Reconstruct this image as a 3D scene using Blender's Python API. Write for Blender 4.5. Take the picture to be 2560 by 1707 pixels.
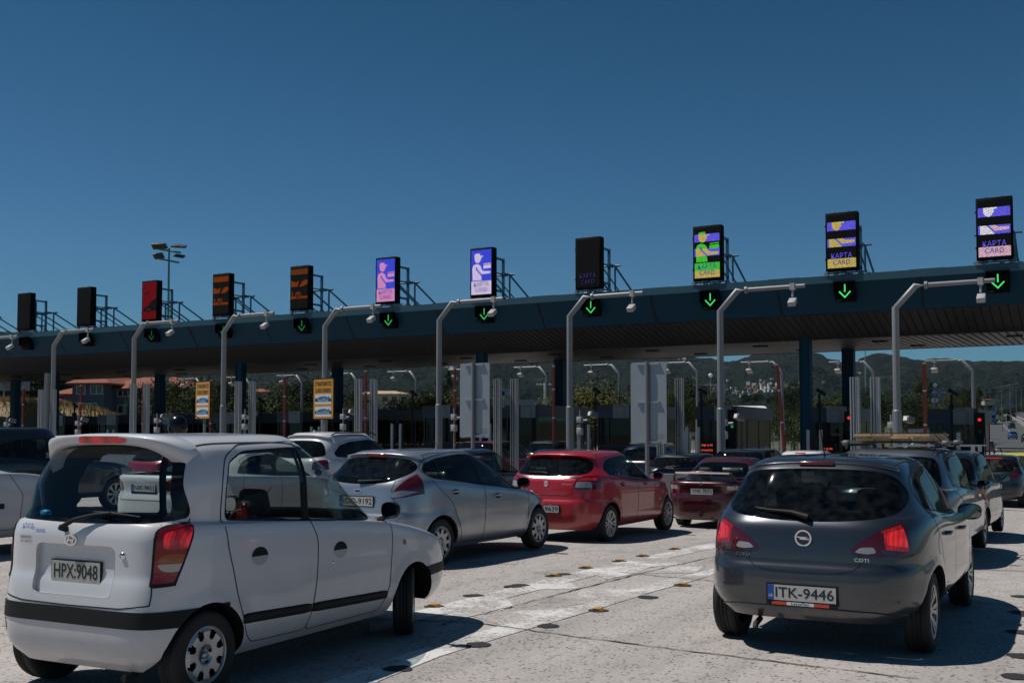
import bpy, bmesh, math, random
import numpy as np
from mathutils import Vector, Matrix
from mathutils.bvhtree import BVHTree
for _o in list(bpy.data.objects): bpy.data.objects.remove(_o)
SC = bpy.context.scene
COL = SC.collection
R = math.radians
rnd = random.Random(7)
HAZE = 0.000032

# ------------------------------------------------------------ camera, sky, sun, exposure
CAMH, YAW = 1.65, 29.0
PITCH = math.degrees(math.atan(118/2650.0))
cd = bpy.data.cameras.new('camera'); cam = bpy.data.objects.new('camera', cd); COL.objects.link(cam)
cd.sensor_width = 36.0; cd.lens = 36.0*2650/2560; cd.clip_start = 0.1; cd.clip_end = 12000
cd.shift_y = (967-853.5)/2560.0
cam.location = (0, 0, CAMH)
cam.rotation_euler = (R(90+PITCH), 0, R(YAW))
SC.camera = cam
SUN_AZ, SUN_EL = 247.0, 62.0           # azimuth clockwise from +Y, towards the sun
w = bpy.data.worlds.new('World'); SC.world = w; w.use_nodes = True
nt = w.node_tree; nt.nodes.clear()
_o = nt.nodes.new('ShaderNodeOutputWorld'); _b = nt.nodes.new('ShaderNodeBackground')
_s = nt.nodes.new('ShaderNodeTexSky'); _s.sky_type = 'NISHITA'; _s.sun_disc = False
_s.sun_elevation = R(SUN_EL); _s.sun_rotation = R(SUN_AZ)
_s.altitude = 300; _s.air_density = 1.0; _s.dust_density = 0.35; _s.ozone_density = 3.0
_b.inputs['Strength'].default_value = 0.055
_t = nt.nodes.new('ShaderNodeMix'); _t.data_type = 'RGBA'; _t.blend_type = 'MULTIPLY'; _t.inputs[0].default_value = 1; _t.inputs[7].default_value = (.62, .98, 1.22, 1)
_g = nt.nodes.new('ShaderNodeTexCoord'); _sz = nt.nodes.new('ShaderNodeSeparateXYZ'); nt.links.new(_g.outputs['Generated'], _sz.inputs[0])
_mr = nt.nodes.new('ShaderNodeMapRange'); _mr.inputs[1].default_value = .16; _mr.inputs[2].default_value = .42; nt.links.new(_sz.outputs[2], _mr.inputs[0])
_t0 = nt.nodes.new('ShaderNodeMix'); _t0.data_type = 'RGBA'; nt.links.new(_mr.outputs[0], _t0.inputs[0]); _t0.inputs[6].default_value = (.43, .87, 1.13, 1); _t0.inputs[7].default_value = (.165, .61, .79, 1); nt.links.new(_t0.outputs[2], _t.inputs[7])
nt.links.new(_s.outputs[0], _t.inputs[6]); nt.links.new(_t.outputs[2], _b.inputs[0]); nt.links.new(_b.outputs[0], _o.inputs[0])
sl = bpy.data.lights.new('sun', 'SUN'); sl.energy = 4.9; sl.angle = R(0.53); sl.color = (1.0, 0.955, 0.89)
sun = bpy.data.objects.new('sun', sl); COL.objects.link(sun)
_d = Vector((math.sin(R(SUN_AZ))*math.cos(R(SUN_EL)), math.cos(R(SUN_AZ))*math.cos(R(SUN_EL)), math.sin(R(SUN_EL))))
sun.rotation_euler = _d.to_track_quat('Z', 'Y').to_euler(); sun.location = (0, 0, 60)
SC.view_settings.view_transform = 'Standard'; SC.view_settings.look = 'None'
SC.view_settings.exposure = -0.22; SC.view_settings.gamma = 1.0

# ------------------------------------------------------------ materials
MATS = {}
def nodes_of(m):
    m.use_nodes = True
    return m.node_tree, m.node_tree.nodes['Principled BSDF']
def mat(name, col, rough=0.5, metal=0.0, coat=0.0, noise=0.0, nscale=8.0, bump=0.0, bscale=60.0, emit=None, estr=0.0, spec=0.5, aniso=None):
    if name in MATS: return MATS[name]
    m = bpy.data.materials.new(name); nt, p = nodes_of(m); L = nt.links
    p.inputs['Base Color'].default_value = (*col, 1); p.inputs['Roughness'].default_value = rough
    p.inputs['Metallic'].default_value = metal; p.inputs['Coat Weight'].default_value = coat
    p.inputs['Coat Roughness'].default_value = 0.04; p.inputs['Specular IOR Level'].default_value = spec
    if noise or bump:
        tc = nt.nodes.new('ShaderNodeTexCoord')
    if noise:
        n = nt.nodes.new('ShaderNodeTexNoise'); n.inputs['Scale'].default_value = nscale; n.inputs['Detail'].default_value = 6
        n.inputs['Roughness'].default_value = 0.65
        L.new(tc.outputs['Object'], n.inputs['Vector'])
        r = nt.nodes.new('ShaderNodeMapRange'); r.inputs[1].default_value = .3; r.inputs[2].default_value = .7
        r.inputs[3].default_value = 1-noise; r.inputs[4].default_value = 1+noise
        L.new(n.outputs['Fac'], r.inputs[0])
        v = nt.nodes.new('ShaderNodeVectorMath'); v.operation = 'SCALE'; v.inputs[0].default_value = col
        L.new(r.outputs[0], v.inputs['Scale']); L.new(v.outputs[0], p.inputs['Base Color'])
        r2 = nt.nodes.new('ShaderNodeMapRange'); r2.inputs[3].default_value = max(0.02, rough*(1-noise)); r2.inputs[4].default_value = min(1, rough*(1+noise))
        L.new(n.outputs['Fac'], r2.inputs[0]); L.new(r2.outputs[0], p.inputs['Roughness'])
    if bump:
        n = nt.nodes.new('ShaderNodeTexNoise'); n.inputs['Scale'].default_value = bscale; n.inputs['Detail'].default_value = 4
        L.new(tc.outputs['Object'], n.inputs['Vector'])
        b = nt.nodes.new('ShaderNodeBump'); b.inputs['Strength'].default_value = bump; b.inputs['Distance'].default_value = 0.02
        L.new(n.outputs['Fac'], b.inputs['Height']); L.new(b.outputs[0], p.inputs['Normal'])
    if emit:
        p.inputs['Emission Color'].default_value = (*emit, 1); p.inputs['Emission Strength'].default_value = estr
    MATS[name] = m
    return m
def paint(name, col, metal=0.0, dust=None):
    """car lacquer: coloured base, clear coat, a little road dust low down"""
    if dust is None: dust = .08 if max(col) > .2 else .02
    if name in MATS: return MATS[name]
    m = bpy.data.materials.new(name); nt, p = nodes_of(m); L = nt.links
    tc = nt.nodes.new('ShaderNodeTexCoord'); sx = nt.nodes.new('ShaderNodeSeparateXYZ'); L.new(tc.outputs['Object'], sx.inputs[0])
    n = nt.nodes.new('ShaderNodeTexNoise'); n.inputs['Scale'].default_value = 5; n.inputs['Detail'].default_value = 8; n.inputs['Roughness'].default_value = .7
    L.new(tc.outputs['Object'], n.inputs['Vector'])
    mr = nt.nodes.new('ShaderNodeMapRange'); mr.inputs[1].default_value = 0.75; mr.inputs[2].default_value = 0.15
    mr.inputs[3].default_value = 0.0; mr.inputs[4].default_value = 0.55 if max(col) > .2 else .22; L.new(sx.outputs[2], mr.inputs[0])
    mu = nt.nodes.new('ShaderNodeMath'); mu.operation = 'MULTIPLY'; L.new(mr.outputs[0], mu.inputs[0]); L.new(n.outputs['Fac'], mu.inputs[1])
    ad = nt.nodes.new('ShaderNodeMath'); ad.operation = 'MULTIPLY_ADD'; L.new(n.outputs['Fac'], ad.inputs[0]); ad.inputs[1].default_value = dust; L.new(mu.outputs[0], ad.inputs[2])
    mx = nt.nodes.new('ShaderNodeMix'); mx.data_type = 'RGBA'; L.new(ad.outputs[0], mx.inputs[0])
    mx.inputs[6].default_value = (*col, 1); mx.inputs[7].default_value = (0.19, 0.17, 0.15, 1)
    L.new(mx.outputs[2], p.inputs['Base Color'])
    p.inputs['Metallic'].default_value = metal
    rr = nt.nodes.new('ShaderNodeMapRange'); rr.inputs[3].default_value = 0.30 if metal else 0.38; rr.inputs[4].default_value = 0.8; L.new(ad.outputs[0], rr.inputs[0])
    L.new(rr.outputs[0], p.inputs['Roughness'])
    p.inputs['Coat Weight'].default_value = 0.9
    cr = nt.nodes.new('ShaderNodeMapRange'); cr.inputs[3].default_value = 0.03; cr.inputs[4].default_value = 0.35; L.new(ad.outputs[0], cr.inputs[0])
    L.new(cr.outputs[0], p.inputs['Coat Roughness'])
    MATS[name] = m
    return m
def glass(name, tint, refl=1.0, rough=0.028, dust=0.0):
    if name in MATS: return MATS[name]
    m = bpy.data.materials.new(name); m.use_nodes = True; nt = m.node_tree; nt.nodes.clear(); L = nt.links
    o = nt.nodes.new('ShaderNodeOutputMaterial'); t = nt.nodes.new('ShaderNodeBsdfTransparent'); g = nt.nodes.new('ShaderNodeBsdfGlossy')
    t.inputs[0].default_value = (*tint, 1); g.inputs[0].default_value = (refl, refl, refl, 1); g.inputs['Roughness'].default_value = rough
    f = nt.nodes.new('ShaderNodeFresnel'); ge = nt.nodes.new('ShaderNodeNewGeometry'); ii = nt.nodes.new('ShaderNodeMapRange'); ii.inputs[3].default_value = 1.5; ii.inputs[4].default_value = 1/1.5
    L.new(ge.outputs['Backfacing'], ii.inputs[0]); L.new(ii.outputs[0], f.inputs[0])       # thin sheet: same reflectance from either side
    x = nt.nodes.new('ShaderNodeMixShader'); fm = nt.nodes.new('ShaderNodeMath'); fm.operation = 'MULTIPLY'; fm.inputs[1].default_value = .65; L.new(f.outputs[0], fm.inputs[0]); L.new(fm.outputs[0], x.inputs[0]); L.new(t.outputs[0], x.inputs[1]); L.new(g.outputs[0], x.inputs[2])
    out = x
    if dust:
        d = nt.nodes.new('ShaderNodeBsdfDiffuse'); d.inputs[0].default_value = (.35, .34, .32, 1)
        tc = nt.nodes.new('ShaderNodeTexCoord'); n = nt.nodes.new('ShaderNodeTexNoise'); n.inputs['Scale'].default_value = 14; n.inputs['Detail'].default_value = 8
        L.new(tc.outputs['Object'], n.inputs['Vector'])
        mr = nt.nodes.new('ShaderNodeMapRange'); mr.inputs[1].default_value = .35; mr.inputs[2].default_value = .8; mr.inputs[4].default_value = dust; L.new(n.outputs['Fac'], mr.inputs[0])
        x2 = nt.nodes.new('ShaderNodeMixShader'); L.new(mr.outputs[0], x2.inputs[0]); L.new(x.outputs[0], x2.inputs[1]); L.new(d.outputs[0], x2.inputs[2]); out = x2
    L.new(out.outputs[0], o.inputs[0]); MATS[name] = m
    return m
M_BLACK = mat('black_plastic', (0.010, 0.010, 0.011), .6, spec=.25, noise=.2, nscale=20)
M_RUBBER = mat('tyre_rubber', (0.014, 0.014, 0.014), .78, noise=.3, nscale=30, bump=.3, bscale=80)
M_SEAM = mat('panel_gap', (0.004, 0.004, 0.004), .9)
M_LIN = mat('cabin_lining', (0.035, 0.036, 0.038), .9)
M_SEAT = mat('seat_fabric', (0.03, 0.031, 0.034), .95, noise=.3, nscale=40)
M_DASH = mat('dashboard_plastic', (0.03, 0.03, 0.032), .7)
M_CHROME = mat('chrome', (0.75, 0.75, 0.76), .12, metal=1)
M_ALLOY = mat('alloy_wheel', (0.42, 0.43, 0.44), .33, metal=.7, noise=.15, nscale=30)
M_GLASS = glass('window_glass', (.50, .56, .54))
M_TINT = glass('tinted_glass', (.13, .15, .15), dust=.03)
M_DARKG = glass('dark_glass', (.05, .055, .06), dust=.03)
M_RED = mat('red_lens', (0.075, 0.003, 0.006), .12, coat=.8)
def lens_lit(name, col, st, sc=16.0, lo=.15):
    """a lamp lens glowing unevenly through its ribbed reflector"""
    m = bpy.data.materials.new(name); nt, p = nodes_of(m); L = nt.links
    p.inputs['Base Color'].default_value = (*col, 1); p.inputs['Roughness'].default_value = .15; p.inputs['Coat Weight'].default_value = .6
    tc = nt.nodes.new('ShaderNodeTexCoord'); w = nt.nodes.new('ShaderNodeTexWave'); w.bands_direction = 'Y'; w.inputs['Scale'].default_value = sc; w.inputs['Distortion'].default_value = 1.5; L.new(tc.outputs['Object'], w.inputs['Vector'])
    n = nt.nodes.new('ShaderNodeTexNoise'); n.inputs['Scale'].default_value = 9; L.new(tc.outputs['Object'], n.inputs['Vector'])
    r = nt.nodes.new('ShaderNodeMapRange'); r.inputs[1].default_value = .35; r.inputs[2].default_value = .65; r.inputs[3].default_value = lo*st; r.inputs[4].default_value = st; L.new(n.outputs['Fac'], r.inputs[0])
    q = nt.nodes.new('ShaderNodeMath'); q.operation = 'MULTIPLY_ADD'; L.new(w.outputs['Fac'], q.inputs[0]); q.inputs[1].default_value = .45; q.inputs[2].default_value = .55
    k = nt.nodes.new('ShaderNodeMath'); k.operation = 'MULTIPLY'; L.new(q.outputs[0], k.inputs[0]); L.new(r.outputs[0], k.inputs[1])
    p.inputs['Emission Color'].default_value = (1, .03, .028, 1); L.new(k.outputs[0], p.inputs['Emission Strength']); MATS[name] = m; return m
M_REDLIT = lens_lit('red_lens_lit', (.2, .005, .008), .80, 10, .6)
M_REDDIM = lens_lit('red_lens_half_lit', (.08, .003, .005), .34, 26, .15)
M_REDMID = lens_lit('red_lens_mid_lit', (.12, .004, .006), .42, 14, .25)
M_CLEAR = mat('clear_lens', (0.34, 0.33, 0.33), .12, coat=.8, metal=.3)
M_SMOKE = mat('smoked_lens', (0.05, 0.035, 0.035), .12, coat=.8)
M_AMBER = mat('amber_lens', (0.30, 0.07, 0.01), .15, coat=.8)
M_MIRR = mat('mirror_glass', (0.30, .33, .35), .02, metal=1)
M_PLATE = mat('plate_white', (0.42, 0.42, 0.41), .45, noise=.08, nscale=30)
M_INK = mat('plate_black', (0.01, 0.01, 0.01), .5)
M_EU = mat('plate_blue', (0.01, 0.06, 0.32), .45)
M_WHITE = mat('sign_white', (0.6, 0.6, 0.6), .5)
M_GALV = mat('galvanised_steel', (0.20, 0.208, 0.218), .5, metal=.35, noise=.16, nscale=22)
M_ALU = mat('aluminium_profile', (0.36, 0.37, 0.38), .42, metal=.5, noise=.1, nscale=9)

# ------------------------------------------------------------ object helpers
def setp(o, label=None, cat=None, group=None, kind=None):
    for k, v in (('label', label), ('category', cat), ('group', group), ('kind', kind)):
        if v: o[k] = v
    return o
def empty(name, loc=(0, 0, 0), rz=0.0, **kw):
    o = bpy.data.objects.new(name, None); COL.objects.link(o); o.location = loc; o.rotation_euler = (0, 0, rz); o.empty_display_size = .2
    return setp(o, **kw)
def link_mesh(name, me, parent=None, mats=None, loc=None, rot=None, **kw):
    o = bpy.data.objects.new(name, me); COL.objects.link(o)
    if mats:
        if not me.materials:
            for m in mats: me.materials.append(m)
    if parent: o.parent = parent
    if loc: o.location = loc
    if rot: o.rotation_euler = rot
    return setp(o, **kw)
def copy_tree(o, parent=None):
    c = o.copy(); COL.objects.link(c); c.parent = parent
    for ch in o.children: copy_tree(ch, c)
    return c
class MB:
    """collects primitives, built as one mesh"""
    def __init__(s): s.v = []; s.f = []; s.m = []; s.sm = []
    def add(s, vs, fs, mi=0, smooth=False):
        b = len(s.v); s.v += [tuple(v) for v in vs]; s.f += [tuple(i+b for i in f) for f in fs]; s.m += [mi]*len(fs); s.sm += [smooth]*len(fs)
    def box(s, x0, x1, y0, y1, z0, z1, mi=0, M=None):
        vs = [Vector((x, y, z)) for z in (z0, z1) for y in (y0, y1) for x in (x0, x1)]
        if M: vs = [M @ v for v in vs]
        s.add(vs, [(0, 2, 3, 1), (4, 5, 7, 6), (0, 1, 5, 4), (2, 6, 7, 3), (0, 4, 6, 2), (1, 3, 7, 5)], mi); return s
    def rbox(s, x0, x1, y0, y1, z0, z1, r=.01, mi=0, M=None, seg=2):
        bm = bmesh.new(); bmesh.ops.create_cube(bm, size=1)
        for v in bm.verts: v.co = Vector(((x0+x1)/2+v.co.x*(x1-x0), (y0+y1)/2+v.co.y*(y1-y0), (z0+z1)/2+v.co.z*(z1-z0)))
        bmesh.ops.bevel(bm, geom=bm.edges[:], offset=r, segments=seg, affect='EDGES', profile=.5)
        bm.verts.ensure_lookup_table()
        vs = [(M @ v.co if M else v.co.copy()) for v in bm.verts]; fs = [[v.index for v in f.verts] for f in bm.faces]; bm.free()
        s.add(vs, fs, mi, True); return s
    def tube(s, pts, r, n=8, mi=0, cap=True):
        pts = [Vector(p) for p in pts]; rr = r if isinstance(r, (list, tuple)) else [r]*len(pts)
        rings = []; up = None
        for i, p in enumerate(pts):
            t = (pts[min(i+1, len(pts)-1)]-pts[max(i-1, 0)]).normalized()
            if up is None: up = Vector((0, 0, 1)) if abs(t.z) < .9 else Vector((1, 0, 0))
            a = t.cross(up).normalized(); b = t.cross(a).normalized(); up = -b if False else up
            rings.append([p+(a*math.cos(2*math.pi*k/n)+b*math.sin(2*math.pi*k/n))*rr[i] for k in range(n)])
        vs = [v for rg in rings for v in rg]; fs = []
        for i in range(len(pts)-1):
            for k in range(n): fs.append((i*n+k, i*n+(k+1) % n, (i+1)*n+(k+1) % n, (i+1)*n+k))
        s.add(vs, fs, mi, True)
        if cap: s.add(rings[0], [tuple(range(n))[::-1]], mi); s.add(rings[-1], [tuple(range(n))], mi)
        return s
    def bar(s, a, b, w, h, mi=0):
        """square tube between two points"""
        a = Vector(a); b = Vector(b); t = (b-a).normalized(); up = Vector((0, 0, 1)) if abs(t.z) < .95 else Vector((0, 1, 0))
        x = t.cross(up).normalized()*w/2; y = x.cross(t).normalized()*h/2
        vs = [p+sx*x+sy*y for p in (a, b) for sx, sy in ((-1, -1), (1, -1), (1, 1), (-1, 1))]
        s.add(vs, [(0, 1, 2, 3)[::-1], (4, 5, 6, 7), (0, 1, 5, 4), (1, 2, 6, 5), (2, 3, 7, 6), (3, 0, 4, 7)], mi); return s
    def prism(s, poly, d0, d1, axis='y', mi=0, M=None):
        n = len(poly)
        def P(a, b, d): return Vector({'y': (a, d, b), 'x': (d, a, b), 'z': (a, b, d)}[axis])
        vs = [P(a, b, d0) for a, b in poly]+[P(a, b, d1) for a, b in poly]
        if M: vs = [M @ v for v in vs]
        fs = [tuple(range(n)), tuple(range(n, 2*n))[::-1]]+[(i, n+i, n+(i+1) % n, (i+1) % n) for i in range(n)]
        s.add(vs, fs, mi); return s
    def lathe(s, prof, n=24, axis='y', c=(0, 0, 0), mi=0, smooth=True):
        vs = []; c = Vector(c)
        for r, h in prof:
            for k in range(n):
                a = 2*math.pi*k/n; q = (r*math.cos(a), r*math.sin(a))
                vs.append(c+Vector({'y': (q[0], h, q[1]), 'z': (q[0], q[1], h), 'x': (h, q[0], q[1])}[axis]))
        fs = [(i*n+k, i*n+(k+1) % n, (i+1)*n+(k+1) % n, (i+1)*n+k) for i in range(len(prof)-1) for k in range(n)]
        s.add(vs, fs, mi, smooth); return s
    def mesh(s, name, fix=True):
        me = bpy.data.meshes.new(name); me.from_pydata(s.v, [], s.f)
        me.polygons.foreach_set('material_index', s.m); me.polygons.foreach_set('use_smooth', s.sm)
        if fix:
            bm = bmesh.new(); bm.from_mesh(me); bmesh.ops.recalc_face_normals(bm, faces=bm.faces[:]); bm.to_mesh(me); bm.free()
        me.update()
        return me
    def build(s, name, mats, parent=None, loc=None, rot=None, fix=True, **kw):
        return link_mesh(name, s.mesh(name, fix), parent, mats if isinstance(mats, (list, tuple)) else [mats], loc, rot, **kw)
_tc = {}
def text_mesh(txt, size, depth=.0, sx=1.0, bold=0.0):
    """flat lettering in the XY plane, centred"""
    k = (txt, size, depth, sx, bold)
    if k in _tc: return _tc[k]
    cu = bpy.data.curves.new('lettering', 'FONT'); cu.body = txt; cu.size = size; cu.align_x = 'CENTER'; cu.align_y = 'CENTER'; cu.extrude = depth; cu.offset = bold
    cu.resolution_u = 3
    ob = bpy.data.objects.new('lettering', cu); COL.objects.link(ob)
    dg = bpy.context.evaluated_depsgraph_get(); dg.update()
    me = bpy.data.meshes.new_from_object(ob.evaluated_get(dg)); bpy.data.objects.remove(ob); bpy.data.curves.remove(cu)
    me.materials.clear()
    if sx != 1.0: me.transform(Matrix.Diagonal((sx, 1, 1, 1)))
    me.name = 'lettering'; _tc[k] = me
    return me
def lettering(name, txt, size, m, parent, M, sx=1.0, bold=0.0, width=None, depth=0.0):
    me = text_mesh(txt, size, depth).copy()
    if width:
        xs = [v.co.x for v in me.vertices]; me.transform(Matrix.Translation((-(max(xs)+min(xs))/2, 0, 0))); sx = width/(max(xs)-min(xs))
    if sx != 1.0: me.transform(Matrix.Diagonal((sx, 1, 1, 1)))
    if bold:
        src = bmesh.new(); src.from_mesh(me); out = bmesh.new(); out.from_mesh(me)
        for i, (dx, dy) in enumerate(((bold, 0), (-bold, 0), (0, bold), (0, -bold))):
            c = src.copy(); bmesh.ops.translate(c, verts=c.verts[:], vec=(dx, dy, .0001*(i+1))); tmp = bpy.data.meshes.new('tmp'); c.to_mesh(tmp); c.free(); out.from_mesh(tmp); bpy.data.meshes.remove(tmp)
        out.to_mesh(me); out.free(); src.free()
    me.transform(M)
    return link_mesh(name, me, parent, [m])
def frame_matrix(loc, right, up):
    right = Vector(right).normalized(); up = Vector(up); up = (up-right*up.dot(right)).normalized(); n = right.cross(up)
    return Matrix(((right.x, up.x, n.x, loc[0]), (right.y, up.y, n.y, loc[1]), (right.z, up.z, n.z, loc[2]), (0, 0, 0, 1)))
# ------------------------------------------------------------ the lie of the ground
_GX = [-70, -40, -30, -20, -15, -10, -5, 0, 12]; _GZ = [-.25, -.15, .08, -.03, -.17, -.29, -.40, -.5, -.6]
def gz(x, y):
    t = min(1, max(0, (y-10)/21.0)); t = t*t*(3-2*t)
    return float(np.interp(x, _GX, _GZ))*t

# ------------------------------------------------------------ car bodies: lofted plan loops, cut into panels
def pchip_t(X, Y):
    n = len(X); h = np.diff(X)[:, None]; d = np.diff(Y, axis=0)/h; m = np.zeros_like(Y)
    m[0] = d[0]; m[-1] = d[-1]
    for i in range(1, n-1):
        w1 = 2*h[i]+h[i-1]; w2 = h[i]+2*h[i-1]
        same = (d[i-1]*d[i]) > 0
        with np.errstate(divide='ignore', invalid='ignore'):
            v = (w1+w2)/(w1/d[i-1]+w2/d[i])
        m[i] = np.where(same, v, 0)
    return m, d
def half_loop(k, na, nb):
    xr, xf, w = k['xr'], k['xf'], k['w']; xm = k.get('xm', (xr+xf)/2); out = []
    def quarter(xe, n, q, cnt1, cnt2, flip):
        ph = np.linspace(0, np.pi/2, 600); ph = np.concatenate([[0], np.geomspace(1e-6, .02, 60), ph[8:-8], np.pi/2-np.geomspace(.02, 1e-6, 60), [np.pi/2]])
        c = np.cos(ph).clip(0); s = np.sin(ph).clip(0)
        x = xm+(xe-xm)*c**(2/n); y = w*s**(2/q)
        i = np.argmin(np.abs(ph-np.pi/4)); res = []
        for a, b, cnt in ((0, i+1, cnt1), (i, len(ph), cnt2)):
            px, py = x[a:b], y[a:b]; s_ = np.concatenate([[0], np.cumsum(np.hypot(np.diff(px), np.diff(py)))])
            t = np.linspace(0, s_[-1], cnt+1); res.append((np.interp(t, s_, px), np.interp(t, s_, py)))
        X = np.concatenate([res[0][0][:-1], res[1][0]]); Y = np.concatenate([res[0][1][:-1], res[1][1]])
        return X, Y
    nr = k.get('nr', 4.5); nf = k.get('nf', 3.5)
    X1, Y1 = quarter(xr, nr, k.get('qr', nr), na, nb, False); X2, Y2 = quarter(xf, nf, k.get('qf', nf), na, nb, True)
    X = np.concatenate([X1[:-1], X2[::-1]]); Y = np.concatenate([Y1[:-1], Y2[::-1]])
    zx = [p[0] for p in k['z']]; zz = [p[1] for p in k['z']]
    if len(zx) > 2:
        from math import isclose
        xs = np.array(zx, float); m, _ = pchip_t(xs, np.array(zz, float)[:, None]); m = m[:, 0]
        i = np.clip(np.searchsorted(xs, X)-1, 0, len(xs)-2); h = xs[i+1]-xs[i]; t = ((X-xs[i])/h).clip(0, 1); zv = np.array(zz, float)
        Z = zv[i]*(2*t**3-3*t**2+1)+h*m[i]*(t**3-2*t**2+t)+zv[i+1]*(-2*t**3+3*t**2)+h*m[i+1]*(t**3-t**2)
    else: Z = np.interp(X, zx, zz)
    Z = Z - k.get('crown', 0)*(Y/max(w, .01))**2
    return np.stack([X, Y, Z], 1)
def body_bm(keys, na=12, nb=26, dens=.05):
    loops = np.array([half_loop(k, na, nb) for k in keys])       # K x N x 3
    K, N, _ = loops.shape
    X = np.arange(K, dtype=float)
    flat = loops.reshape(K, -1); mt, d = pchip_t(X, flat)
    ml = mt.copy(); mr = mt.copy()
    for i, k in enumerate(keys):
        s = k.get('crease', 0)
        if s and 0 < i < K-1: ml[i] = mt[i]*(1-s)+d[i-1]*s; mr[i] = mt[i]*(1-s)+d[i]*s
    rows = []
    for i in range(K-1):
        seg = np.linalg.norm(loops[i+1]-loops[i], axis=1); cnt = max(1, int(math.ceil(np.percentile(seg, 80)/dens)))
        for j in range(cnt):
            t = j/cnt
            rows.append(flat[i]*(2*t**3-3*t**2+1)+mr[i]*(t**3-2*t**2+t)+flat[i+1]*(-2*t**3+3*t**2)+ml[i+1]*(t**3-t**2))
    rows.append(flat[-1]); G = np.array(rows).reshape(len(rows), N, 3)
    bm = bmesh.new(); V = []
    for r in G:
        right = [bm.verts.new((p[0], -abs(p[1]), p[2])) for p in r]
        left = [None]*N
        for i in range(1, N-1): left[i] = bm.verts.new((r[i][0], abs(r[i][1]), r[i][2]))
        V.append(right+[left[i] for i in range(N-2, 0, -1)])
    n = len(V[0])
    for a in range(len(V)-1):
        for b in range(n):
            bm.faces.new((V[a][b], V[a][(b+1) % n], V[a+1][(b+1) % n], V[a+1][b]))
    top = V[-1]
    for i in range(1, N-1):
        l0 = top[n-i] if i > 0 else top[0]
        a = top[i]; b = top[i+1] if i+1 <= N-1 else None; c = top[(n-i-1) % n]; 
        if i+1 < N-1: bm.faces.new((a, b, top[n-i-1], top[n-i]))
    bm.faces.new((top[0], top[1], top[n-1])); bm.faces.new((top[N-2], top[N-1], top[N]))
    for f in bm.faces: f.smooth = True
    bm.normal_update()
    # orient outward
    f = max(bm.faces, key=lambda f: f.calc_center_median().z)
    if f.normal.z < 0:
        bmesh.ops.reverse_faces(bm, faces=bm.faces[:]); bm.normal_update()
    return bm
def fillet(poly, r, seg=4):
    out = []; n = len(poly)
    for i in range(n):
        p0 = Vector(poly[i-1]); p = Vector(poly[i][:2]); p1 = Vector(poly[(i+1) % n]); rr = r[i] if isinstance(r, (list, tuple)) else r
        a = p0.xy-p if len(p0) > 2 else p0-p; b = p1-p
        q = min(rr, a.length*.45, b.length*.45)
        if q < 1e-4: out.append(tuple(p)); continue
        A = p+a.normalized()*q; B = p+b.normalized()*q
        for k in range(seg+1):
            t = k/seg; out.append(tuple(A*(1-t)**2+p*2*t*(1-t)+B*t*t))
    return out
def circ(cx, cz, r, n=28, a0=0, a1=360): return [(cx+r*math.cos(R(a0+(a1-a0)*i/(n if a1-a0 == 360 else n-1))), cz+r*math.sin(R(a0+(a1-a0)*i/(n if a1-a0 == 360 else n-1)))) for i in range(n)]
def smoothpoly(poly, it=2):
    for _ in range(it):
        n = len(poly); q = []
        for i in range(n):
            a, b = poly[i], poly[(i+1) % n]; q += [(a[0]*.75+b[0]*.25, a[1]*.75+b[1]*.25), (a[0]*.25+b[0]*.75, a[1]*.25+b[1]*.75)]
        poly = q
    return poly
def inpoly(P, x, y):
    c = False; n = len(P); j = n-1
    for i in range(n):
        xi, yi = P[i]; xj, yj = P[j]
        if (yi > y) != (yj > y) and x < (xj-xi)*(y-yi)/(yj-yi)+xi: c = not c
        j = i
    return c
def proj_axes(pj):
    # returns (u axis, v axis, direction) for 'side','rear','front' or an azimuth in degrees of an oblique rear view
    if pj == 'side': return Vector((1, 0, 0)), Vector((0, 0, 1)), Vector((0, 1, 0))
    if pj in ('rear', 'front'): return Vector((0, 1, 0)), Vector((0, 0, 1)), Vector((1, 0, 0))
    if pj == 'top': return Vector((1, 0, 0)), Vector((0, 1, 0)), Vector((0, 0, 1))
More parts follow.
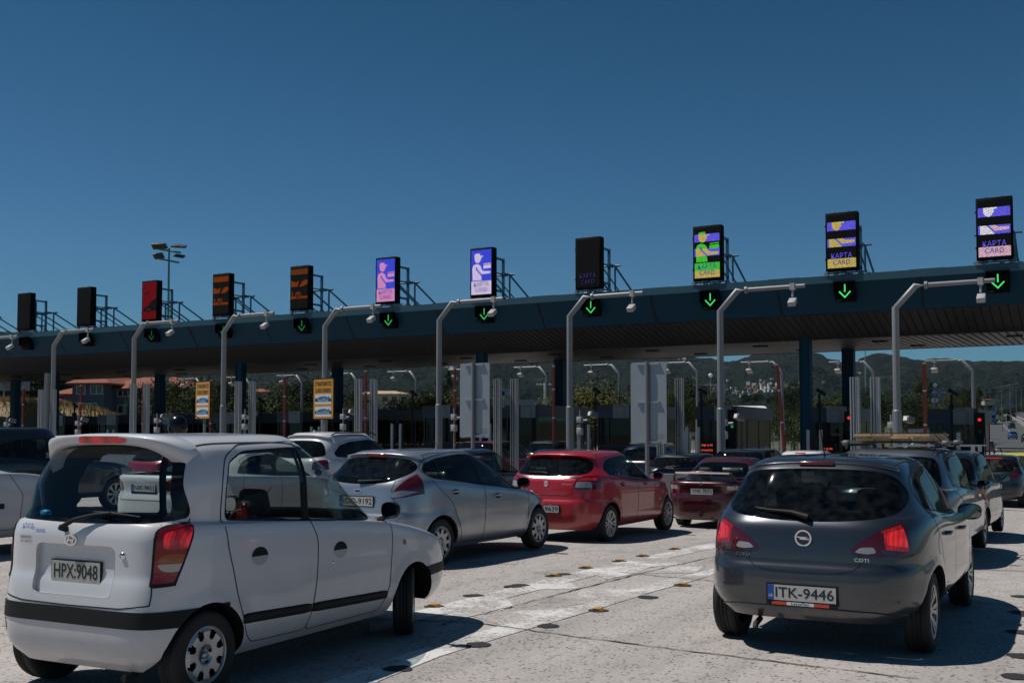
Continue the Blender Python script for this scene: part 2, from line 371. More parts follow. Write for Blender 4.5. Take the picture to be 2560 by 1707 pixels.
def cut(bm, lay, pid, poly, pj, xmax=None, xmin=None, side=0):
    U, Vx, D = proj_axes(pj)
    us = [p[0] for p in poly]; vs = [p[1] for p in poly]; u0, u1, v0, v1 = min(us), max(us), min(vs), max(vs)
    def ok(c, n):
        if pj == 'side':
            if abs(n.y) < .15: return False
            if side and c.y*side < 0: return False
        if pj == 'rear' and (n.x > .15 or c.x > (xmax or 1.4)+.3): return False
        if pj == 'front' and (n.x < -.1): return False
        if pj == 'top' and n.z < .2: return False
        return True
    cand = []
    for f in bm.faces:
        if f[lay] < 0: continue
        c = f.calc_center_median()
        if not ok(c, f.normal): continue
        fu = [v.co.dot(U) for v in f.verts]; fv = [v.co.dot(Vx) for v in f.verts]
        if max(fu) < u0 or min(fu) > u1 or max(fv) < v0 or min(fv) > v1: continue
        cand.append(f)
    n = len(poly)
    def edgecut(co, no, seg=None):
        nonlocal cand
        sel = []
        for f in cand:
            s = [(v.co-co).dot(no) for v in f.verts]
            if min(s) < -1e-5 and max(s) > 1e-5:
                if seg:
                    a, b = seg; fu = [v.co.dot(U) for v in f.verts]; fv = [v.co.dot(Vx) for v in f.verts]
                    if max(fu) < min(a[0], b[0])-.002 or min(fu) > max(a[0], b[0])+.002 or max(fv) < min(a[1], b[1])-.002 or min(fv) > max(a[1], b[1])+.002: continue
                sel.append(f)
        if not sel: return
        es = list({e for f in sel for e in f.edges}); vv = list({v for f in sel for v in f.verts})
        keep = set(cand)-set(sel); 
        r = bmesh.ops.bisect_plane(bm, geom=sel+es+vv, plane_co=co, plane_no=no, dist=1e-5)
        nf = [g for g in r['geom'] if isinstance(g, bmesh.types.BMFace)]
        cand = [f for f in keep if f.is_valid]+[f for f in nf if f.is_valid]
        # faces split around
        s2 = set(cand)
        for g in r['geom_cut']:
            if isinstance(g, bmesh.types.BMEdge):
                for f in g.link_faces:
                    if f not in s2: cand.append(f); s2.add(f)
    for i in range(n):
        a, b = poly[i], poly[(i+1) % n]
        du, dv = b[0]-a[0], b[1]-a[1]
        if math.hypot(du, dv) < 1e-5: continue
        no = (U*dv-Vx*du).normalized(); co = U*a[0]+Vx*a[1]
        edgecut(co, no, (a, b))
    if xmax is not None: edgecut(Vector((xmax, 0, 0)), Vector((1, 0, 0)))
    if xmin is not None: edgecut(Vector((xmin, 0, 0)), Vector((1, 0, 0)))
    for f in cand:
        c = f.calc_center_median()
        if xmax is not None and c.x > xmax: continue
        if xmin is not None and c.x < xmin: continue
        if inpoly(poly, c.dot(U), c.dot(Vx)): f[lay] = pid
def wheel(parent, x, y, r, wdt, style, spokes, side, steer=0, rim_m=None, rimr=None):
    """tyre and rim; side=-1 right (outer face towards -y)"""
    t = empty('wheel', (x, y, r)); t.parent = parent; t.rotation_euler = (0, 0, R(steer))
    h = wdt/2; rr = rimr or r*.66
    b = MB(); prof = [(rr, -h*.82), (rr+.012, -h*.96), (r*.84, -h*1.0), (r*.955, -h*.93), (r*.99, -h*.78), (r, -h*.6)]
    g = [(r, -h*.34), (r-.008, -h*.33), (r-.008, -h*.27), (r, -h*.26), (r, -.012), (r-.008, -.010), (r-.008, .010), (r, .012), (r, h*.26), (r-.008, h*.27), (r-.008, h*.33), (r, h*.34)]
    prof = prof+g+[(a, -c) for a, c in prof[::-1]]
    b.lathe(prof, 40)
    link_mesh('tyre', b.mesh('tyre'), t, [M_RUBBER])
    # rim: disc with openings, built on a polar grid facing -y*side
    n = 120 if style != 'far' else 30; rad = np.concatenate([[0.02, .035], np.linspace(.05, rr*.98, 14 if style != 'far' else 6)])
    d = MB(); vs = []; 
    for q in rad:
        f = q/rr
        if style in ('cap', 'cap2'): hgt = -h*.78+.018*(1-f)**2 - (.014 if .3 < f < .92 else 0)
        else: hgt = -h*.62-.025*f
        for k in range(n):
            a = 2*math.pi*k/n; vs.append((q*math.cos(a), hgt, q*math.sin(a)))
    fs = []; 
    for i in range(len(rad)-1):
        for k in range(n):
            a = (k+.5)/n*spokes % 1.0; f = (rad[i]+rad[i+1])/2/rr; hole = False
            if style == 'cap': hole = .50 < f < .92 and abs(a-.5) < (.26*math.sqrt(max(0, 1-((f-.74)/.18)**2)) if f < .74 else .26*math.sqrt(max(0, 1-((f-.74)/.18)**2)))
            elif style == 'cap2': hole = .45 < f < .86 and abs(a-.5) < .10+.12*(f-.45)
            elif style == 'spoke': hole = .26 < f < .90 and abs(a-.5) < .30-.05*(1-f)
            elif style == 'spoke2': hole = .30 < f < .92 and ((abs(a-.5) < .2) or (a < .06 or a > .94) and f > .5)
            elif style == 'far': hole = .35 < f < .9 and abs(a-.5) < .25
            if not hole: fs.append((i*n+k, i*n+(k+1) % n, (i+1)*n+(k+1) % n, (i+1)*n+k))
    d.add(vs, fs, 0, True)
    d.lathe([(rr*.97, -h*.55), (rr*.985, -h*.86), (rr*1.02, -h*.93), (rr*1.035, -h*.80)], n, mi=0)
    d.lathe([(0.001, -h*.35), (rr*.98, -h*.35)], 32, mi=1); d.lathe([(rr*.98, -h*.35), (rr*.98, -h*.62)], 32, mi=1)
    if style in ('cap', 'spoke'):
        for k in range(4 if style == 'cap' else 5):
            a = 2*math.pi*(k+.25)/(4 if style == 'cap' else 5); d.lathe([(0.001, -h*.78-.004), (.011, -h*.78-.003), (.013, -h*.74)], 8, c=(rr*.30*math.cos(a), 0, rr*.30*math.sin(a)), mi=1)
        d.lathe([(.001, -h*.78-.012), (.022, -h*.78-.011), (.026, -h*.76)], 16, mi=0)
    me = d.mesh('rim'); 
    ro = link_mesh('rim', me, t, [rim_m or M_ALLOY, M_BLACK])
    if side > 0: t.scale = (1, -1, 1); t.scale = (1, 1, 1); t.rotation_euler = (0, 0, R(steer)+math.pi)
    return t
def side_mirror(parent, x, y, z, s, m, hs=(.10, .16, .12), k=1.0):
    """s=-1 right; housing rounded at the front, glass facing the rear"""
    hx, hy, hz = [a*k for a in hs]; b = MB(); n = 20; rings = []
    prof = [(0, .97), (.15, 1.0), (.45, .96), (.75, .78), (.93, .45), (1.0, .05)]
    for t, q in prof:
        rings.append([(x+t*hx, y+s*(hy*.5+math.copysign(abs(math.cos(a))**.75, math.cos(a))*hy*.5*q-(1-q)*hy*.1), z+math.copysign(abs(math.sin(a))**.75, math.sin(a))*hz*.5*q+.0) for a in [2*math.pi*i/n for i in range(n)]])
    vs = [p for r_ in rings for p in r_]; fs = [(i*n+j, i*n+(j+1) % n, (i+1)*n+(j+1) % n, (i+1)*n+j) for i in range(len(prof)-1) for j in range(n)]+[tuple(range((len(prof)-1)*n, len(prof)*n))]
    b.add(vs, fs, 0, True)
    b.tube([(x+hx*.55, y+s*.02, z-hz*.35), (x+hx*.7, y-s*.03, z-hz*.55), (x+hx*.8, y-s*.07, z-hz*.7)], [.02, .022, .03], 8)
    mo = b.build('mirror', [m], parent)
    g = MB(); g.add([(x+.012*1, y+s*(hy*.5+math.copysign(abs(math.cos(a))**.75, math.cos(a))*hy*.5*.9), z+math.copysign(abs(math.sin(a))**.75, math.sin(a))*hz*.5*.88) for a in [2*math.pi*i/n for i in range(n)]], [tuple(range(n))])
    g.build('mirror_glass', [M_MIRR], mo, fix=False)
    bk = MB(); bk.add([(x+.014, p[1], p[2]) for p in rings[0]], [tuple(range(n))]); bk.build('mirror_rim', [M_BLACK], mo, fix=False)
def car(name, spec, pose, detail=2, **kw):
    x, y, hd = pose
    root = empty(name, (x, y, gz(x, y+2)), R(90-hd), **kw)
    sp = spec; Lc, W, H = sp['L'], sp['W'], sp['H']; pm = sp['paint']
    bm = body_bm(sp['keys'], *( (14, 34, .04) if detail > 2 else (10, 24, .06) if detail == 2 else (6, 14, .12)))
    # arch flare
    for v in bm.verts:
        for wx in sp['wheels']:
            r_ = math.hypot(v.co.x-wx, v.co.z-sp['wr'])
            a0 = sp['arch']
            if r_ < a0+.10 and v.co.z < .8: v.co.y += math.copysign(sp.get('flare', .014)*max(0, 1-abs(r_-a0)/.10), v.co.y) if abs(v.co.y) > W*.8 else 0
    bm.normal_update(); bm.verts.ensure_lookup_table()
    tri = bm.copy(); bmesh.ops.triangulate(tri, faces=tri.faces[:]); tri.verts.ensure_lookup_table(); tri.faces.ensure_lookup_table()
    bvh = BVHTree.FromBMesh(tri)
    tv = [v.normal.copy() for v in tri.verts]; tf = [[v.index for v in f.verts] for f in tri.faces]; tc_ = [v.co.copy() for v in tri.verts]
    def nrm(p):
        loc, n, i, d = bvh.find_nearest(p)
        if i is None: return Vector((0, 0, 1))
        a, b_, c = tf[i]
        A, B, C_ = tc_[a], tc_[b_], tc_[c]; v0 = B-A; v1 = C_-A; v2 = loc-A
        d00 = v0.dot(v0); d01 = v0.dot(v1); d11 = v1.dot(v1); d20 = v2.dot(v0); d21 = v2.dot(v1); den = d00*d11-d01*d01
        if abs(den) < 1e-14: return tv[a]
        bb = (d11*d20-d01*d21)/den; cc = (d00*d21-d01*d20)/den
        return (tv[a]*(1-bb-cc)+tv[b_]*bb+tv[c]*cc).normalized()
    lay = bm.faces.layers.int.new('pid')
    parts = sp['parts'] if detail > 1 else [p for p in sp['parts'] if p.get('far', True)]
    for i, p in enumerate(parts):
        cut(bm, lay, i+1, p['poly'], p['pj'], p.get('xmax'), p.get('xmin'), p.get('side', 0))
    for wx in sp['wheels']:
        cut(bm, lay, -1, circ(wx, sp['wr']+.005, sp['arch'], 32), 'side')
    groups = {}
    for f in bm.faces:
        i = f[lay]
        if i < 0: continue
        sd = 0
        if i > 0 and parts[i-1].get('split', parts[i-1]['pj'] == 'side' or parts[i-1].get('pair')): sd = 1 if f.calc_center_median().y > 0 else -1
        groups.setdefault((i, sd), []).append(f)
    objs = {}
    def extract(fs, name, m, off=0.0, flip=False, skirt=0.0):
        vm = {}; vs = []; ns = []; out = []
        for f in fs:
            idx = []
            for v in f.verts:
                if v.index not in vm or True:
                    k = id(v)
                if v not in vm:
                    n = nrm(v.co); vm[v] = len(vs); vs.append(v.co+n*off); ns.append(n)
                idx.append(vm[v])
            out.append(idx[::-1] if flip else idx)
        if skirt:
            S = set(fs)
            for f in fs:
                for e in f.edges:
                    if sum(1 for q in e.link_faces if q in S) == 1:
                        # order as in face
                        l = [l for l in f.loops if l.edge == e][0]; a = l.vert; b_ = l.link_loop_next.vert
                        A_, B_ = vs[vm[a]].copy(), vs[vm[b_]].copy(); C_, D_ = B_-nrm(b_.co)*skirt, A_-nrm(a.co)*skirt
                        wn = (D_-A_).cross(B_-A_)
                        wn = wn.normalized() if wn.length > 1e-9 else nrm(a.co)
                        i0 = len(vs); vs += [B_, A_, D_, C_]; ns += [wn]*4; out.append([i0, i0+1, i0+2, i0+3])
        me = bpy.data.meshes.new(name); me.from_pydata(vs, [], out); me.polygons.foreach_set('use_smooth', [True]*len(out))
        try: me.normals_split_custom_set_from_vertices([(-n if flip else n) for n in ns])
        except Exception: pass
        return link_mesh(name, me, None, [m])
    body = extract(groups[(0, 0)], 'body', pm); body.parent = root; objs[('body', 0)] = body
    order = sorted(groups, key=lambda k: k[0])
    lin = list(groups[(0, 0)])
    for (i, sd) in order:
        if i == 0: continue
        p = parts[i-1]
        o = extract(groups[(i, sd)], p['name'], p.get('m') or pm, p.get('off', 0.0), False, p.get('skirt', 0.0))
        par = objs.get((p.get('parent', ''), sd)) or objs.get((p.get('parent', ''), 0)) or root
        o.parent = par; objs[(p.get('key', p['name']), sd)] = o
        if p.get('label'): o['label'] = p['label']
        if not p.get('glass'): lin += groups[(i, sd)]
    if detail > 1:
        lo = extract([f for f in lin if f.calc_center_median().z > .3], 'cabin_lining', M_LIN, -.03, True); lo.parent = root
    else:
        lo = extract(lin, 'cabin_lining', M_LIN, -.02, True); lo.parent = root
    # seams: thin dark ribbons raised a hair over the surface
    def surf(pj, u, v, sd=-1):
        if pj == 'side': o_, d_ = Vector((u, sd*3, v)), Vector((0, -sd, 0))
        elif pj == 'rear': o_, d_ = Vector((-2, u, v)), Vector((1, 0, 0))
        elif pj == 'front': o_, d_ = Vector((Lc+2, u, v)), Vector((-1, 0, 0))
        else: o_, d_ = Vector((u, v, 4)), Vector((0, 0, -1))
        loc, n, i, d = bvh.ray_cast(o_, d_)
        if loc is None: return None, None
        return loc, nrm(loc)
    def ribbon(b, pts, pj, wd, sd, closed=True, lift=.0022):
        P = []
        n = len(pts); seq = range(n if closed else n-1)
        dense = []
        for i in seq:
            a, c = pts[i], pts[(i+1) % n]; k = max(1, int(math.hypot(c[0]-a[0], c[1]-a[1])/.04))
            for j in range(k): dense.append((a[0]+(c[0]-a[0])*j/k, a[1]+(c[1]-a[1])*j/k))
        if not closed: dense.append(pts[-1])
        for u, v in dense:
            for wx in sp['wheels']:
                if pj == 'side' and math.hypot(u-wx, v-sp['wr']) < sp['arch']: P.append(None); break
            else:
                l, nn = surf(pj, u, v, sd); P.append((l, nn) if l is not None else None)
        m_ = len(P)
        for i in range(m_ if closed else m_-1):
            A, B = P[i], P[(i+1) % m_]
            if not A or not B or (A[0]-B[0]).length > .15: continue
            t = (B[0]-A[0])
            if t.length < 1e-5: continue
            sA = t.cross(A[1]).normalized()*wd/2; sB = t.cross(B[1]).normalized()*wd/2
            b.add([A[0]-sA+A[1]*lift, A[0]+sA+A[1]*lift, B[0]+sB+B[1]*lift, B[0]-sB+B[1]*lift], [(0, 1, 2, 3)], 0, False)
    if detail > 1:
        for (pj, pts, wd, closed, owner) in sp.get('seams', []):
            for sd in ((-1, 1) if pj == 'side' else (0,)):
                b = MB(); ribbon(b, pts, pj, wd, sd if sd else -1, closed)
                if b.v:
                    par = objs.get((owner, sd)) or objs.get((owner, 0)) or root
                    b.build('panel_gap', [M_SEAM], par if par.parent is root or par is root else root, fix=False)
    # wheel wells
    for wx in sp['wheels']:
        for sd in (-1, 1):
            b = MB(); n = 28; vs = []; a0_ = math.degrees(math.asin(max(-.9, (sp['keys'][0]['z'][0][1]+.03-sp['wr'])/sp['arch'])))
            for k in range(n+1):
                a = R(a0_+(180-2*a0_)*k/n); u, v = wx+sp['arch']*math.cos(a), sp['wr']+.005+sp['arch']*math.sin(a)
                l, nn = surf('side', u, max(v, .16), sd)
                yo = abs(l.y) if l is not None else W-.05
                vs += [(u, sd*yo, v), (u, sd*(yo-.02), v), (u, sd*(W-.34), v)]
            b.add(vs, [(3*k, 3*k+1, 3*k+4, 3*k+3) for k in range(n)], 1 if not sp.get('arch_black') else 0, True)
            b.add([(v[0], v[1], v[2]) for v in vs], [(3*k+1, 3*k+2, 3*k+5, 3*k+4) for k in range(n)], 0, True)
            c = [(wx+sp['arch']*math.cos(R(a0_+(180-2*a0_)*k/n)), sd*(W-.34), sp['wr']+sp['arch']*math.sin(R(a0_+(180-2*a0_)*k/n))) for k in range(n+1)]
            b.add(c, [tuple(range(n+1))], 0)
            b.build('wheel_arch', [M_BLACK, pm], root, fix=False)
    bt = MB(); ws = sorted(sp['wheels']); A = sp['arch']; zb = sp['keys'][0]['z'][0][1]+.015
    for x0, x1, yy in ((.30, ws[0]-A, W-.30), (ws[0]-A, ws[0]+A, W-.36), (ws[0]+A, ws[1]-A, W-.11), (ws[1]-A, ws[1]+A, W-.36), (ws[1]+A, Lc-.40, W-.32)):
        if x1 > x0: bt.box(x0, x1, -yy, yy, zb, zb+.10)
    bt.build('underbody', [M_BLACK], root)
    st = sp.get('steer', 0)
    for i, wx in enumerate(sp['wheels']):
        for sd in (-1, 1):
            wheel(root, wx, sd*(W-sp.get('wy', .04)-sp.get('tw', .19)/2), sp['wr'], sp.get('tw', .19), sp.get('rim', 'cap') if detail > 1 else 'far', sp.get('spokes', 8), sd, st if i == 1 else 0, sp.get('rim_m'), sp.get('rimr'))
    # cabin
    if sp.get('seats', True):
        zc = sp['belt']; xf_ = sp['cowl']
        for sx, ys in ((xf_-1.15, (-.33, .33)), (xf_-1.95, (0,))):
            for yy in ys:
                b = MB(); wd = .25 if yy else W*.70
                b.rbox(sx, sx+.5, yy-wd, yy+wd, .34, .50, .05)
                Mx = Matrix.Translation((sx+.04, yy, .48)) @ Matrix.Rotation(R(-17), 4, 'Y')
                b.rbox(-.07, .07, -wd*.94, wd*.94, 0, zc-.40, .05, M=Mx)
                for hy in ((0,) if yy else () if sp.get('no_heads') else (-W*.38, W*.38)): b.rbox(-.05, .05, hy-.12, hy+.12, zc-.38, zc-.18, .05, M=Mx)
                b.build('front_seat' if yy else 'rear_seat', [M_SEAT], root)
        b = MB(); b.prism([(xf_-.52, .62), (xf_-.50, zc-.10), (xf_-.38, zc-.04), (xf_-.05, zc-.05), (xf_-.05, .6)], -W+.12, W-.12, 'y'); b.build('dashboard', [sp.get('dash_m', M_DASH)], root)
        b = MB(); b.lathe([(.165, -.012), (.18, 0), (.165, .012), (.15, 0), (.165, -.012)], 24, 'x'); b.box(-.01, .01, -.15, .15, -.03, .02)
        b.build('steering_wheel', [M_BLACK], root, loc=(xf_-.62, .33, zc-.10), rot=(0, R(-25), 0))
    for (mx, my, mz, k) in sp.get('mirrors', []):
        for sd in (-1, 1): side_mirror(root, mx, sd*my, mz, sd, sp.get('mirror_m') or pm, k=k, hs=sp.get('mirror_hs', (.10, .18, .13)))
    sp['_surf'] = surf; sp['_objs'] = objs
    tri.free(); bm.free()
    return root, surf, objs, ribbon
def rear_frame(surf, y, z, lift=.003, lean=None):
    l, n = surf('rear', y, z)
    if l is None: l, n = Vector((0, y, z)), Vector((-1, 0, 0))
    l = l+n*lift; return frame_matrix(l, Vector((0, -1, 0))-n*Vector((0, -1, 0)).dot(n), (0, 0, 1))
def plate(parent, M, txt, w=.52, h=.112, eu=True, pm=None, frame=(.012, .012), tag=None, txtw=None, th=.078):
    """number plate in the XY plane of M (x right, y up, z out)"""
    b = MB(); fr = frame
    b.box(-w/2-fr[0], w/2+fr[0], -h/2-fr[1]-(.03 if tag else 0), h/2+fr[0], -.012, .001, 0); b.box(-w/2, w/2, -h/2, h/2, .0, .004, 1)
    if eu: b.box(-w/2, -w/2+.045, -h/2, h/2, .0041, .0055, 2)
    me = b.mesh('number_plate'); me.transform(M); o = link_mesh('number_plate', me, parent, [M_BLACK, pm or M_PLATE, M_EU])
    cx = .022 if eu else 0; ww = txtw or (w-.045-.03 if eu else w-.04)
    lettering('registration', txt, th*1.32, M_INK, o, M @ Matrix.Translation((cx, -.001, .0052)), width=ww, bold=.0012)
    if eu: lettering('country_code', 'GR', .03, M_WHITE, o, M @ Matrix.Translation((-w/2+.0225, -h*.22, .0062)), width=.032)
    if tag:
        b = MB(); b.box(-w/2+.03, -w/2+.14, -h/2-.034, -h/2-.010, .001, .0025, 0); b.box(w/2-.16, w/2-.05, -h/2-.034, -h/2-.010, .001, .0025, 0); b.box(-w/2+.14, w/2-.16, -h/2-.034, -h/2-.010, .001, .002, 1)
        me = b.mesh('holder_strip'); me.transform(M); link_mesh('holder_strip', me, o, [mat('strip_red', (.5, .05, .03), .5), M_WHITE])
        lettering('holder_text', tag, .030, M_INK, o, M @ Matrix.Translation((-.01, -h/2-.021, .0035)), sx=1.15)
    return o

# ------------------------------------------------------------ body styles
def sym(half): return half+[(-a, b) for a, b in half[::-1] if abs(a) > 1e-6]
def lerp2(a, b, t): return (a[0]+(b[0]-a[0])*t, a[1]+(b[1]-a[1])*t)
def clip_poly(P, a, b):
    """part of P to the left of the line a->b"""
    out = []; n = len(P)
    def s(p): return (b[0]-a[0])*(p[1]-a[1])-(b[1]-a[1])*(p[0]-a[0])
    for i in range(n):
        p, q = P[i], P[(i+1) % n]; sp_, sq = s(p), s(q)
        if sp_ >= 0: out.append(p)
        if sp_*sq < 0: out.append(lerp2(p, q, sp_/(sp_-sq)))
    return out
def inset(P, d):
    cx = sum(p[0] for p in P)/len(P); cz = sum(p[1] for p in P)/len(P); n = len(P); out = []
    area = sum(P[i][0]*P[(i+1) % n][1]-P[(i+1) % n][0]*P[i][1] for i in range(n)); sg = 1 if area > 0 else -1
    for i in range(n):
        a, b, c = Vector(P[i-1]), Vector(P[i]), Vector(P[(i+1) % n]); e1 = (b-a); e2 = (c-b)
        if e1.length < 1e-6 or e2.length < 1e-6: out.append(P[i]); continue
        n1 = Vector((-e1.y, e1.x)).normalized()*sg; n2 = Vector((-e2.y, e2.x)).normalized()*sg; m = n1+n2
        k = d/max(.35, m.length_squared/2*1.0)*1.0
        out.append(tuple(b+m*.5*k*1.0/1.0 if m.length else b))
    return out
def hatch(L=3.98, W=.855, H=1.48, wheels=(.70, 3.20), wr=.30, arch=.345, zs=.22, belt=((0, 1.0), (1.6, .95), (2.95, .90), (3.95, .70)), cowl=3.0, cowlz=None,
          xrb=.12, xrt=.50, roof_f=2.0, wroof=.62, dlo=None, bp=((1.62, 1.40), (1.70, .96)), qp=None, rg=None, rgin=.022, lamp=None, lampx=.38, paint_m=None, lid=None, nr=4.6, glass_m=None, rglass_m=None,
          shoulder=.74, bmpz=.48, wmid=None, rim='spoke', spokes=8, roofz=None, trunk=None, doorb=.27, lampm=None, skirt=False, lampdetail=True, **kw):
    bz = lambda x: float(np.interp(x, [b[0] for b in belt], [b[1] for b in belt]))
    cz = cowlz or bz(cowl)+.03; rz = roofz or H-.085; wm = wmid or (W*.93*.5+wroof*.5)
    belt = list(belt); up = [(a, b+.025) for a, b in belt if a < cowl]+[(cowl, cz)]
    mid = .5
    keys = [dict(z=[(0, zs), (L, zs)], xr=.10, xf=L-.12, w=W-.12, nr=5, nf=3.4),
            dict(z=[(0, zs+.10), (L, zs+.10)], xr=.025, xf=L-.03, w=W-.035, nr=5, nf=3.4),
            dict(z=[(0, bmpz), (L, bmpz)], xr=0, xf=L, w=W-.003, nr=5, nf=3.4),
            dict(z=[(0, shoulder-.115), (L*.5, shoulder-.13), (L, shoulder-.19)], xr=.008, xf=L-.008, w=W-.001, nr=5, nf=3.4, crease=.4),
            dict(z=[(0, shoulder-.06), (L*.5, shoulder-.09), (L, shoulder-.15)], xr=.040, xf=L-.02, w=W, nr=5, nf=3.4),
            dict(z=[(0, shoulder), (L*.7, shoulder-.02), (L, shoulder-.10)], xr=.045, xf=L-.04, w=W, nr=5, nf=3.4),
            dict(z=[(a, c*.78+(shoulder+.0)*.22-.012) for a, c in belt], xr=xrb-.048, xf=L-.10, w=W-.012, nr=4.9, nf=3.3),
            dict(z=belt, xr=xrb, xf=L-.16, w=W-.03, nr=4.8, nf=3.2, crease=.3),
            dict(z=up, xr=xrb+.02, xf=cowl, w=W-.062, nr=nr, nf=3.6, crease=.55),
            dict(z=[(0, cz*.5+rz*.5+.02), (cowl, cz*.45+rz*.55)], xr=xrb*.5+xrt*.5-.02, xf=cowl*.45+roof_f*.55, w=wm, nr=nr, nf=3.8),
            dict(z=[(0, rz-.03), (L*.4, rz+.012), (roof_f, rz-.01)], xr=xrt, xf=roof_f, w=wroof, nr=nr, nf=4.2, crease=.35),
            dict(z=[(0, H-.045), (L*.4, H-.018), (roof_f, H-.03)], xr=xrt+.10, xf=roof_f-.13, w=wroof-.13, nr=nr, nf=4.2),
            dict(z=[(0, H-.015), (L*.4, H), (roof_f, H-.02)], xr=xrt+.3, xf=roof_f-.35, w=.04, nr=nr, nf=4)]
    if trunk:      # saloon: a flat deck behind the rear screen
        x0, zd = trunk
        keys[7]['z'] = [(0, zd-.02), (x0, zd)]+[b for b in belt if b[0] > x0+.2]; keys[7]['xr'] = .06; keys[6]['z'] = [(0, zd-.07), (x0, zd-.06)]+[(a, c-.05) for a, c in belt if a > x0+.2]
        keys[8]['z'] = [(x0-.1, zd+.035)]+[b for b in up if b[0] > x0+.2]; keys[8]['xr'] = x0
        keys[9]['xr'] = x0*.5+xrt*.5
    if kw.get('keymod'): kw['keymod'](keys)
    dl = dlo
    gm = glass_m or M_GLASS; parts = []; hlw = kw.get('hlw', 1.02)
    bpT, bpB = bp
    out = fillet(dl, .05, 3)
    # doors
    zt = max(p[1] for p in dl)+.025
    fa = dl[kw.get('ai', 6)] if len(dl) > 6 else (cowl-.35, .9)
    ax = wheels[0]+arch
    rd = [(bpT[0], zt)]+[(p[0]-.02, p[1]+.03) for p in dl if p[0] < bpT[0]-.05 and p[1] > bz(p[0])+.08][::-1]+[(min(p[0] for p in dl)+.10, bz(.6)-.02), (ax-.12, shoulder+.02), (ax+.03, .50), (ax+.09, doorb+.05), (ax+.14, doorb), (bpB[0]-.02, doorb-.01), (bpB[0]+.02, shoulder), bpB]
    fd = [bpT, bpB, (bpB[0]+.02, shoulder), (bpB[0]-.02, doorb-.01), (wheels[1]-arch-.10, doorb-.01), (wheels[1]-arch-.02, doorb+.10), (wheels[1]-arch+.03, shoulder), (max(p[0] for p in dl)+.10, bz(max(p[0] for p in dl))-.03)]+[(p[0]+.02, p[1]+.03) for p in dl if p[0] > bpT[0]+.05 and p[1] > bz(p[0])+.08][::-1]
    fdp = [(bpT[0], zt)]+fd[1:]
    if kw.get('rd'): rd = kw['rd']
    if kw.get('fd'): fdp = kw['fd']
    parts.append(dict(name='rear_door', poly=rd, pj='side', far=False, key='rear_door'))
    parts.append(dict(name='front_door', poly=fdp, pj='side', far=False, key='front_door'))
    parts.append(dict(name='window_trim', poly=out, pj='side', m=M_BLACK, glass=False, key='trim'))
    inn = inset(dl, .022)
    # windows left to right: quarter, rear, front
    g = .022
    qpl = qp
    w_front = clip_poly(inn, (bpB[0]+g, bpB[1]), (bpT[0]+g, bpT[1]))
    a, b = (bpT, bpB)
    w_front = [p for p in clip_poly(inn, (bpT[0]+g, bpT[1]+1e-4), (bpB[0]+g, bpB[1]))]
    w_rear = clip_poly(inn, (bpB[0]-g, bpB[1]), (bpT[0]-g, bpT[1]+1e-4))
    if qpl:
        w_q = clip_poly(w_rear, (qpl[1][0]-g*.7, qpl[1][1]), (qpl[0][0]-g*.7, qpl[0][1]+1e-4))
        w_rear = clip_poly(w_rear, (qpl[0][0]+g*.7, qpl[0][1]+1e-4), (qpl[1][0]+g*.7, qpl[1][1]))
        if len(w_q) > 2: parts.append(dict(name='quarter_window', poly=fillet(w_q, .03, 2), pj='side', m=rglass_m or gm, glass=True))
    parts.append(dict(name='rear_door_window', poly=fillet(w_rear, .03, 2), pj='side', m=rglass_m or gm, glass=True, parent='rear_door'))
    if not kw.get('open_front'): parts.append(dict(name='front_door_window', poly=fillet(w_front, .03, 2), pj='side', m=gm, glass=True, parent='front_door'))
    else: parts.append(dict(name='front_door_window', poly=fillet(w_front, .03, 2), pj='side', m=glass('open_window', (.97, .97, .97), 0.0), glass=True, parent='front_door'))
    # screens
    wz0, wz1 = cz+.03, rz-.035
    fw = sym([(0, wz1+.02), (wroof*.80, wz1), (wroof*.86, wz1-.03), (W*.80, wz0+.02), (W*.78, wz0), (0, wz0-.01)])
    parts.append(dict(name='windscreen', poly=fw, pj='front', m=M_GLASS, glass=True, split=False))
    parts.append(dict(name='rear_window_border', poly=smoothpoly(sym(rg), 2), pj='rear', m=M_DARKG if not kw.get('border') else kw['border'], xmax=xrt+.6, glass=True, split=False, off=.002, key='rear_window_border'))
    parts.append(dict(name='rear_window', poly=smoothpoly(sym(kw.get('rg2') or inset(rg, .045) if False else [(p[0]*.93, (p[1]-sum(q[1] for q in rg)/len(rg))*.86+sum(q[1] for q in rg)/len(rg)) for p in rg]), 2), pj='rear', m=rglass_m or gm, xmax=xrt+.6, glass=True, split=False, off=.002, parent='rear_window_border'))
    lm = lampm or M_RED
    if lamp:
        for s in (1, -1): parts.append(dict(name='tail_light', poly=fillet([(s*a_, b_) for a_, b_ in lamp], .03, 3), pj='rear', m=lm, xmax=lampx, pair=True, off=.006, skirt=.012, key='tail_light', side=0))
        for (nm, mm, pl) in kw.get('lampsub', []):
            for s in (1, -1): parts.append(dict(name=nm, poly=fillet([(s*a_, b_) for a_, b_ in pl], .015, 2), pj='rear', m=mm, xmax=kw.get('lampsubx', lampx), pair=True, off=.0068, parent='tail_light', far=False))
    # head lights
    for s in (1, -1): parts.append(dict(name='headlight', poly=fillet([(s*W*.52, shoulder-.13), (s*W*.60, shoulder-.02), (s*W*hlw, shoulder+.05), (s*W*hlw, shoulder-.08), (s*W*.8, shoulder-.17)], .02, 2), pj='front', m=M_CLEAR, xmin=L-.75, pair=True, far=True))
    seams = [('side', fillet(rd, .05, 3), .008, True, 'rear_door'), ('side', fillet(fdp, .05, 3), .008, True, 'front_door')]
    seams += [('top', [(xrt+.15, s*(wroof-.045)), (L*.4, s*(wroof-.02)), (roof_f-.15, s*(wroof-.035))], .012, False, 'body') for s in (1, -1)]
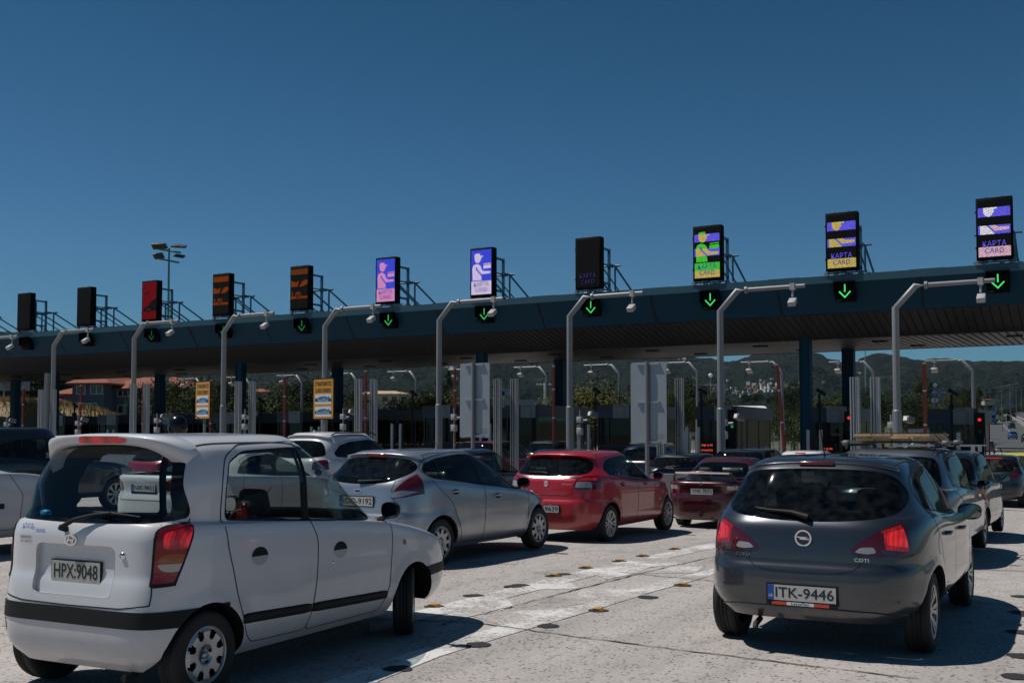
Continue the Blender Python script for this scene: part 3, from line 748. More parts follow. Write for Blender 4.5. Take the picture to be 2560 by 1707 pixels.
    if lid: seams.append(('rear', lid, .008, False, 'body'))
    seams.append(('rear', [(-W*.93, bmpz+.22), (-W*.6, bmpz+.20)], .006, False, 'body')) if kw.get('bseam') else None
    sp = dict(L=L, W=W, H=H, wheels=wheels, wr=wr, arch=arch, keys=keys, parts=parts+kw.get('more', []), seams=seams, paint=paint_m, belt=bz(cowl-.5)+.02, cowl=cowl, rim=rim, spokes=spokes)
    for k in ('mirrors', 'mirror_m', 'mirror_hs', 'steer', 'tw', 'rimr', 'rim_m', 'seats', 'flare', 'wy', 'no_heads', 'dash_m', 'arch_black'):
        if k in kw: sp[k] = kw[k]
    return sp
DLO5 = [(.62, 1.06), (.56, 1.14), (.66, 1.27), (.92, 1.35), (1.45, 1.395), (1.85, 1.38), (2.30, 1.22), (2.72, .96), (2.68, .925), (1.7, .955)]
RG5 = [(0, 1.385), (.42, 1.37), (.56, 1.31), (.66, 1.18), (.66, 1.10), (.56, 1.03), (0, .995)]
P_WHITE = paint('white_lacquer', (.56, .56, .58), 0, .06)
P_SILVER = paint('silver_lacquer', (.40, .42, .45), .75)
P_GREY = paint('grey_lacquer', (.058, .064, .075), .75, .03)
P_RED = paint('red_lacquer', (.40, .004, .014), .15, .05)
P_MAROON = paint('maroon_lacquer', (.050, .004, .009), .2)
P_BLACK = paint('black_lacquer', (.008, .008, .010), .1)
P_NAVY = paint('navy_lacquer', (.005, .008, .018), .2)
P_TEAL = paint('slate_lacquer', (.010, .013, .016), .2)
P_YEL = paint('yellow_lacquer', (.45, .40, .05), 0)
P_BLUE = paint('blue_lacquer', (.01, .08, .25), .2)
P_EST = paint('estate_silver_lacquer', (.13, .15, .18), .7)
def emblem(parent, M, kind):
    b = MB()
    def ring(cx, cy, rx, ry, th, n=28, z=.004):
        for k in range(n):
            a0, a1 = 2*math.pi*k/n, 2*math.pi*(k+1)/n
            P = lambda a, q: (cx+(rx+q)*math.cos(a), cy+(ry+q)*math.sin(a), z)
            b.add([P(a0, -th/2), P(a0, th/2), P(a1, th/2), P(a1, -th/2)], [(0, 1, 2, 3)])
    if kind == 'slanted_h': 
        ring(0, 0, .052, .030, .010)
        for pts in ([(-.034, -.016), (-.024, -.019), (-.008, .021), (-.019, .021)], [(.008, -.021), (.019, -.021), (.034, .016), (.024, .019)], [(-.022, -.004), (-.016, .006), (.022, .004), (.016, -.006)]): b.add([(x, y, .004) for x, y in pts], [(0, 1, 2, 3)])
    if kind == 'bolt_ring':
        ring(0, 0, .056, .056, .012)
        b.add([(-.075, .010, .006), (-.01, .010, .006), (.075, .002, .006), (.015, -.012, .006), (-.02, -.004, .006)], [(0, 1, 2)]); b.add([(-.066, .012, .0062), (.03, .009, .0062), (.012, -.002, .0062), (-.03, .002, .0062)], [(0, 1, 2, 3)]); b.add([(.066, -.012, .0062), (-.03, -.009, .0062), (-.012, .002, .0062), (.03, -.002, .0062)], [(0, 1, 2, 3)])
    if kind == 's_diamond':
        b.add([(-.04, .012, .004), (0, .05, .004), (.04, .020, .004), (.02, .012, .004), (0, .028, .004), (-.016, .014, .004)], [(0, 1, 2, 3, 4, 5)])
        b.add([(.04, -.012, .004), (0, -.05, .004), (-.04, -.020, .004), (-.02, -.012, .004), (0, -.028, .004), (.016, -.014, .004)], [(0, 1, 2, 3, 4, 5)])
        b.add([(-.04, .012, .0042), (-.016, .014, .0042), (.04, -.012, .0042), (.016, -.016, .0042)], [(0, 1, 2, 3)])
    if kind == 'oval': ring(0, 0, .055, .022, .008)
    if kind == 'four_rings':
        for i in range(4): ring(-.072+.048*i, 0, .029, .029, .008)
    if kind == 'three_diamonds':
        for a in (90, 210, 330):
            c, s = math.cos(R(a)), math.sin(R(a)); b.add([(0, 0, .004), (c*.022-s*.014, s*.022+c*.014, .004), (c*.045, s*.045, .004), (c*.022+s*.014, s*.022-c*.014, .004)], [(0, 1, 2, 3)])
    me = b.mesh('emblem', fix=False); me.transform(M)
    o = link_mesh('emblem', me, parent, [M_CHROME])
    if kind == 'oval':
        b = MB(); b.add([(.052*math.cos(2*math.pi*k/24), .020*math.sin(2*math.pi*k/24), .003) for k in range(24)], [tuple(range(24))]); me = b.mesh('emblem_field', fix=False); me.transform(M); link_mesh('emblem_field', me, o, [mat('emblem_blue', (.01, .03, .15), .3)])
    return o
def wiper(parent, surf, pivot, tip, blade, m=None):
    def P(p, lift): l, n = surf('rear', *p); l = l if l is not None else Vector((.1, *p)); n = n if n is not None else Vector((-1, 0, 0)); return l+n*lift
    b = MB(); a, t = P(pivot, .03), P(tip, .035); b.tube([a-Vector((.0, 0, .0)), lerp_v(a, t, .5)+Vector((-.012, 0, .004)), t], [.014, .010, .007], 8)
    b.lathe([(.001, -.03), (.02, -.028), (.024, .02)], 12, 'x', c=tuple(a))
    b0 = P(blade[0], .018); b1 = P(blade[1], .018); mid = lerp_v(b0, b1, .5); mm = P(lerp2(blade[0], blade[1], .5), .02); b.tube([b0, mm, b1], [.006, .012, .006], 6)
    b.build('rear_wiper', [M_BLACK], parent)
def lerp_v(a, b, t): return a+(b-a)*t
def aerial(parent, base, tip, r=.004):
    b = MB(); base = Vector(base); tip = Vector(tip); b.tube([base, lerp_v(base, tip, .12), tip], [r*3.5, r*1.6, r], 6); b.build('aerial', [M_BLACK], parent)
def spoiler(parent, m, xt, z, w, xo=.10, drop=.05, th=.03, xin=.12, name='roof_spoiler', end=.0):
    """lip over the rear screen: lofted section along y, its ends running down beside the glass"""
    b = MB(); n = 36; vs = []; xo0 = xo
    for i in range(n+1):
        a = math.sin((i/n-.5)*math.pi); y = w*a; q = abs(a); dz = -drop*q**3-end*.5*q**10; dx = .09*q**6; xi = xin*(1-.80*q**6); xo = xo0*(1-.45*q**6)
        for (p, c) in ((xi, .008-.02*q**4), (.0, .012), (-xo, 0), (-xo-.004, -.010), (-xo+.012, -th-end*q**6), (xi*.4, -th*1.1-end*.6*q**8)): vs.append((xt+p+dx, y, z+c+dz))
    fs = []
    for i in range(n):
        for j in range(5): fs.append((i*6+j, i*6+j+1, (i+1)*6+j+1, (i+1)*6+j))
    fs += [(0, 1, 2, 3, 4, 5), tuple(n*6+j for j in range(6))]
    b.add(vs, fs, 0, True); return b.build(name, [m], parent)

GRP_Q = 'cars queueing for the toll lanes'
# ============ 1. small white hatchback, foreground left
def atos():
    W = .755
    def km(k):
        for i in range(8): k[i]['nr'] = 8.5; k[i]['nf'] = 5.2
        for i in range(8, len(k)): k[i]['nr'] = 6.5
        k[0]['w'] = .64; k[3]['xr'] = .02; k[4]['xr'] = .03; k[6]['xr'] = .05
    sp = hatch(L=3.68, W=W, H=1.66, wheels=(.445, 2.85), wr=.275, arch=.322, zs=.21, belt=((0, 1.10), (1.3, 1.035), (2.45, .955), (2.9, .88), (3.45, .73), (3.68, .60)), cowl=2.66, cowlz=1.01, lampsubx=.345,
               xrb=.078, xrt=.30, hlw=.84, no_heads=True, glass_m=glass('clear_window', (.80, .85, .84)), roof_f=1.72, wroof=.605, wmid=.69, roofz=1.56, nr=5.2, shoulder=.80, bmpz=.46,
               dlo=[(.62, 1.095), (.635, 1.32), (.70, 1.47), (.86, 1.54), (1.38, 1.56), (1.72, 1.55), (2.02, 1.415), (2.30, 1.14), (2.44, .985), (2.30, .975), (1.45, 1.035)],
               bp=((1.44, 1.60), (1.47, 1.04)), paint_m=P_WHITE, ai=7,
               rd=[(1.44, 1.60), (1.47, 1.04), (1.535, .90), (1.52, .60), (1.44, .27), (.86, .285), (.77, .36), (.70, .58), (.605, .92), (.585, 1.15), (.61, 1.36), (.68, 1.50), (.84, 1.58)],
               fd=[(1.44, 1.60), (1.76, 1.585), (2.06, 1.445), (2.34, 1.17), (2.50, 1.00), (2.505, .82), (2.47, .45), (2.38, .265), (1.44, .27), (1.52, .60), (1.535, .90), (1.47, 1.04)],
               rg=[(0, 1.61), (.47, 1.595), (.585, 1.53), (.645, 1.31), (.665, 1.165), (.65, 1.11), (.3, 1.10), (0, 1.095)],
               rg2=[(0, 1.565), (.36, 1.55), (.475, 1.48), (.53, 1.28), (.54, 1.20), (.50, 1.165), (0, 1.155)],
               lamp=[(0.615, 1.085), (0.715, 1.125), (0.95, 1.135), (0.95, 1.0), (0.767, 0.88), (0.755, 0.79), (0.715, 0.735), (0.605, 0.725)], lampx=.38,
               lampm=M_BLACK,
               lampsub=[('lens', mat('bright_red_lens', (.26, .005, .010), .15, coat=.5), [(0.628, 1.07), (0.705, 1.105), (0.9, 1.11), (0.9, 1.0), (0.753, 0.88), (0.737, 0.8), (0.695, 0.755), (0.618, 0.75)]),
                        ('brake_glow', lens_lit('half_lit_ribs', (.26, .006, .01), .50, 30, .1), [(0.65, 1.05), (0.705, 1.08), (0.76, 1.07), (0.76, 0.97), (0.685, 0.95), (0.655, 0.965)]),
                        ('indicator_lens', M_AMBER, [(0.632, 0.875), (0.65, 0.915), (0.69, 0.93), (0.725, 0.91), (0.74, 0.872)]),
                        ('reversing_lens', M_CLEAR, [(0.632, 0.868), (0.74, 0.866), (0.725, 0.832), (0.69, 0.815), (0.65, 0.83)])],
               lid=[(.615, 1.10), (.615, .80), (.625, .69), (.62, .625), (.42, .60), (0, .595), (-.42, .60), (-.62, .625), (-.625, .69), (-.615, .80), (-.615, 1.10)],
               rim='cap', spokes=8, tw=.165, rimr=.175, wy=.030, steer=30, arch_black=True, keymod=km,
               mirrors=[(2.36, .735, 1.055, 1.0)], mirror_m=M_BLACK, mirror_hs=(.11, .15, .13),
               more=[dict(name='lamp_surround', poly=[(.168, .738), (.20, .80), (.255, .92), (.31, 1.04), (.34, 1.13), (.50, 1.13), (.50, .738)], pj='side', m=M_BLACK), dict(name='quarter_panel', poly=[(.17, .69), (.215, .79), (.27, .91), (.325, 1.03), (.355, 1.16), (.52, 1.16), (.52, .69)], pj='side', m=P_WHITE),
                     dict(name='bumper_moulding', poly=[(-.9, .485), (.9, .485), (.9, .585), (-.9, .585)], pj='rear', m=M_BLACK, xmax=.24, off=.008, skirt=.012, split=False),
                     dict(name='bumper_moulding', poly=[(.2, .485), (.6, .485), (.6, .585), (.2, .585)], pj='side', m=M_BLACK, off=.008, skirt=.012),
                     dict(name='plate_recess', poly=fillet([(.345, .965), (-.345, .965), (-.345, .655), (.345, .655)], .05, 4), pj='rear', m=P_WHITE, xmax=.3, off=-.028, skirt=-.029, split=False, glass=True),
                     dict(name='rear_reflector', poly=circ(.63, .43, .042, 16), pj='rear', m=M_RED, xmax=.3, off=.004, skirt=.01, split=False),
                     dict(name='side_repeater', poly=circ(2.68, .775, .022, 14), pj='side', m=M_AMBER, off=.005, skirt=.008, far=False),
                     dict(name='front_bumper_moulding', poly=[(3.0, .46), (3.6, .46), (3.6, .54), (3.0, .54)], pj='side', m=M_BLACK, off=.006, skirt=.01)])
    root, surf, objs, rib = car('white_hatchback', sp, (-5.605, 4.445, -2.4), 3, label='small white hatchback with tall roof spoiler and plate HPX 9048, foreground left', cat='car', group=GRP_Q)
    body = objs[('body', 0)]
    # door mouldings, handles
    for sd in (-1, 1):
        for (own, x0, x1, z0, z1) in (('rear_door', .735, 1.455, .455, .425), ('front_door', 1.475, 2.435, .423, .388)):
            b = MB(); n = 14; vs = []
            for i in range(n+1):
                x = x0+(x1-x0)*i/n; z = z0+(z1-z0)*i/n; h = .034*(1 if .04 < i/n < .97 else .85)
                for dz, lf in ((-h, .001), (-h*.8, .012), (h*.8, .012), (h, .001)):
                    l, nn = surf('side', x, z+dz, sd); vs.append(l+nn*lf)
            b.add(vs, [(i*4+j, i*4+j+1, (i+1)*4+j+1, (i+1)*4+j) for i in range(n) for j in range(3)]+[(0, 1, 2, 3), tuple(n*4+j for j in range(4))], 0, True)
            b.build('door_moulding', [M_BLACK], objs[(own, sd)])
        for (own, x, z) in (('rear_door', .90, .845), ('front_door', 1.80, .80)):
            b = MB(); n = 28; vs = []
            c, nn = surf('side', x, z, sd); vs.append(c+nn*.002)
            for k in range(n):
                l, nn = surf('side', x+.082*math.cos(2*math.pi*k/n), z+.060*math.sin(2*math.pi*k/n), sd); vs.append(l+nn*.002)
            b.add(vs, [(0, 1+k, 1+(k+1) % n) for k in range(n)], 0)
            for k in range(n):
                b.m[k] = 0 if k < n/2 else 1
            b.build('door_handle', [M_SEAM, paint('handle_cup', (.36, .38, .42))], objs[(own, sd)], fix=False)
    l, nn = surf('side', 1.715, .715, -1); b = MB(); b.lathe([(.001, -.004), (.012, -.003), (.014, .01)], 14, c=tuple(l)); b.build('lock', [M_CHROME], objs[('front_door', -1)])
    # tailgate furniture
    Mf = rear_frame(surf, .0, .795, -.016); plate(root, Mf @ Matrix.Translation((0, 0, .0)), 'HPX:9048', w=.42, h=.128, eu=False, frame=(.008, .008), th=.095, pm=mat('old_plate', (.36, .365, .33), .5, noise=.15, nscale=12))
    emblem(root, rear_frame(surf, .035, .99, .004), 'slanted_h')
    l, nn = surf('rear', -.41, .915); b = MB(); b.lathe([(.001, -.012), (.018, -.010), (.020, .01)], 16, 'x', c=tuple(l)); b.build('lock', [M_CHROME], root)
    Mb = mat('badge_blue', (.03, .14, .42), .4)
    lettering('badge', 'ATOS', .058, Mb, root, rear_frame(surf, .44, 1.055, .003), width=.115); lettering('badge', 'PRIME', .034, Mb, root, rear_frame(surf, .315, 1.035, .003), width=.085)
    lettering('badge', 'valentinis', .034, M_INK, root, rear_frame(surf, .45, .995, .003), width=.115); lettering('badge', 'SEAT-SERVICE', .018, M_INK, root, rear_frame(surf, .445, .965, .003), width=.11)
    wiper(root, surf, (.17, 1.045), (-.26, 1.16), (-.08, -0) if False else (-.09, 1.145), ) if False else None
    P = lambda y, z, lf: (lambda r: r[0]+r[1]*lf)(surf('rear', y, z))
    b = MB(); b.tube([P(.09, 1.055, .045), P(-.01, 1.095, .05), P(-.14, 1.135, .045), P(-.26, 1.155, .03)], [.017, .013, .010, .008], 8); b.tube([P(.09, 1.055, .0), P(.09, 1.055, .05)], .02, 10); b.tube([P(-.10, 1.16, .016), P(-.26, 1.155, .02), P(-.48, 1.14, .016)], [.005, .012, .005], 6); b.build('rear_wiper', [M_BLACK], root)
    spo = spoiler(root, P_WHITE, .36, 1.645, .605, xo=.15, drop=.050, th=.060, xin=.16, end=.10)
    b = MB(); vs = []
    for y, z0, z1 in ((.16, -.012, -.036), (.12, -.008, -.042), (-.18, -.008, -.042), (-.25, -.022, -.038)): vs += [(.2025, y, 1.645+z0), (.2055, y, 1.645+z1-.012)]
    b.add(vs, [(0, 1, 3, 2), (2, 3, 5, 4), (4, 5, 7, 6)]); b.add([(v[0]+.02, v[1], v[2]) for v in vs], [(0, 1, 3, 2), (2, 3, 5, 4), (4, 5, 7, 6)]); b.build('brake_light', [M_REDDIM], spo, fix=False)
    aerial(root, (1.45, .10, 1.645), (1.10, .16, 1.87), .0028)
    # parcel shelf with things on it, blue bags
    b = MB(); b.rbox(.16, .50, -.56, .56, 1.06, 1.085, .01); b.build('parcel_shelf', [M_LIN], root)
    bl = mat('bag_blue', (.01, .22, .45), .4)
    b = MB(); rr = random.Random(3)
    vs = [(.20+.03*rr.random(), .48-.30*i/9+.02*rr.random(), 1.09+.05*rr.random()*(1-i/10)) for i in range(10)]+[(.30, .48-.30*i/9, 1.088) for i in range(10)]
    b.add(vs, [(i, i+1, 11+i, 10+i) for i in range(9)]); b.rbox(.19, .24, .43, .50, 1.088, 1.155, .018)
    b.build('blue_plastic_bag', [bl], None, fix=True, loc=root.location, rot=root.rotation_euler, label='crumpled blue plastic bag on the parcel shelf of the small white hatchback', cat='bag')
    b = MB(); b.tube([(.13, -.45, .19), (.03, -.45, .185)], .022, 12); b.build('exhaust_pipe', [M_BLACK], root)
    return root
atos()
# ============ 2. grey hatchback, right
def corsa():
    def km(k):
        k[9]['xr'] = .335; k[10]['xr'] = .495
    sp = hatch(L=4.0, W=.868, H=1.485, wheels=(.70, 3.21), wr=.305, arch=.35, zs=.275, belt=((0, 1.02), (.6, 1.02), (1.6, .965), (2.95, .91), (3.6, .80), (4.0, .68)), cowl=3.08, cowlz=.96,
               xrb=.13, xrt=.485, roof_f=2.05, wroof=.60, wmid=.715, roofz=1.405, shoulder=.76, bmpz=.50, nr=4.4,
               dlo=[(.70, 1.075), (.68, 1.16), (.80, 1.28), (1.05, 1.345), (1.55, 1.385), (1.95, 1.365), (2.35, 1.23), (2.78, .985), (2.74, .945), (1.7, .975)], bp=((1.60, 1.42), (1.70, .96)), qp=((.98, 1.40), (1.06, 1.0)),
               paint_m=P_GREY, rg=[(0, 1.385), (.44, 1.372), (.58, 1.325), (.675, 1.20), (.675, 1.11), (.60, 1.04), (.3, 1.005), (0, .995)],
               lamp=[(.325, .79), (.42, .875), (.56, .955), (.68, 1.01), (.95, 1.0), (.95, .83), (.74, .755), (.58, .762), (.44, .768)], lampx=.27, lampsubx=.235, lampm=mat('lamp_dark_red', (.055, .004, .008), .1, coat=.8),
               lampsub=[('brake_lens', M_REDMID, [(.545, .945), (.66, .985), (.95, .965), (.95, .85), (.72, .795), (.545, .82)]), ('brake_glow', M_REDLIT, [(.585, .93), (.68, .96), (.95, .94), (.95, .87), (.72, .825), (.585, .85)]), ('fog_lens', M_REDMID, [(.42, .82), (.45, .86), (.555, .91), (.575, .88), (.47, .845)]),
                        ('tail_lens', M_RED, [(.345, .795), (.43, .865), (.56, .94), (.58, .78), (.46, .778)]), ('reversing_lens', M_CLEAR, [(.37, .79), (.41, .825), (.50, .83), (.52, .79), (.46, .78)]), ('indicator_lens', M_SMOKE, [(.55, .785), (.55, .815), (.62, .81), (.66, .775)])],
               lid=[(.40, .77), (.41, .70), (.36, .655), (.2, .63), (0, .625), (-.2, .63), (-.36, .655), (-.41, .70), (-.40, .77)], rim='spoke2', spokes=7, tw=.19, rimr=.20, rim_m=M_ALLOY,
               mirrors=[(2.60, .78, .945, 1.0)], mirror_hs=(.12, .21, .15), keymod=km, rglass_m=M_TINT,
               more=[dict(name='fuel_flap', poly=circ(.88, .80, .075, 22), pj='side', side=-1, off=.002, skirt=.004, far=False),
                     dict(name='lower_bumper', poly=[(-.72, .20), (-.70, .335), (-.5, .365), (0, .375), (.5, .365), (.70, .335), (.72, .20)], pj='rear', xmax=.35, off=.010, skirt=.014, split=False)])
    root, surf, objs, rib = car('grey_hatchback', sp, (-1.955, 7.95, .2), 3, label='dark grey hatchback with lit red brake lights and plate ITK 9446, right foreground', cat='car', group=GRP_Q)
    plate(root, rear_frame(surf, .0, .475, .016), 'ITK-9446', w=.50, eu=True, tag='LeasePlan', frame=(.012, .012), th=.08)
    emblem(root, rear_frame(surf, 0, .875, .006), 'bolt_ring')
    lettering('badge', 'CORSA', .036, M_CHROME, root, rear_frame(surf, .455, .735, .004), width=.125); lettering('badge', 'CDTI', .036, M_CHROME, root, rear_frame(surf, -.42, .735, .004), width=.10)
    wiper(root, surf, (.03, 1.02), (.28, 1.045), (.0, 1.035) if False else (-.03, 1.03)) if False else None
    P = lambda y, z, lf: (lambda r: r[0]+r[1]*lf)(surf('rear', y, z))
    b = MB(); b.tube([P(-.03, 1.01, .03), P(.10, 1.04, .035), P(.38, 1.065, .018)], [.026, .017, .006], 8); b.tube([P(-.02, 1.035, .016), P(.40, 1.075, .014)], .008, 6); b.build('rear_wiper', [M_BLACK], root)
    b = MB(); b.rbox(.495, .54, -.135, .135, 1.405, 1.437, .008); b.build('brake_light', [mat('brake_light_unlit', (.10, .008, .012), .2, coat=.6)], root)
    spoiler(root, P_GREY, .60, 1.432, .585, xo=.075, drop=.05, th=.022, xin=.10)
    aerial(root, (.80, 0, 1.465), (.62, 0, 1.72), .0035)
    for sd in (-1, 1):
        for own, x, z in (('rear_door', 1.22, .86), ('front_door', 2.12, .835)):
            l, nn = surf('side', x, z, sd); b = MB(); b.tube([l+Vector((-.085, 0, 0))-nn*.004, l+Vector((-.06, 0, .002))+nn*.03, l+Vector((.06, 0, .002))+nn*.03, l+Vector((.085, 0, 0))-nn*.004], [.012, .014, .014, .012], 8); b.build('door_handle', [P_GREY], objs[(own, sd)])
    b = MB(); b.tube([(.16, .36, .24), (.04, .36, .215), (.03, .36, .19)], .022, 12); b.build('exhaust_pipe', [M_BLACK], root)
    return root
corsa()
def handles(surf, objs, m, xs, z=(.86, .84)):
    for sd in (-1, 1):
        for own, x, zz in (('rear_door', xs[0], z[0]), ('front_door', xs[1], z[1])):
            l, nn = surf('side', x, zz, sd)
            b = MB(); n = 16; b.add([surf('side', x+.075*math.cos(2*math.pi*k/n), zz+.034*math.sin(2*math.pi*k/n), sd)[0]+nn*.002 for k in range(n)], [tuple(range(n))]); h = b.build('handle_cup', [M_SEAM], objs[(own, sd)], fix=False)
            b = MB(); b.tube([l+Vector((-.075, 0, .004)), l+Vector((-.05, 0, .006))+nn*.028, l+Vector((.05, 0, .006))+nn*.028, l+Vector((.075, 0, .004))], .012, 8); b.build('door_handle', [m], objs[(own, sd)])
# ============ 3. silver hatchback beyond the white one
def fiesta():
    sp = hatch(L=3.93, W=.85, H=1.475, wheels=(.73, 3.22), wr=.30, arch=.345, zs=.21, belt=((0, 1.10), (.5, 1.09), (1.6, .985), (2.7, .90), (3.4, .78), (3.93, .62)), cowl=3.0, cowlz=.955, xrb=.13, xrt=.46, roof_f=1.95, wroof=.60, wmid=.72, roofz=1.40, shoulder=.76,
               dlo=[(.60, 1.105), (.50, 1.20), (.60, 1.30), (.85, 1.36), (1.38, 1.405), (1.72, 1.395), (2.16, 1.27), (2.52, 1.08), (2.76, .91), (2.66, .885), (1.68, .985)], bp=((1.58, 1.44), (1.70, .97)), qp=((.80, 1.40), (.82, 1.05)), paint_m=P_SILVER,
               rg=[(0, 1.375), (.44, 1.36), (.57, 1.31), (.63, 1.22), (.56, 1.12), (.40, 1.06), (0, 1.04)], rglass_m=M_TINT, glass_m=M_TINT,
               lamp=[(.49, .875), (.54, .98), (.63, 1.12), (.715, 1.27), (.74, 1.31), (.95, 1.31), (.95, 1.03), (.82, .94), (.64, .885)], lampx=.42, lampm=M_RED,
               lampsub=[('reversing_lens', M_CLEAR, [(.50, .885), (.52, .95), (.62, .975), (.74, .955), (.62, .895)])], rim='cap', spokes=9, tw=.18, rimr=.20,
               lid=[(.52, 1.09), (.50, .98), (.56, .80), (.52, .64), (0, .62), (-.52, .64), (-.56, .80), (-.50, .98), (-.52, 1.09)], mirrors=[(2.62, .79, .985, 1.0)], mirror_m=M_BLACK, mirror_hs=(.12, .19, .14), wy=.03)
    root, surf, objs, rib = car('silver_hatchback', sp, (-8.13, 10.62, 2.1), 3, label='silver hatchback with pointed red tail light seen just beyond the small white hatchback', cat='car', group=GRP_Q)
    plate(root, rear_frame(surf, 0, .83, .012), 'IOO-9192', eu=True); emblem(root, rear_frame(surf, 0, .955, .006), 'oval')
    handles(surf, objs, P_SILVER, (1.02, 2.02), (.925, .83))
    b = MB(); b.rbox(.40, .45, -.15, .15, 1.395, 1.42, .008); b.build('brake_light', [M_REDDIM], root)
    spoiler(root, P_SILVER, .55, 1.423, .59, xo=.12, drop=.05, th=.022, xin=.10); aerial(root, (1.85, 0, 1.44), (1.68, 0, 1.60), .003)
    P = lambda y, z, lf: (lambda r: r[0]+r[1]*lf)(surf('rear', y, z)); b = MB(); b.tube([P(0, 1.06, .03), P(-.2, 1.075, .025), P(-.34, 1.09, .016)], [.02, .014, .006], 8); b.build('rear_wiper', [M_BLACK], root)
fiesta()
# ============ 4. red hatchback in the middle
def baleno():
    sp = hatch(L=3.98, W=.868, H=1.475, wheels=(.72, 3.26), wr=.305, arch=.345, zs=.23, belt=((0, 1.06), (.5, 1.07), (1.7, .985), (2.9, .93), (3.5, .84), (3.98, .66)), cowl=3.05, cowlz=.97, xrb=.12, xrt=.42, roof_f=2.05, wroof=.61, wmid=.72, roofz=1.395, shoulder=.78,
               dlo=[(.74, 1.075), (.66, 1.18), (.84, 1.305), (1.10, 1.35), (1.58, 1.385), (1.98, 1.355), (2.34, 1.20), (2.76, .965), (2.70, .93), (1.71, .975)], bp=((1.62, 1.42), (1.78, .97)), qp=((1.0, 1.40), (1.06, 1.0)), paint_m=P_RED,
               rg=[(0, 1.38), (.46, 1.365), (.60, 1.31), (.66, 1.18), (.62, 1.10), (.3, 1.075), (0, 1.065)], rglass_m=M_TINT,
               lamp=[(.47, .885), (.50, 1.03), (.60, 1.075), (.95, 1.09), (.95, .88), (.66, .865)], lampx=.42, lampm=M_RED,
               lampsub=[('reversing_lens', M_CLEAR, [(.50, .90), (.515, .985), (.70, .99), (.72, .90)]), ('brake_lens', M_REDDIM, [(.52, 1.0), (.54, 1.045), (.82, 1.06), (.82, 1.01)])], rim='spoke2', spokes=8, tw=.19, rimr=.205,
               lid=[(.47, .90), (.46, .82), (.38, .775), (0, .77), (-.38, .775), (-.46, .82), (-.47, .90)], mirrors=[(2.62, .80, 1.01, 1.0)], mirror_hs=(.12, .18, .13), wy=.03)
    root, surf, objs, rib = car('red_hatchback', sp, (-7.73, 15.0, .3), 3, label='bright red hatchback with plate ending 9639, in the middle of the queue', cat='car', group=GRP_Q)
    plate(root, rear_frame(surf, .0, .56, .012), 'ITX-9639', eu=True); emblem(root, rear_frame(surf, 0, .955, .006), 's_diamond')
    lettering('badge', 'BALENO', .035, M_CHROME, root, rear_frame(surf, -.37, .95, .004), width=.17); lettering('badge', 'SUZUKI', .03, M_CHROME, root, rear_frame(surf, .36, .95, .004), width=.12)
    handles(surf, objs, P_RED, (1.15, 2.12), (.92, .90))
    P = lambda y, z, lf: (lambda r: r[0]+r[1]*lf)(surf('rear', y, z))
    b = MB(); vs = []
    for i in range(17):
        y = -.58+1.16*i/16; vs += [P(y, 1.065, .008), P(y, 1.03+.025*abs(y/.58)**2, .008)]
    b.add(vs, [(2*i, 2*i+1, 2*i+3, 2*i+2) for i in range(16)], 0, True); b.build('chrome_strip', [M_CHROME], root, fix=False)
    b = MB(); b.rbox(.37, .43, -.10, .10, 1.395, 1.42, .006); b.build('brake_light', [M_REDLIT], root)
    spoiler(root, P_RED, .50, 1.42, .60, xo=.14, drop=.05, th=.024, xin=.12); aerial(root, (.85, 0, 1.46), (.70, 0, 1.62), .0035)
    b = MB(); b.tube([P(0, 1.09, .03), P(.12, 1.11, .03), P(.36, 1.12, .016)], [.02, .014, .006], 8); b.build('rear_wiper', [M_BLACK], root)
baleno()
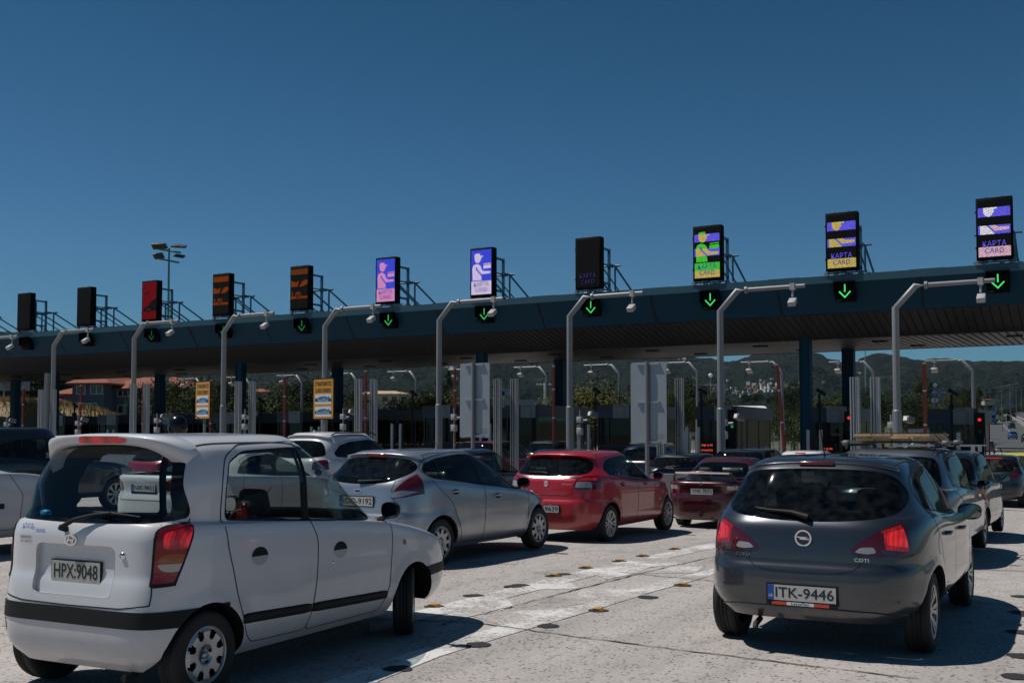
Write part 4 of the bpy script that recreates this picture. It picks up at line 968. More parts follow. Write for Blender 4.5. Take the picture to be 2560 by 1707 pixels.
# ============ 5. dark red saloon with wing
def lancer():
    lamp = [(.42, .70), (.46, .90), (.60, .955), (.95, .96), (.95, .66), (.60, .655)]
    sp = hatch(L=4.35, W=.845, H=1.395, wheels=(.98, 3.48), wr=.30, arch=.345, zs=.21, belt=((0, .95), (1.0, .96), (2.0, .93), (3.1, .89), (4.35, .64)), cowl=3.25, cowlz=.94, xrb=.06, xrt=1.45, roof_f=2.35, wroof=.57, wmid=.67, roofz=1.31, shoulder=.76, trunk=(.78, .975),
               dlo=[(1.18, 1.0), (1.40, 1.19), (1.62, 1.28), (2.05, 1.31), (2.35, 1.29), (2.68, 1.15), (2.98, .955), (2.92, .915), (1.95, .945)], bp=((2.02, 1.34), (2.06, .93)), paint_m=P_MAROON,
               rg=[(0, 1.295), (.42, 1.285), (.52, 1.24), (.63, 1.05), (.62, 1.01), (0, 1.0)], lamp=lamp, lampx=.34, lampsub=[('reversing_lens', M_CLEAR, [(.49, .80), (.50, .875), (.68, .88), (.68, .80)])],
               lid=[(.42, .93), (.42, .62), (-.42, .62), (-.42, .93)], rim='cap', spokes=6, mirrors=[(2.88, .78, .975, 1.0)])
    root, surf, objs, rib = car('maroon_saloon', sp, (-6.72, 19.6, .6), 2, label='dark red saloon with raised boot wing and plate YMK 7593', cat='car', group=GRP_Q)
    plate(root, rear_frame(surf, .0, .76, .008), 'YMK:7593', w=.44, h=.115, eu=False, th=.085); emblem(root, rear_frame(surf, 0, .90, .006), 'three_diamonds'); lettering('badge', 'LANCER', .032, M_CHROME, root, rear_frame(surf, -.34, .88, .004), width=.19)
    b = MB(); b.tube([(.20, -.62, .97), (.14, -.60, 1.05), (.10, -.52, 1.105), (.08, 0, 1.13), (.10, .52, 1.105), (.14, .60, 1.05), (.20, .62, .97)], .024, 8)
    b.prism([(.04, 1.10), (.06, 1.13), (.24, 1.115), (.24, 1.10)], -.54, .54, 'y'); b.build('boot_wing', [P_MAROON], root)
    b = MB(); b.bar((-.01, -.40, .60), (-.01, .40, .60), .012, .02); b.build('chrome_strip', [M_CHROME], root)
    b = MB(); b.tube([(.1, 0, .30), (-.06, 0, .30), (-.08, 0, .36)], .018, 8); b.lathe([(.001, .385), (.025, .375), (.025, .345), (.001, .335)], 12, 'z', c=(-.08, 0, 0)); b.build('tow_ball', [M_BLACK], root)
lancer()
# ============ 6. white saloon behind the silver one, seen through the white hatchback's windows
def audi():
    sp = hatch(L=4.65, W=.905, H=1.425, wheels=(1.03, 3.83), wr=.32, arch=.365, zs=.22, belt=((0, 1.02), (1.0, 1.0), (2.0, .96), (3.3, .90), (4.65, .66)), cowl=3.45, cowlz=.96, xrb=.06, xrt=1.55, roof_f=2.5, wroof=.58, wmid=.70, roofz=1.335, shoulder=.80, trunk=(.72, 1.045),
               dlo=[(1.25, 1.03), (1.50, 1.21), (1.75, 1.30), (2.2, 1.335), (2.55, 1.31), (2.9, 1.16), (3.2, .965), (3.12, .93), (2.1, .965)], bp=((2.15, 1.36), (2.2, .95)), paint_m=P_WHITE,
               rg=[(0, 1.315), (.44, 1.30), (.54, 1.25), (.64, 1.10), (.62, 1.065), (0, 1.055)], lamp=[(.46, .80), (.48, .93), (.62, .985), (.98, .985), (.98, .80), (.75, .745)], lampx=.40, lid=[(.50, .94), (.50, .64), (-.50, .64), (-.50, .94)], rim='spoke', spokes=7, mirrors=[(3.1, .84, 1.0, 1.0)], mirror_m=P_WHITE)
    root, surf, objs, rib = car('white_saloon', sp, (-13.1, 11.7, 1.0), 2, label='white saloon seen through the rear window of the small white hatchback', cat='car', group=GRP_Q)
    plate(root, rear_frame(surf, -.02, .83, .008), 'NIK-9455', eu=True, frame=(.02, .03)); emblem(root, rear_frame(surf, 0, .955, .008), 'four_rings'); lettering('badge', 'A4', .05, M_INK, root, rear_frame(surf, .50, .80, .004))
audi()
# ============ 7. silver estate carrying planks
def estate():
    sp = hatch(L=4.5, W=.875, H=1.57, wheels=(.90, 3.55), wr=.315, arch=.36, zs=.23, belt=((0, 1.02), (.6, 1.02), (1.9, .96), (3.3, .92), (4.5, .68)), cowl=3.35, cowlz=.97, xrb=.10, xrt=.36, roof_f=2.3, wroof=.64, wmid=.75, roofz=1.485, shoulder=.78, nr=5.5,
               dlo=[(.55, 1.07), (.52, 1.20), (.66, 1.40), (.95, 1.445), (2.0, 1.47), (2.3, 1.45), (2.7, 1.26), (3.05, .975), (3.0, .935), (1.9, .965)], bp=((2.0, 1.50), (2.06, .95)), qp=((1.10, 1.50), (1.16, 1.0)), paint_m=P_EST,
               rg=[(0, 1.465), (.50, 1.455), (.62, 1.41), (.69, 1.12), (.68, 1.06), (0, 1.04)], lamp=[(.58, .72), (.58, 1.02), (.95, 1.02), (.95, .72)], lampx=.34, rim='spoke', spokes=6, mirrors=[(2.9, .80, 1.0, 1.05)], mirror_m=P_BLACK, open_front=True)
    root, surf, objs, rib = car('silver_estate_car', sp, (-2.48, 14.3, 1.2), 2, label='silver estate car with planks tied on its roof rack, ahead of the dark grey hatchback', cat='car', group=GRP_Q)
    b = MB(); b.rbox(.42, .47, -.12, .12, 1.41, 1.43, .005); b.build('brake_light', [M_REDLIT], root)
    for sd in (-1, 1):
        b = MB(); b.tube([(.55, sd*.56, 1.54), (.65, sd*.57, 1.60), (2.4, sd*.57, 1.60), (2.5, sd*.56, 1.54)], .018, 8); b.build('roof_rail', [M_BLACK], root)
    for x in (.95, 2.05):
        b = MB(); b.bar((x, -.72, 1.64), (x, .72, 1.64), .05, .03); b.rbox(x-.06, x+.06, -.70, -.60, 1.58, 1.665, .03); b.rbox(x-.06, x+.06, .60, .70, 1.58, 1.665, .03); b.build('roof_bar', [mat('roof_bar_grey', (.12, .12, .12), .5)], root)
    wd = mat('sawn_pine', (.50, .34, .20), .75, noise=.35, nscale=9)
    rr = random.Random(5); k = 0
    base = root.matrix_basis
    for lay in range(3):
        for i in range(4):
            b = MB(); y0 = -.49+i*.24+rr.uniform(-.01, .01); x0 = .62+rr.uniform(-.08, .08); b.box(x0, x0+1.75, y0, y0+.225, 1.657+lay*.032, 1.657+lay*.032+.029)
            side_w = ['left edge', 'left of centre', 'right of centre', 'right edge'][3-i]
            lv = ['bottom', 'middle', 'top'][lay]
            b.build('plank', [wd], None, loc=root.location, rot=root.rotation_euler, label='pine plank on the estate car roof, %s layer, %s' % (lv, side_w), cat='plank', group='planks tied on the estate car roof')
    for x in (1.0, 1.9):
        b = MB(); b.tube([(x, -.60, 1.64), (x-.02, -.50, 1.76), (x, .49, 1.76), (x, .60, 1.64)], .008, 6); b.build('tie_down_strap', [M_BLACK], None, loc=root.location, rot=root.rotation_euler, label='black strap over the planks near the %s of the estate car roof' % ('back' if x < 1.5 else 'front'), cat='strap')
    # driver's passenger with an arm out of the open window
    sk = mat('skin', (.36, .19, .12), .5, noise=.1)
    me = bpy.data.meshes.new('person'); j = {'pelvis': (2.15, -.36, .62), 'chest': (2.12, -.36, .95), 'neck': (2.14, -.36, 1.12), 'head': (2.16, -.36, 1.21), 'top': (2.16, -.36, 1.31), 'sh': (2.16, -.53, 1.06), 'el': (2.42, -.76, .965), 'wr': (2.62, -.905, .90), 'hand': (2.69, -.925, .84),
             'f1': (2.73, -.935, .79), 'sh2': (2.16, -.19, 1.06), 'el2': (2.30, -.12, .84), 'wr2': (2.50, -.20, .80), 'k1': (2.55, -.45, .68), 'k2': (2.55, -.26, .68)}
    ks = list(j); ed = [('pelvis', 'chest'), ('chest', 'neck'), ('neck', 'head'), ('head', 'top'), ('chest', 'sh'), ('sh', 'el'), ('el', 'wr'), ('wr', 'hand'), ('hand', 'f1'), ('chest', 'sh2'), ('sh2', 'el2'), ('el2', 'wr2'), ('pelvis', 'k1'), ('pelvis', 'k2')]
    rad = dict(pelvis=.14, chest=.15, neck=.055, head=.085, top=.07, sh=.065, el=.045, wr=.030, hand=.036, f1=.022, sh2=.065, el2=.045, wr2=.03, k1=.08, k2=.08)
    me.from_pydata([j[k] for k in ks], [(ks.index(a), ks.index(c)) for a, c in ed], [])
    o = link_mesh('person', me, None, [sk], root.location, root.rotation_euler, label='passenger in the silver estate car resting a bare forearm out of the open window', cat='person')
    md = o.modifiers.new('skin', 'SKIN'); 
    for k, sv in zip(ks, me.skin_vertices[0].data): sv.radius = (rad[k], rad[k]); sv.use_root = (k == 'pelvis')
    o.modifiers.new('sub', 'SUBSURF').levels = 1; o.modifiers['sub'].render_levels = 2
    b = MB(); b.rbox(2.0, 2.27, -.54, -.18, .60, 1.09, .09, seg=3); b.build('shirt', [mat('shirt_maroon', (.10, .02, .03), .9)], o)
    b = MB(); b.lathe([(.001, 1.345), (.07, 1.33), (.098, 1.27), (.095, 1.22)], 16, 'z', c=(2.15, -.36, 0)); b.build('hair', [mat('hair_dark', (.015, .011, .009), .7)], o)
    return root
estate()
DL_MPV = [(.45, 1.10), (.42, 1.25), (.55, 1.46), (.85, 1.53), (1.9, 1.56), (2.3, 1.53), (2.75, 1.33), (3.1, 1.03), (3.05, .99), (1.8, 1.03)]
def simple(name, pose, m, label, kind='hatch', d=2, lit=None, plate_txt=None, **kw):
    base = dict(paint_m=m, rg=RG5, dlo=DLO5, lamp=[(.50, .80), (.50, .98), (.62, 1.0), (.95, .99), (.95, .78)], lampm=lit or M_RED, rglass_m=M_TINT, mirrors=[(2.6, .80, 1.0, 1.0)])
    if kind == 'mpv':
        base.update(L=4.2, W=.86, H=1.60, wheels=(.72, 3.40), belt=((0, 1.06), (1.9, 1.02), (3.2, .97), (4.2, .72)), cowl=3.4, cowlz=1.02, xrb=.10, xrt=.34, roof_f=2.3, wroof=.66, wmid=.76, roofz=1.52, dlo=DL_MPV, bp=((1.85, 1.60), (1.92, 1.02)), qp=((1.0, 1.58), (1.05, 1.05)), rg=[(0, 1.50), (.52, 1.49), (.63, 1.44), (.70, 1.16), (.69, 1.11), (0, 1.09)], nr=5.2, mirrors=[(2.92, .80, 1.08, 1.1)])
    if kind == 'suv':
        base.update(L=4.4, W=.90, H=1.70, wheels=(.85, 3.5), wr=.35, arch=.40, zs=.30, belt=((0, 1.14), (1.9, 1.10), (3.3, 1.05), (4.4, .86)), cowl=3.35, cowlz=1.10, xrb=.12, xrt=.46, roof_f=2.3, wroof=.65, wmid=.77, roofz=1.60, shoulder=.9, bmpz=.58, doorb=.36, dlo=[(.66, 1.20), (.60, 1.30), (.82, 1.47), (1.2, 1.55), (1.9, 1.59), (2.3, 1.56), (2.7, 1.37), (3.05, 1.12), (3.0, 1.085), (1.8, 1.12)], bp=((1.85, 1.63), (1.95, 1.1)), qp=((.98, 1.60), (1.06, 1.14)), rg=[(0, 1.58), (.46, 1.565), (.60, 1.50), (.70, 1.28), (.68, 1.20), (0, 1.165)], lamp=[(.55, .92), (.55, 1.10), (.66, 1.14), (.98, 1.14), (.98, .92)], mirrors=[(2.9, .84, 1.15, 1.1)])
    base.update(kw); sp = hatch(**base)
    root, surf, objs, rib = car(name, sp, pose, d, label=label, cat='car', group=GRP_Q)
    if plate_txt: plate(root, rear_frame(surf, 0, kw.get('pz', .60), .008), plate_txt, eu=True)
    return root, surf, objs
r, s, o = simple('white_crossover', (-16.12, 18.7, 1.5), P_WHITE, 'white crossover with sloping dark side windows behind the roof of the small white hatchback', 'suv', H=1.78, roofz=1.67, glass_m=M_DARKG, rglass_m=M_DARKG)
b = MB(); b.prism([(.75, 1.735), (.95, 1.74), (.80, 1.82), (.77, 1.815)], -.012, .012, 'y'); b.build('roof_fin', [P_WHITE], r)
spoiler(r, P_WHITE, .58, 1.71, .62, xo=.16, drop=.06, th=.03)
for sd in (-1, 1):
    b = MB(); b.tube([(.7, sd*.60, 1.70), (.85, sd*.60, 1.75), (2.2, sd*.60, 1.76), (2.35, sd*.59, 1.70)], .016, 8); b.build('roof_rail', [M_BLACK], r)
r, s, o = simple('navy_hatchback', (-11.75, 17.6, 1.0), P_NAVY, 'navy hatchback with its front window down, just beyond the silver hatchback', open_front=True, H=1.46)
r, s, o = simple('slate_hatchback', (-12.45, 24.0, .5), P_TEAL, 'dark slate hatchback half hidden behind the bright red hatchback roof', H=1.47)
aerial(r, (.8, 0, 1.45), (.65, 0, 1.75), .004)
r, s, o = simple('red_estate_car', (-17.2, 28.2, 1.0), paint('faded_red_lacquer', (.16, .012, .018), .1), 'dull red car beyond the left large blank road sign', 'mpv', d=2, H=1.55, roofz=1.47)
r, s, o = simple('black_saloon', (-9.9, 26.2, 0), P_BLACK, 'black saloon with arched roof beyond the dark red saloon', H=1.42, roofz=1.34, L=4.4, wheels=(.9, 3.6), cowl=3.4, rg=[(0, 1.32), (.42, 1.31), (.56, 1.26), (.66, 1.12), (.60, 1.06), (0, 1.04)], dlo=[(.9, 1.02), (1.05, 1.14), (1.35, 1.26), (1.8, 1.32), (2.1, 1.32), (2.5, 1.24), (2.85, 1.08), (3.05, .95), (3.0, .92), (1.9, .95)], bp=((1.95, 1.36), (2.0, .93)), roof_f=2.3)
r, s, o = simple('dark_blue_hatchback', (-13.1, 31.7, 0), P_NAVY, 'dark blue hatchback with a light roof rack, second from the booths in its lane', H=1.5)
for x in (1.1, 1.9):
    b = MB(); b.bar((x, -.6, 1.56), (x, .6, 1.56), .04, .03); b.build('roof_bar', [M_ALU], r)
r, s, o = simple('black_hatchback', (-18.6, 35.4, 0), P_BLACK, 'small black hatchback close to the booths beyond the dull red car', H=1.48)
r, s, o = simple('dark_suv', (-8.45, 27.3, 1.0), P_BLACK, 'black tall car with one red brake light between the dark red saloon and the booth', 'mpv', H=1.58, lit=M_RED, roofz=1.50)
b = MB(); b.box(.0, .02, -.80, -.66, .93, .99); b.build('brake_lens', [M_REDLIT], r)
r, s, o = simple('small_white_hatchback', (-7.75, 31.0, 0), P_WHITE, 'small rounded white hatchback near the booths, left of the silver estate car', H=1.51, rg=[(0, 1.40), (.48, 1.385), (.60, 1.33), (.70, 1.14), (.66, 1.06), (0, 1.03)])
b = MB(); b.box(.50, .53, -.15, .15, 1.425, 1.45); b.build('brake_light', [M_REDLIT], r)
aerial(r, (1.0, 0, 1.48), (.9, 0, 1.66), .005)
r, s, o = simple('dark_minivan', (-2.60, 19.55, 1.2), P_TEAL, 'dark tall minivan with pale roof bars directly ahead of the estate car', 'mpv', H=1.62)
for x in (1.0, 2.0):
    b = MB(); b.bar((x, -.70, 1.70), (x, .70, 1.70), .05, .025); b.box(x-.03, x+.03, -.62, -.56, 1.58, 1.70); b.box(x-.03, x+.03, .56, .62, 1.58, 1.70); b.build('roof_bar', [M_ALU], r)
r, s, o = simple('slate_blue_hatchback', (-2.75, 33.4, .5), paint('slate_blue_lacquer', (.007, .010, .014), .2), 'dark blue grey hatchback with a long lit brake bar at the far right booth lane', H=1.49, wroof=.62, lampx=.34, plate_txt='IKB-5638')
b = MB(); b.box(.44, .47, -.24, .24, 1.385, 1.41); b.build('brake_light', [M_REDLIT], r)
aerial(r, (.85, 0, 1.47), (.72, 0, 1.70), .006)
r, s, o = simple('yellow_hatchback', (-2.35, 38.9, 0), P_YEL, 'yellow hatchback with a black roof rack partly seen ahead of the slate hatchback', d=2, H=1.50)
for x in (1.0,):
    b = MB(); b.bar((x, -.75, 1.62), (x, .75, 1.62), .05, .04); b.tube([(x, -.6, 1.46), (x, -.66, 1.62)], .02); b.tube([(x, .6, 1.46), (x, .66, 1.62)], .02); b.build('roof_bar', [M_BLACK], r)
r, s, o = simple('white_supermini', (-13.9, 6.75, 0), paint('cool_white_lacquer', (.46, .47, .49)), 'white car front wing and door cut by the left edge', 'suv', H=1.72, L=3.95, wheels=(.62, 3.15), wr=.30, arch=.36, zs=.24, hlw=.8, cowl=2.75, cowlz=1.16, belt=((0, 1.16), (1.9, 1.12), (2.8, 1.11), (3.4, 1.03), (3.95, .82)), roof_f=1.95, shoulder=.82, bmpz=.50,
   dlo=[(.66, 1.20), (.60, 1.30), (.82, 1.47), (1.2, 1.55), (1.6, 1.59), (1.95, 1.56), (2.2, 1.42), (2.52, 1.17), (2.48, 1.13), (1.6, 1.15)], bp=((1.5, 1.63), (1.56, 1.13)), qp=None, mirrors=[(2.3, .84, 1.18, .9)])
for sd in (-1, 1):
    b = MB(); b.rbox(1.0, 2.52, sd*.903-.01, sd*.903+.01, .64, .71, .008); b.build('door_moulding', [M_BLACK], r)
r, s, o = simple('black_suv', (-19.8, 12.7, 1.0), P_BLACK, 'black tall car at the left edge behind the white wing', 'suv', H=1.80)
r, s, o = simple('white_van', (-26.35, 20.2, 0), P_WHITE, 'white van whose roof corner shows over the left end of the spoiler', 'mpv', H=1.61, roofz=1.53)
r, s, o = simple('crimson_hatchback', (-20.2, 18.0, 1.0), paint('crimson_lacquer', (.22, .006, .02), .1), 'crimson car seen through the small white hatchback, left of the white saloon')

# ============================================================ setting
def zfar(y): return float(np.interp(y, [62, 137, 180, 220, 290, 330, 450, 700, 1200], [-.45, -.6, .0, .75, 3.05, 4.8, 9.0, 15, 20]))
def concrete(name, paint_amt=0.0, joints=True, base=(.37, .342, .322)):
    m = bpy.data.materials.new(name); nt, p = nodes_of(m); L = nt.links; N = nt.nodes
    tc = N.new('ShaderNodeTexCoord'); mp = N.new('ShaderNodeMapping'); L.new(tc.outputs['Object'], mp.inputs[0])
    def noise(sc, det=6, rough=.6, scale3=None):
        n = N.new('ShaderNodeTexNoise'); n.inputs['Scale'].default_value = sc; n.inputs['Detail'].default_value = det; n.inputs['Roughness'].default_value = rough; L.new(mp.outputs[0], n.inputs['Vector']); return n
    def rng(src, a, b, c, d):
        r = N.new('ShaderNodeMapRange'); r.inputs[1].default_value = a; r.inputs[2].default_value = b; r.inputs[3].default_value = c; r.inputs[4].default_value = d; L.new(src, r.inputs[0]); return r.outputs[0]
    def mix(f, a, b, t='MIX'):
        x = N.new('ShaderNodeMix'); x.data_type = 'RGBA'; x.blend_type = t; L.new(f, x.inputs[0]) if not isinstance(f, float) else None
        if isinstance(f, float): x.inputs[0].default_value = f
        for i, q in ((6, a), (7, b)):
            if isinstance(q, tuple): x.inputs[i].default_value = (*q, 1)
            else: L.new(q, x.inputs[i])
        return x.outputs[2]
    n1 = noise(.35, 6); n2 = noise(2.6, 8, .7); n3 = noise(26, 5, .75); n4 = noise(7, 4, .6)
    col = mix(rng(n1.outputs['Fac'], .3, .7, 0, 1), (base[0]*.86, base[1]*.85, base[2]*.84), (base[0]*1.12, base[1]*1.11, base[2]*1.12))
    col = mix(rng(n2.outputs['Fac'], .38, .70, 0, .45), col, (.27, .245, .235))
    mps = N.new('ShaderNodeMapping'); L.new(tc.outputs['Object'], mps.inputs[0]); mps.inputs['Scale'].default_value = (1.0, .07, 1); mps.inputs['Rotation'].default_value = (0, 0, R(2))
    ns = N.new('ShaderNodeTexNoise'); ns.inputs['Scale'].default_value = 1.5; ns.inputs['Detail'].default_value = 5; ns.inputs['Roughness'].default_value = .6; L.new(mps.outputs[0], ns.inputs['Vector'])
    col = mix(rng(ns.outputs['Fac'], .48, .68, 0, .7), col, (.20, .185, .175))
    no = noise(.9, 4, .55); col = mix(rng(no.outputs['Fac'], .60, .72, 0, .6), col, (.13, .12, .115))
    # worn exposed aggregate: small dark pits, larger chips
    v = N.new('ShaderNodeTexVoronoi'); v.inputs['Scale'].default_value = 20; L.new(mp.outputs[0], v.inputs['Vector'])
    v.inputs['Scale'].default_value = 27; v2 = N.new('ShaderNodeTexVoronoi'); v2.inputs['Scale'].default_value = 11; L.new(mp.outputs[0], v2.inputs['Vector']); pit = N.new('ShaderNodeMath'); pit.operation = 'MULTIPLY'; n5 = noise(1.1, 3, .5)
    L.new(rng(v.outputs['Distance'], .14, .40, 1, 0), pit.inputs[0]); L.new(rng(n4.outputs['Fac'], .40, .56, 0, 1), pit.inputs[1])
    col = mix(rng(n3.outputs['Fac'], .38, .66, 0, .5), col, (base[0]*1.35, base[1]*1.34, base[2]*1.34))
    pb = N.new('ShaderNodeMath'); pb.operation = 'MULTIPLY'; L.new(rng(v2.outputs['Distance'], .10, .24, .8, 0), pb.inputs[0]); L.new(rng(n5.outputs['Fac'], .48, .62, 0, 1), pb.inputs[1])
    pm_ = N.new('ShaderNodeMath'); pm_.operation = 'MAXIMUM'; L.new(pit.outputs[0], pm_.inputs[0]); L.new(pb.outputs[0], pm_.inputs[1]); pit = pm_
    col2 = mix(pit.outputs[0], col, (.035, .032, .03))
    if paint_amt:
        w1 = noise(1.3, 7, .7); w2 = noise(15, 6, .8); a = N.new('ShaderNodeMath'); a.operation = 'MULTIPLY_ADD'; L.new(w1.outputs['Fac'], a.inputs[0]); a.inputs[1].default_value = 1.1; L.new(w2.outputs['Fac'], a.inputs[2])
        f = rng(a.outputs[0], .80+.5*paint_amt, .94+.5*paint_amt, .85, 0.0)
        col2 = mix(f, col2, (.64, .64, .63))
    # tyre darkening down the lanes
    sx = N.new('ShaderNodeSeparateXYZ'); L.new(tc.outputs['Object'], sx.inputs[0])
    if joints:
        # skewed sawn joints
        mp2 = N.new('ShaderNodeMapping'); L.new(tc.outputs['Object'], mp2.inputs[0]); mp2.inputs['Rotation'].default_value = (0, 0, R(4.0)); s2 = N.new('ShaderNodeSeparateXYZ'); L.new(mp2.outputs[0], s2.inputs[0])
        wob = N.new('ShaderNodeMath'); wob.operation = 'MULTIPLY'; L.new(n2.outputs['Fac'], wob.inputs[0]); wob.inputs[1].default_value = .09
        outs = []
        for ax, per, off, wd in ((1, 4.6, 1.05, .022), (0, 5.1, -.35, .028)):
            a = N.new('ShaderNodeMath'); a.operation = 'ADD'; L.new(s2.outputs[ax], a.inputs[0]); L.new(wob.outputs[0], a.inputs[1])
            a2 = N.new('ShaderNodeMath'); a2.operation = 'ADD'; L.new(a.outputs[0], a2.inputs[0]); a2.inputs[1].default_value = 200*per+off
            md = N.new('ShaderNodeMath'); md.operation = 'MODULO'; L.new(a2.outputs[0], md.inputs[0]); md.inputs[1].default_value = per
            outs.append(rng(md.outputs[0], 0, wd, 1, 0) if False else None)
            lt = N.new('ShaderNodeMath'); lt.operation = 'LESS_THAN'; L.new(md.outputs[0], lt.inputs[0]); lt.inputs[1].default_value = wd; outs[-1] = lt.outputs[0]
        mxm = N.new('ShaderNodeMath'); mxm.operation = 'MAXIMUM'; L.new(outs[0], mxm.inputs[0]); L.new(outs[1], mxm.inputs[1])
        col2 = mix(mxm.outputs[0], col2, (.03, .028, .026))
    L.new(col2, p.inputs['Base Color']); p.inputs['Roughness'].default_value = .85
    bp_ = N.new('ShaderNodeBump'); bp_.inputs['Strength'].default_value = .5; bp_.inputs['Distance'].default_value = .012
    h = N.new('ShaderNodeMath'); h.operation = 'SUBTRACT'; L.new(n3.outputs['Fac'], h.inputs[0]); L.new(pit.outputs[0], h.inputs[1]); L.new(h.outputs[0], bp_.inputs['Height']); L.new(bp_.outputs[0], p.inputs['Normal'])
    return m
M_CONC = concrete('worn_concrete', 0, False); M_PAINTED = concrete('worn_road_paint', .33, False); M_PAINTED2 = concrete('faded_road_paint', .18, False)
M_ISL = mat('island_concrete', (.26, .255, .25), .85, noise=.2, nscale=3)
M_ASPH = mat('asphalt', (.062, .064, .066), .9, noise=.2, nscale=.6)
M_EARTH = mat('dry_earth', (.07, .075, .035), .95, noise=.5, nscale=.08)
def sheet(name, xs, ys, zf, m, kind='structure', **kw):
    me = bpy.data.meshes.new(name); nx, ny = len(xs), len(ys)
    me.from_pydata([(x, y, zf(x, y)) for y in ys for x in xs], [], [(j*nx+i, j*nx+i+1, (j+1)*nx+i+1, (j+1)*nx+i) for j in range(ny-1) for i in range(nx-1)])
    me.polygons.foreach_set('use_smooth', [True]*len(me.polygons)); return link_mesh(name, me, None, [m], kind=kind, **kw)
sheet('road', list(np.arange(-78, 26, 1.5)), list(np.arange(-12, 66, 1.5))+[66, 100, 146], lambda x, y: gz(x, y) if y < 62 else gz(x, 61)*(1-(y-62)/84)+(-.6)*(y-62)/84, M_CONC)
sheet('ground', [-6000, -1500, -400, -150, -79, -40, 0, 40, 150, 400, 1500, 6000], [-3000, -400, -60, -12, 30, 62, 137, 180, 220, 290, 330, 450, 700, 1200, 3000, 7000], lambda x, y: -.75+(0 if y < 140 else (zfar(y)+.6)*max(0, 1-max(0, abs(x+20)-120)/600)), M_EARTH)
# highway leaving the plaza
def hx(y): return float(np.interp(y, [62, 146, 220, 330, 450, 700, 1100], [3, -2, -9, -20, -33, -60, -90]))
ys = [145.9, 160, 180, 200, 220, 250, 290, 330, 390, 450, 560, 700, 1000]
def strip(name, off0, off1, ys, dz, m, kind='structure', **kw):
    me = bpy.data.meshes.new(name); me.from_pydata([(hx(y)+o, y, zfar(y)+dz) for y in ys for o in (off0, off1)], [], [(2*i, 2*i+1, 2*i+3, 2*i+2) for i in range(len(ys)-1)]); return link_mesh(name, me, None, [m], kind=kind, **kw)
strip('highway', -24, 26, ys, .02, M_ASPH)
ML = mat('lane_paint', (.5, .5, .5), .7)
strip('lane_line', -21.5, -21.2, ys, .03, ML); strip('lane_line', 3.4, 3.8, ys[4:], .03, ML)
for o_ in (-14.5, -9.5, -4.5):
    b = MB()
    for k in range(22):
        y = 152+k*13; b.add([(hx(y)+o_, y, zfar(y)+.03), (hx(y)+o_+.2, y, zfar(y)+.03), (hx(y+5)+o_+.2, y+5, zfar(y+5)+.03), (hx(y+5)+o_, y+5, zfar(y+5)+.03)], [(0, 1, 2, 3)])
    b.build('lane_line', [ML], kind='structure', fix=False)
b = MB(); yy = [222, 250, 290, 330, 390, 450, 560, 700]
for i in range(len(yy)-1):
    a, c = yy[i], yy[i+1]
    vs = [(hx(y)+o, y, zfar(y)+h) for y in (a, c) for o, h in ((0, 0), (.1, .9), (.5, .9), (.6, 0))]; b.add(vs, [(0, 1, 5, 4), (1, 2, 6, 5), (2, 3, 7, 6), (0, 1, 2, 3), (4, 5, 6, 7)])
b.build('median_barrier', [mat('barrier_concrete', (.24, .23, .22), .9)], label='long concrete median barrier running up the highway at right', cat='barrier')
Mc = mat('cone_orange', (.5, .07, .02), .5)
for k in range(9):
    y = 168+k*6.5; x = hx(y)-4+k*.35; b = MB(); b.lathe([(.16, .05), (.03, .75)], 10, 'z'); b.box(-.2, .2, -.2, .2, 0, .05); b.lathe([(.115, .30), (.085, .50)], 10, 'z', mi=1)
    b.build('traffic_cone', [Mc, M_WHITE], None, (x, y, zfar(y)+.02), label='orange and white traffic cone in the line leading to the median barrier', cat='traffic cone', group='cones before the median barrier')
# ---- painted chevrons and lane line between the two near queues (world quads on the slab)
def gq(pts, name, m, dz=.004, **kw):
    me = bpy.data.meshes.new(name); me.from_pydata([(x, y, gz(x, y)+dz) for x, y in pts], [], [tuple(range(len(pts)))]); return link_mesh(name, me, None, [m], kind='structure')
LINES = [('lane_line', 0, [(-5.649, 7.61), (-5.604, 8.678), (-5.565, 10.873), (-5.512, 12.997), (-5.49, 15.76), (-5.325, 18.61), (-5.098, 17.812), (-5.146, 14.77), (-5.182, 12.217), (-5.234, 10.224), (-5.295, 8.2), (-5.35, 7.209)]), ('lane_line', 0, [(-4.525, 5.254), (-4.599, 6.444), (-4.599, 7.123), (-4.552, 8.124), (-4.431, 9.329), (-4.358, 11.227), (-4.275, 12.264), (-4.173, 13.782), (-4.013, 13.252), (-4.055, 11.63), (-4.126, 10.628), (-4.206, 8.855), (-4.289, 7.654), (-4.324, 6.697), (-4.268, 5.981), (-4.131, 4.798)]), ('chevron', 0, [(-5.369, 8.315), (-4.968, 8.132), (-4.941, 8.966), (-5.346, 9.487), (-5.537, 9.192)]), ('chevron', 0, [(-5.24, 10.08), (-4.918, 10.356), (-5.429, 11.029), (-5.502, 10.749)]), ('chevron', 0, [(-4.95, 11.134), (-4.885, 11.925), (-4.972, 12.524), (-4.762, 13.038), (-5.507, 14.192), (-5.41, 11.723)]), ('chevron', 1, [(-5.005, 8.31), (-4.474, 7.984), (-4.341, 8.48), (-4.367, 9.195), (-4.698, 8.901)]), ('chevron', 1, [(-4.85, 10.296), (-4.558, 10.742), (-4.261, 11.129), (-4.294, 9.698), (-4.53, 9.274)]), ('chevron', 1, [(-5.031, 11.757), (-4.275, 12.264), (-4.668, 14.178), (-4.911, 12.655)])]
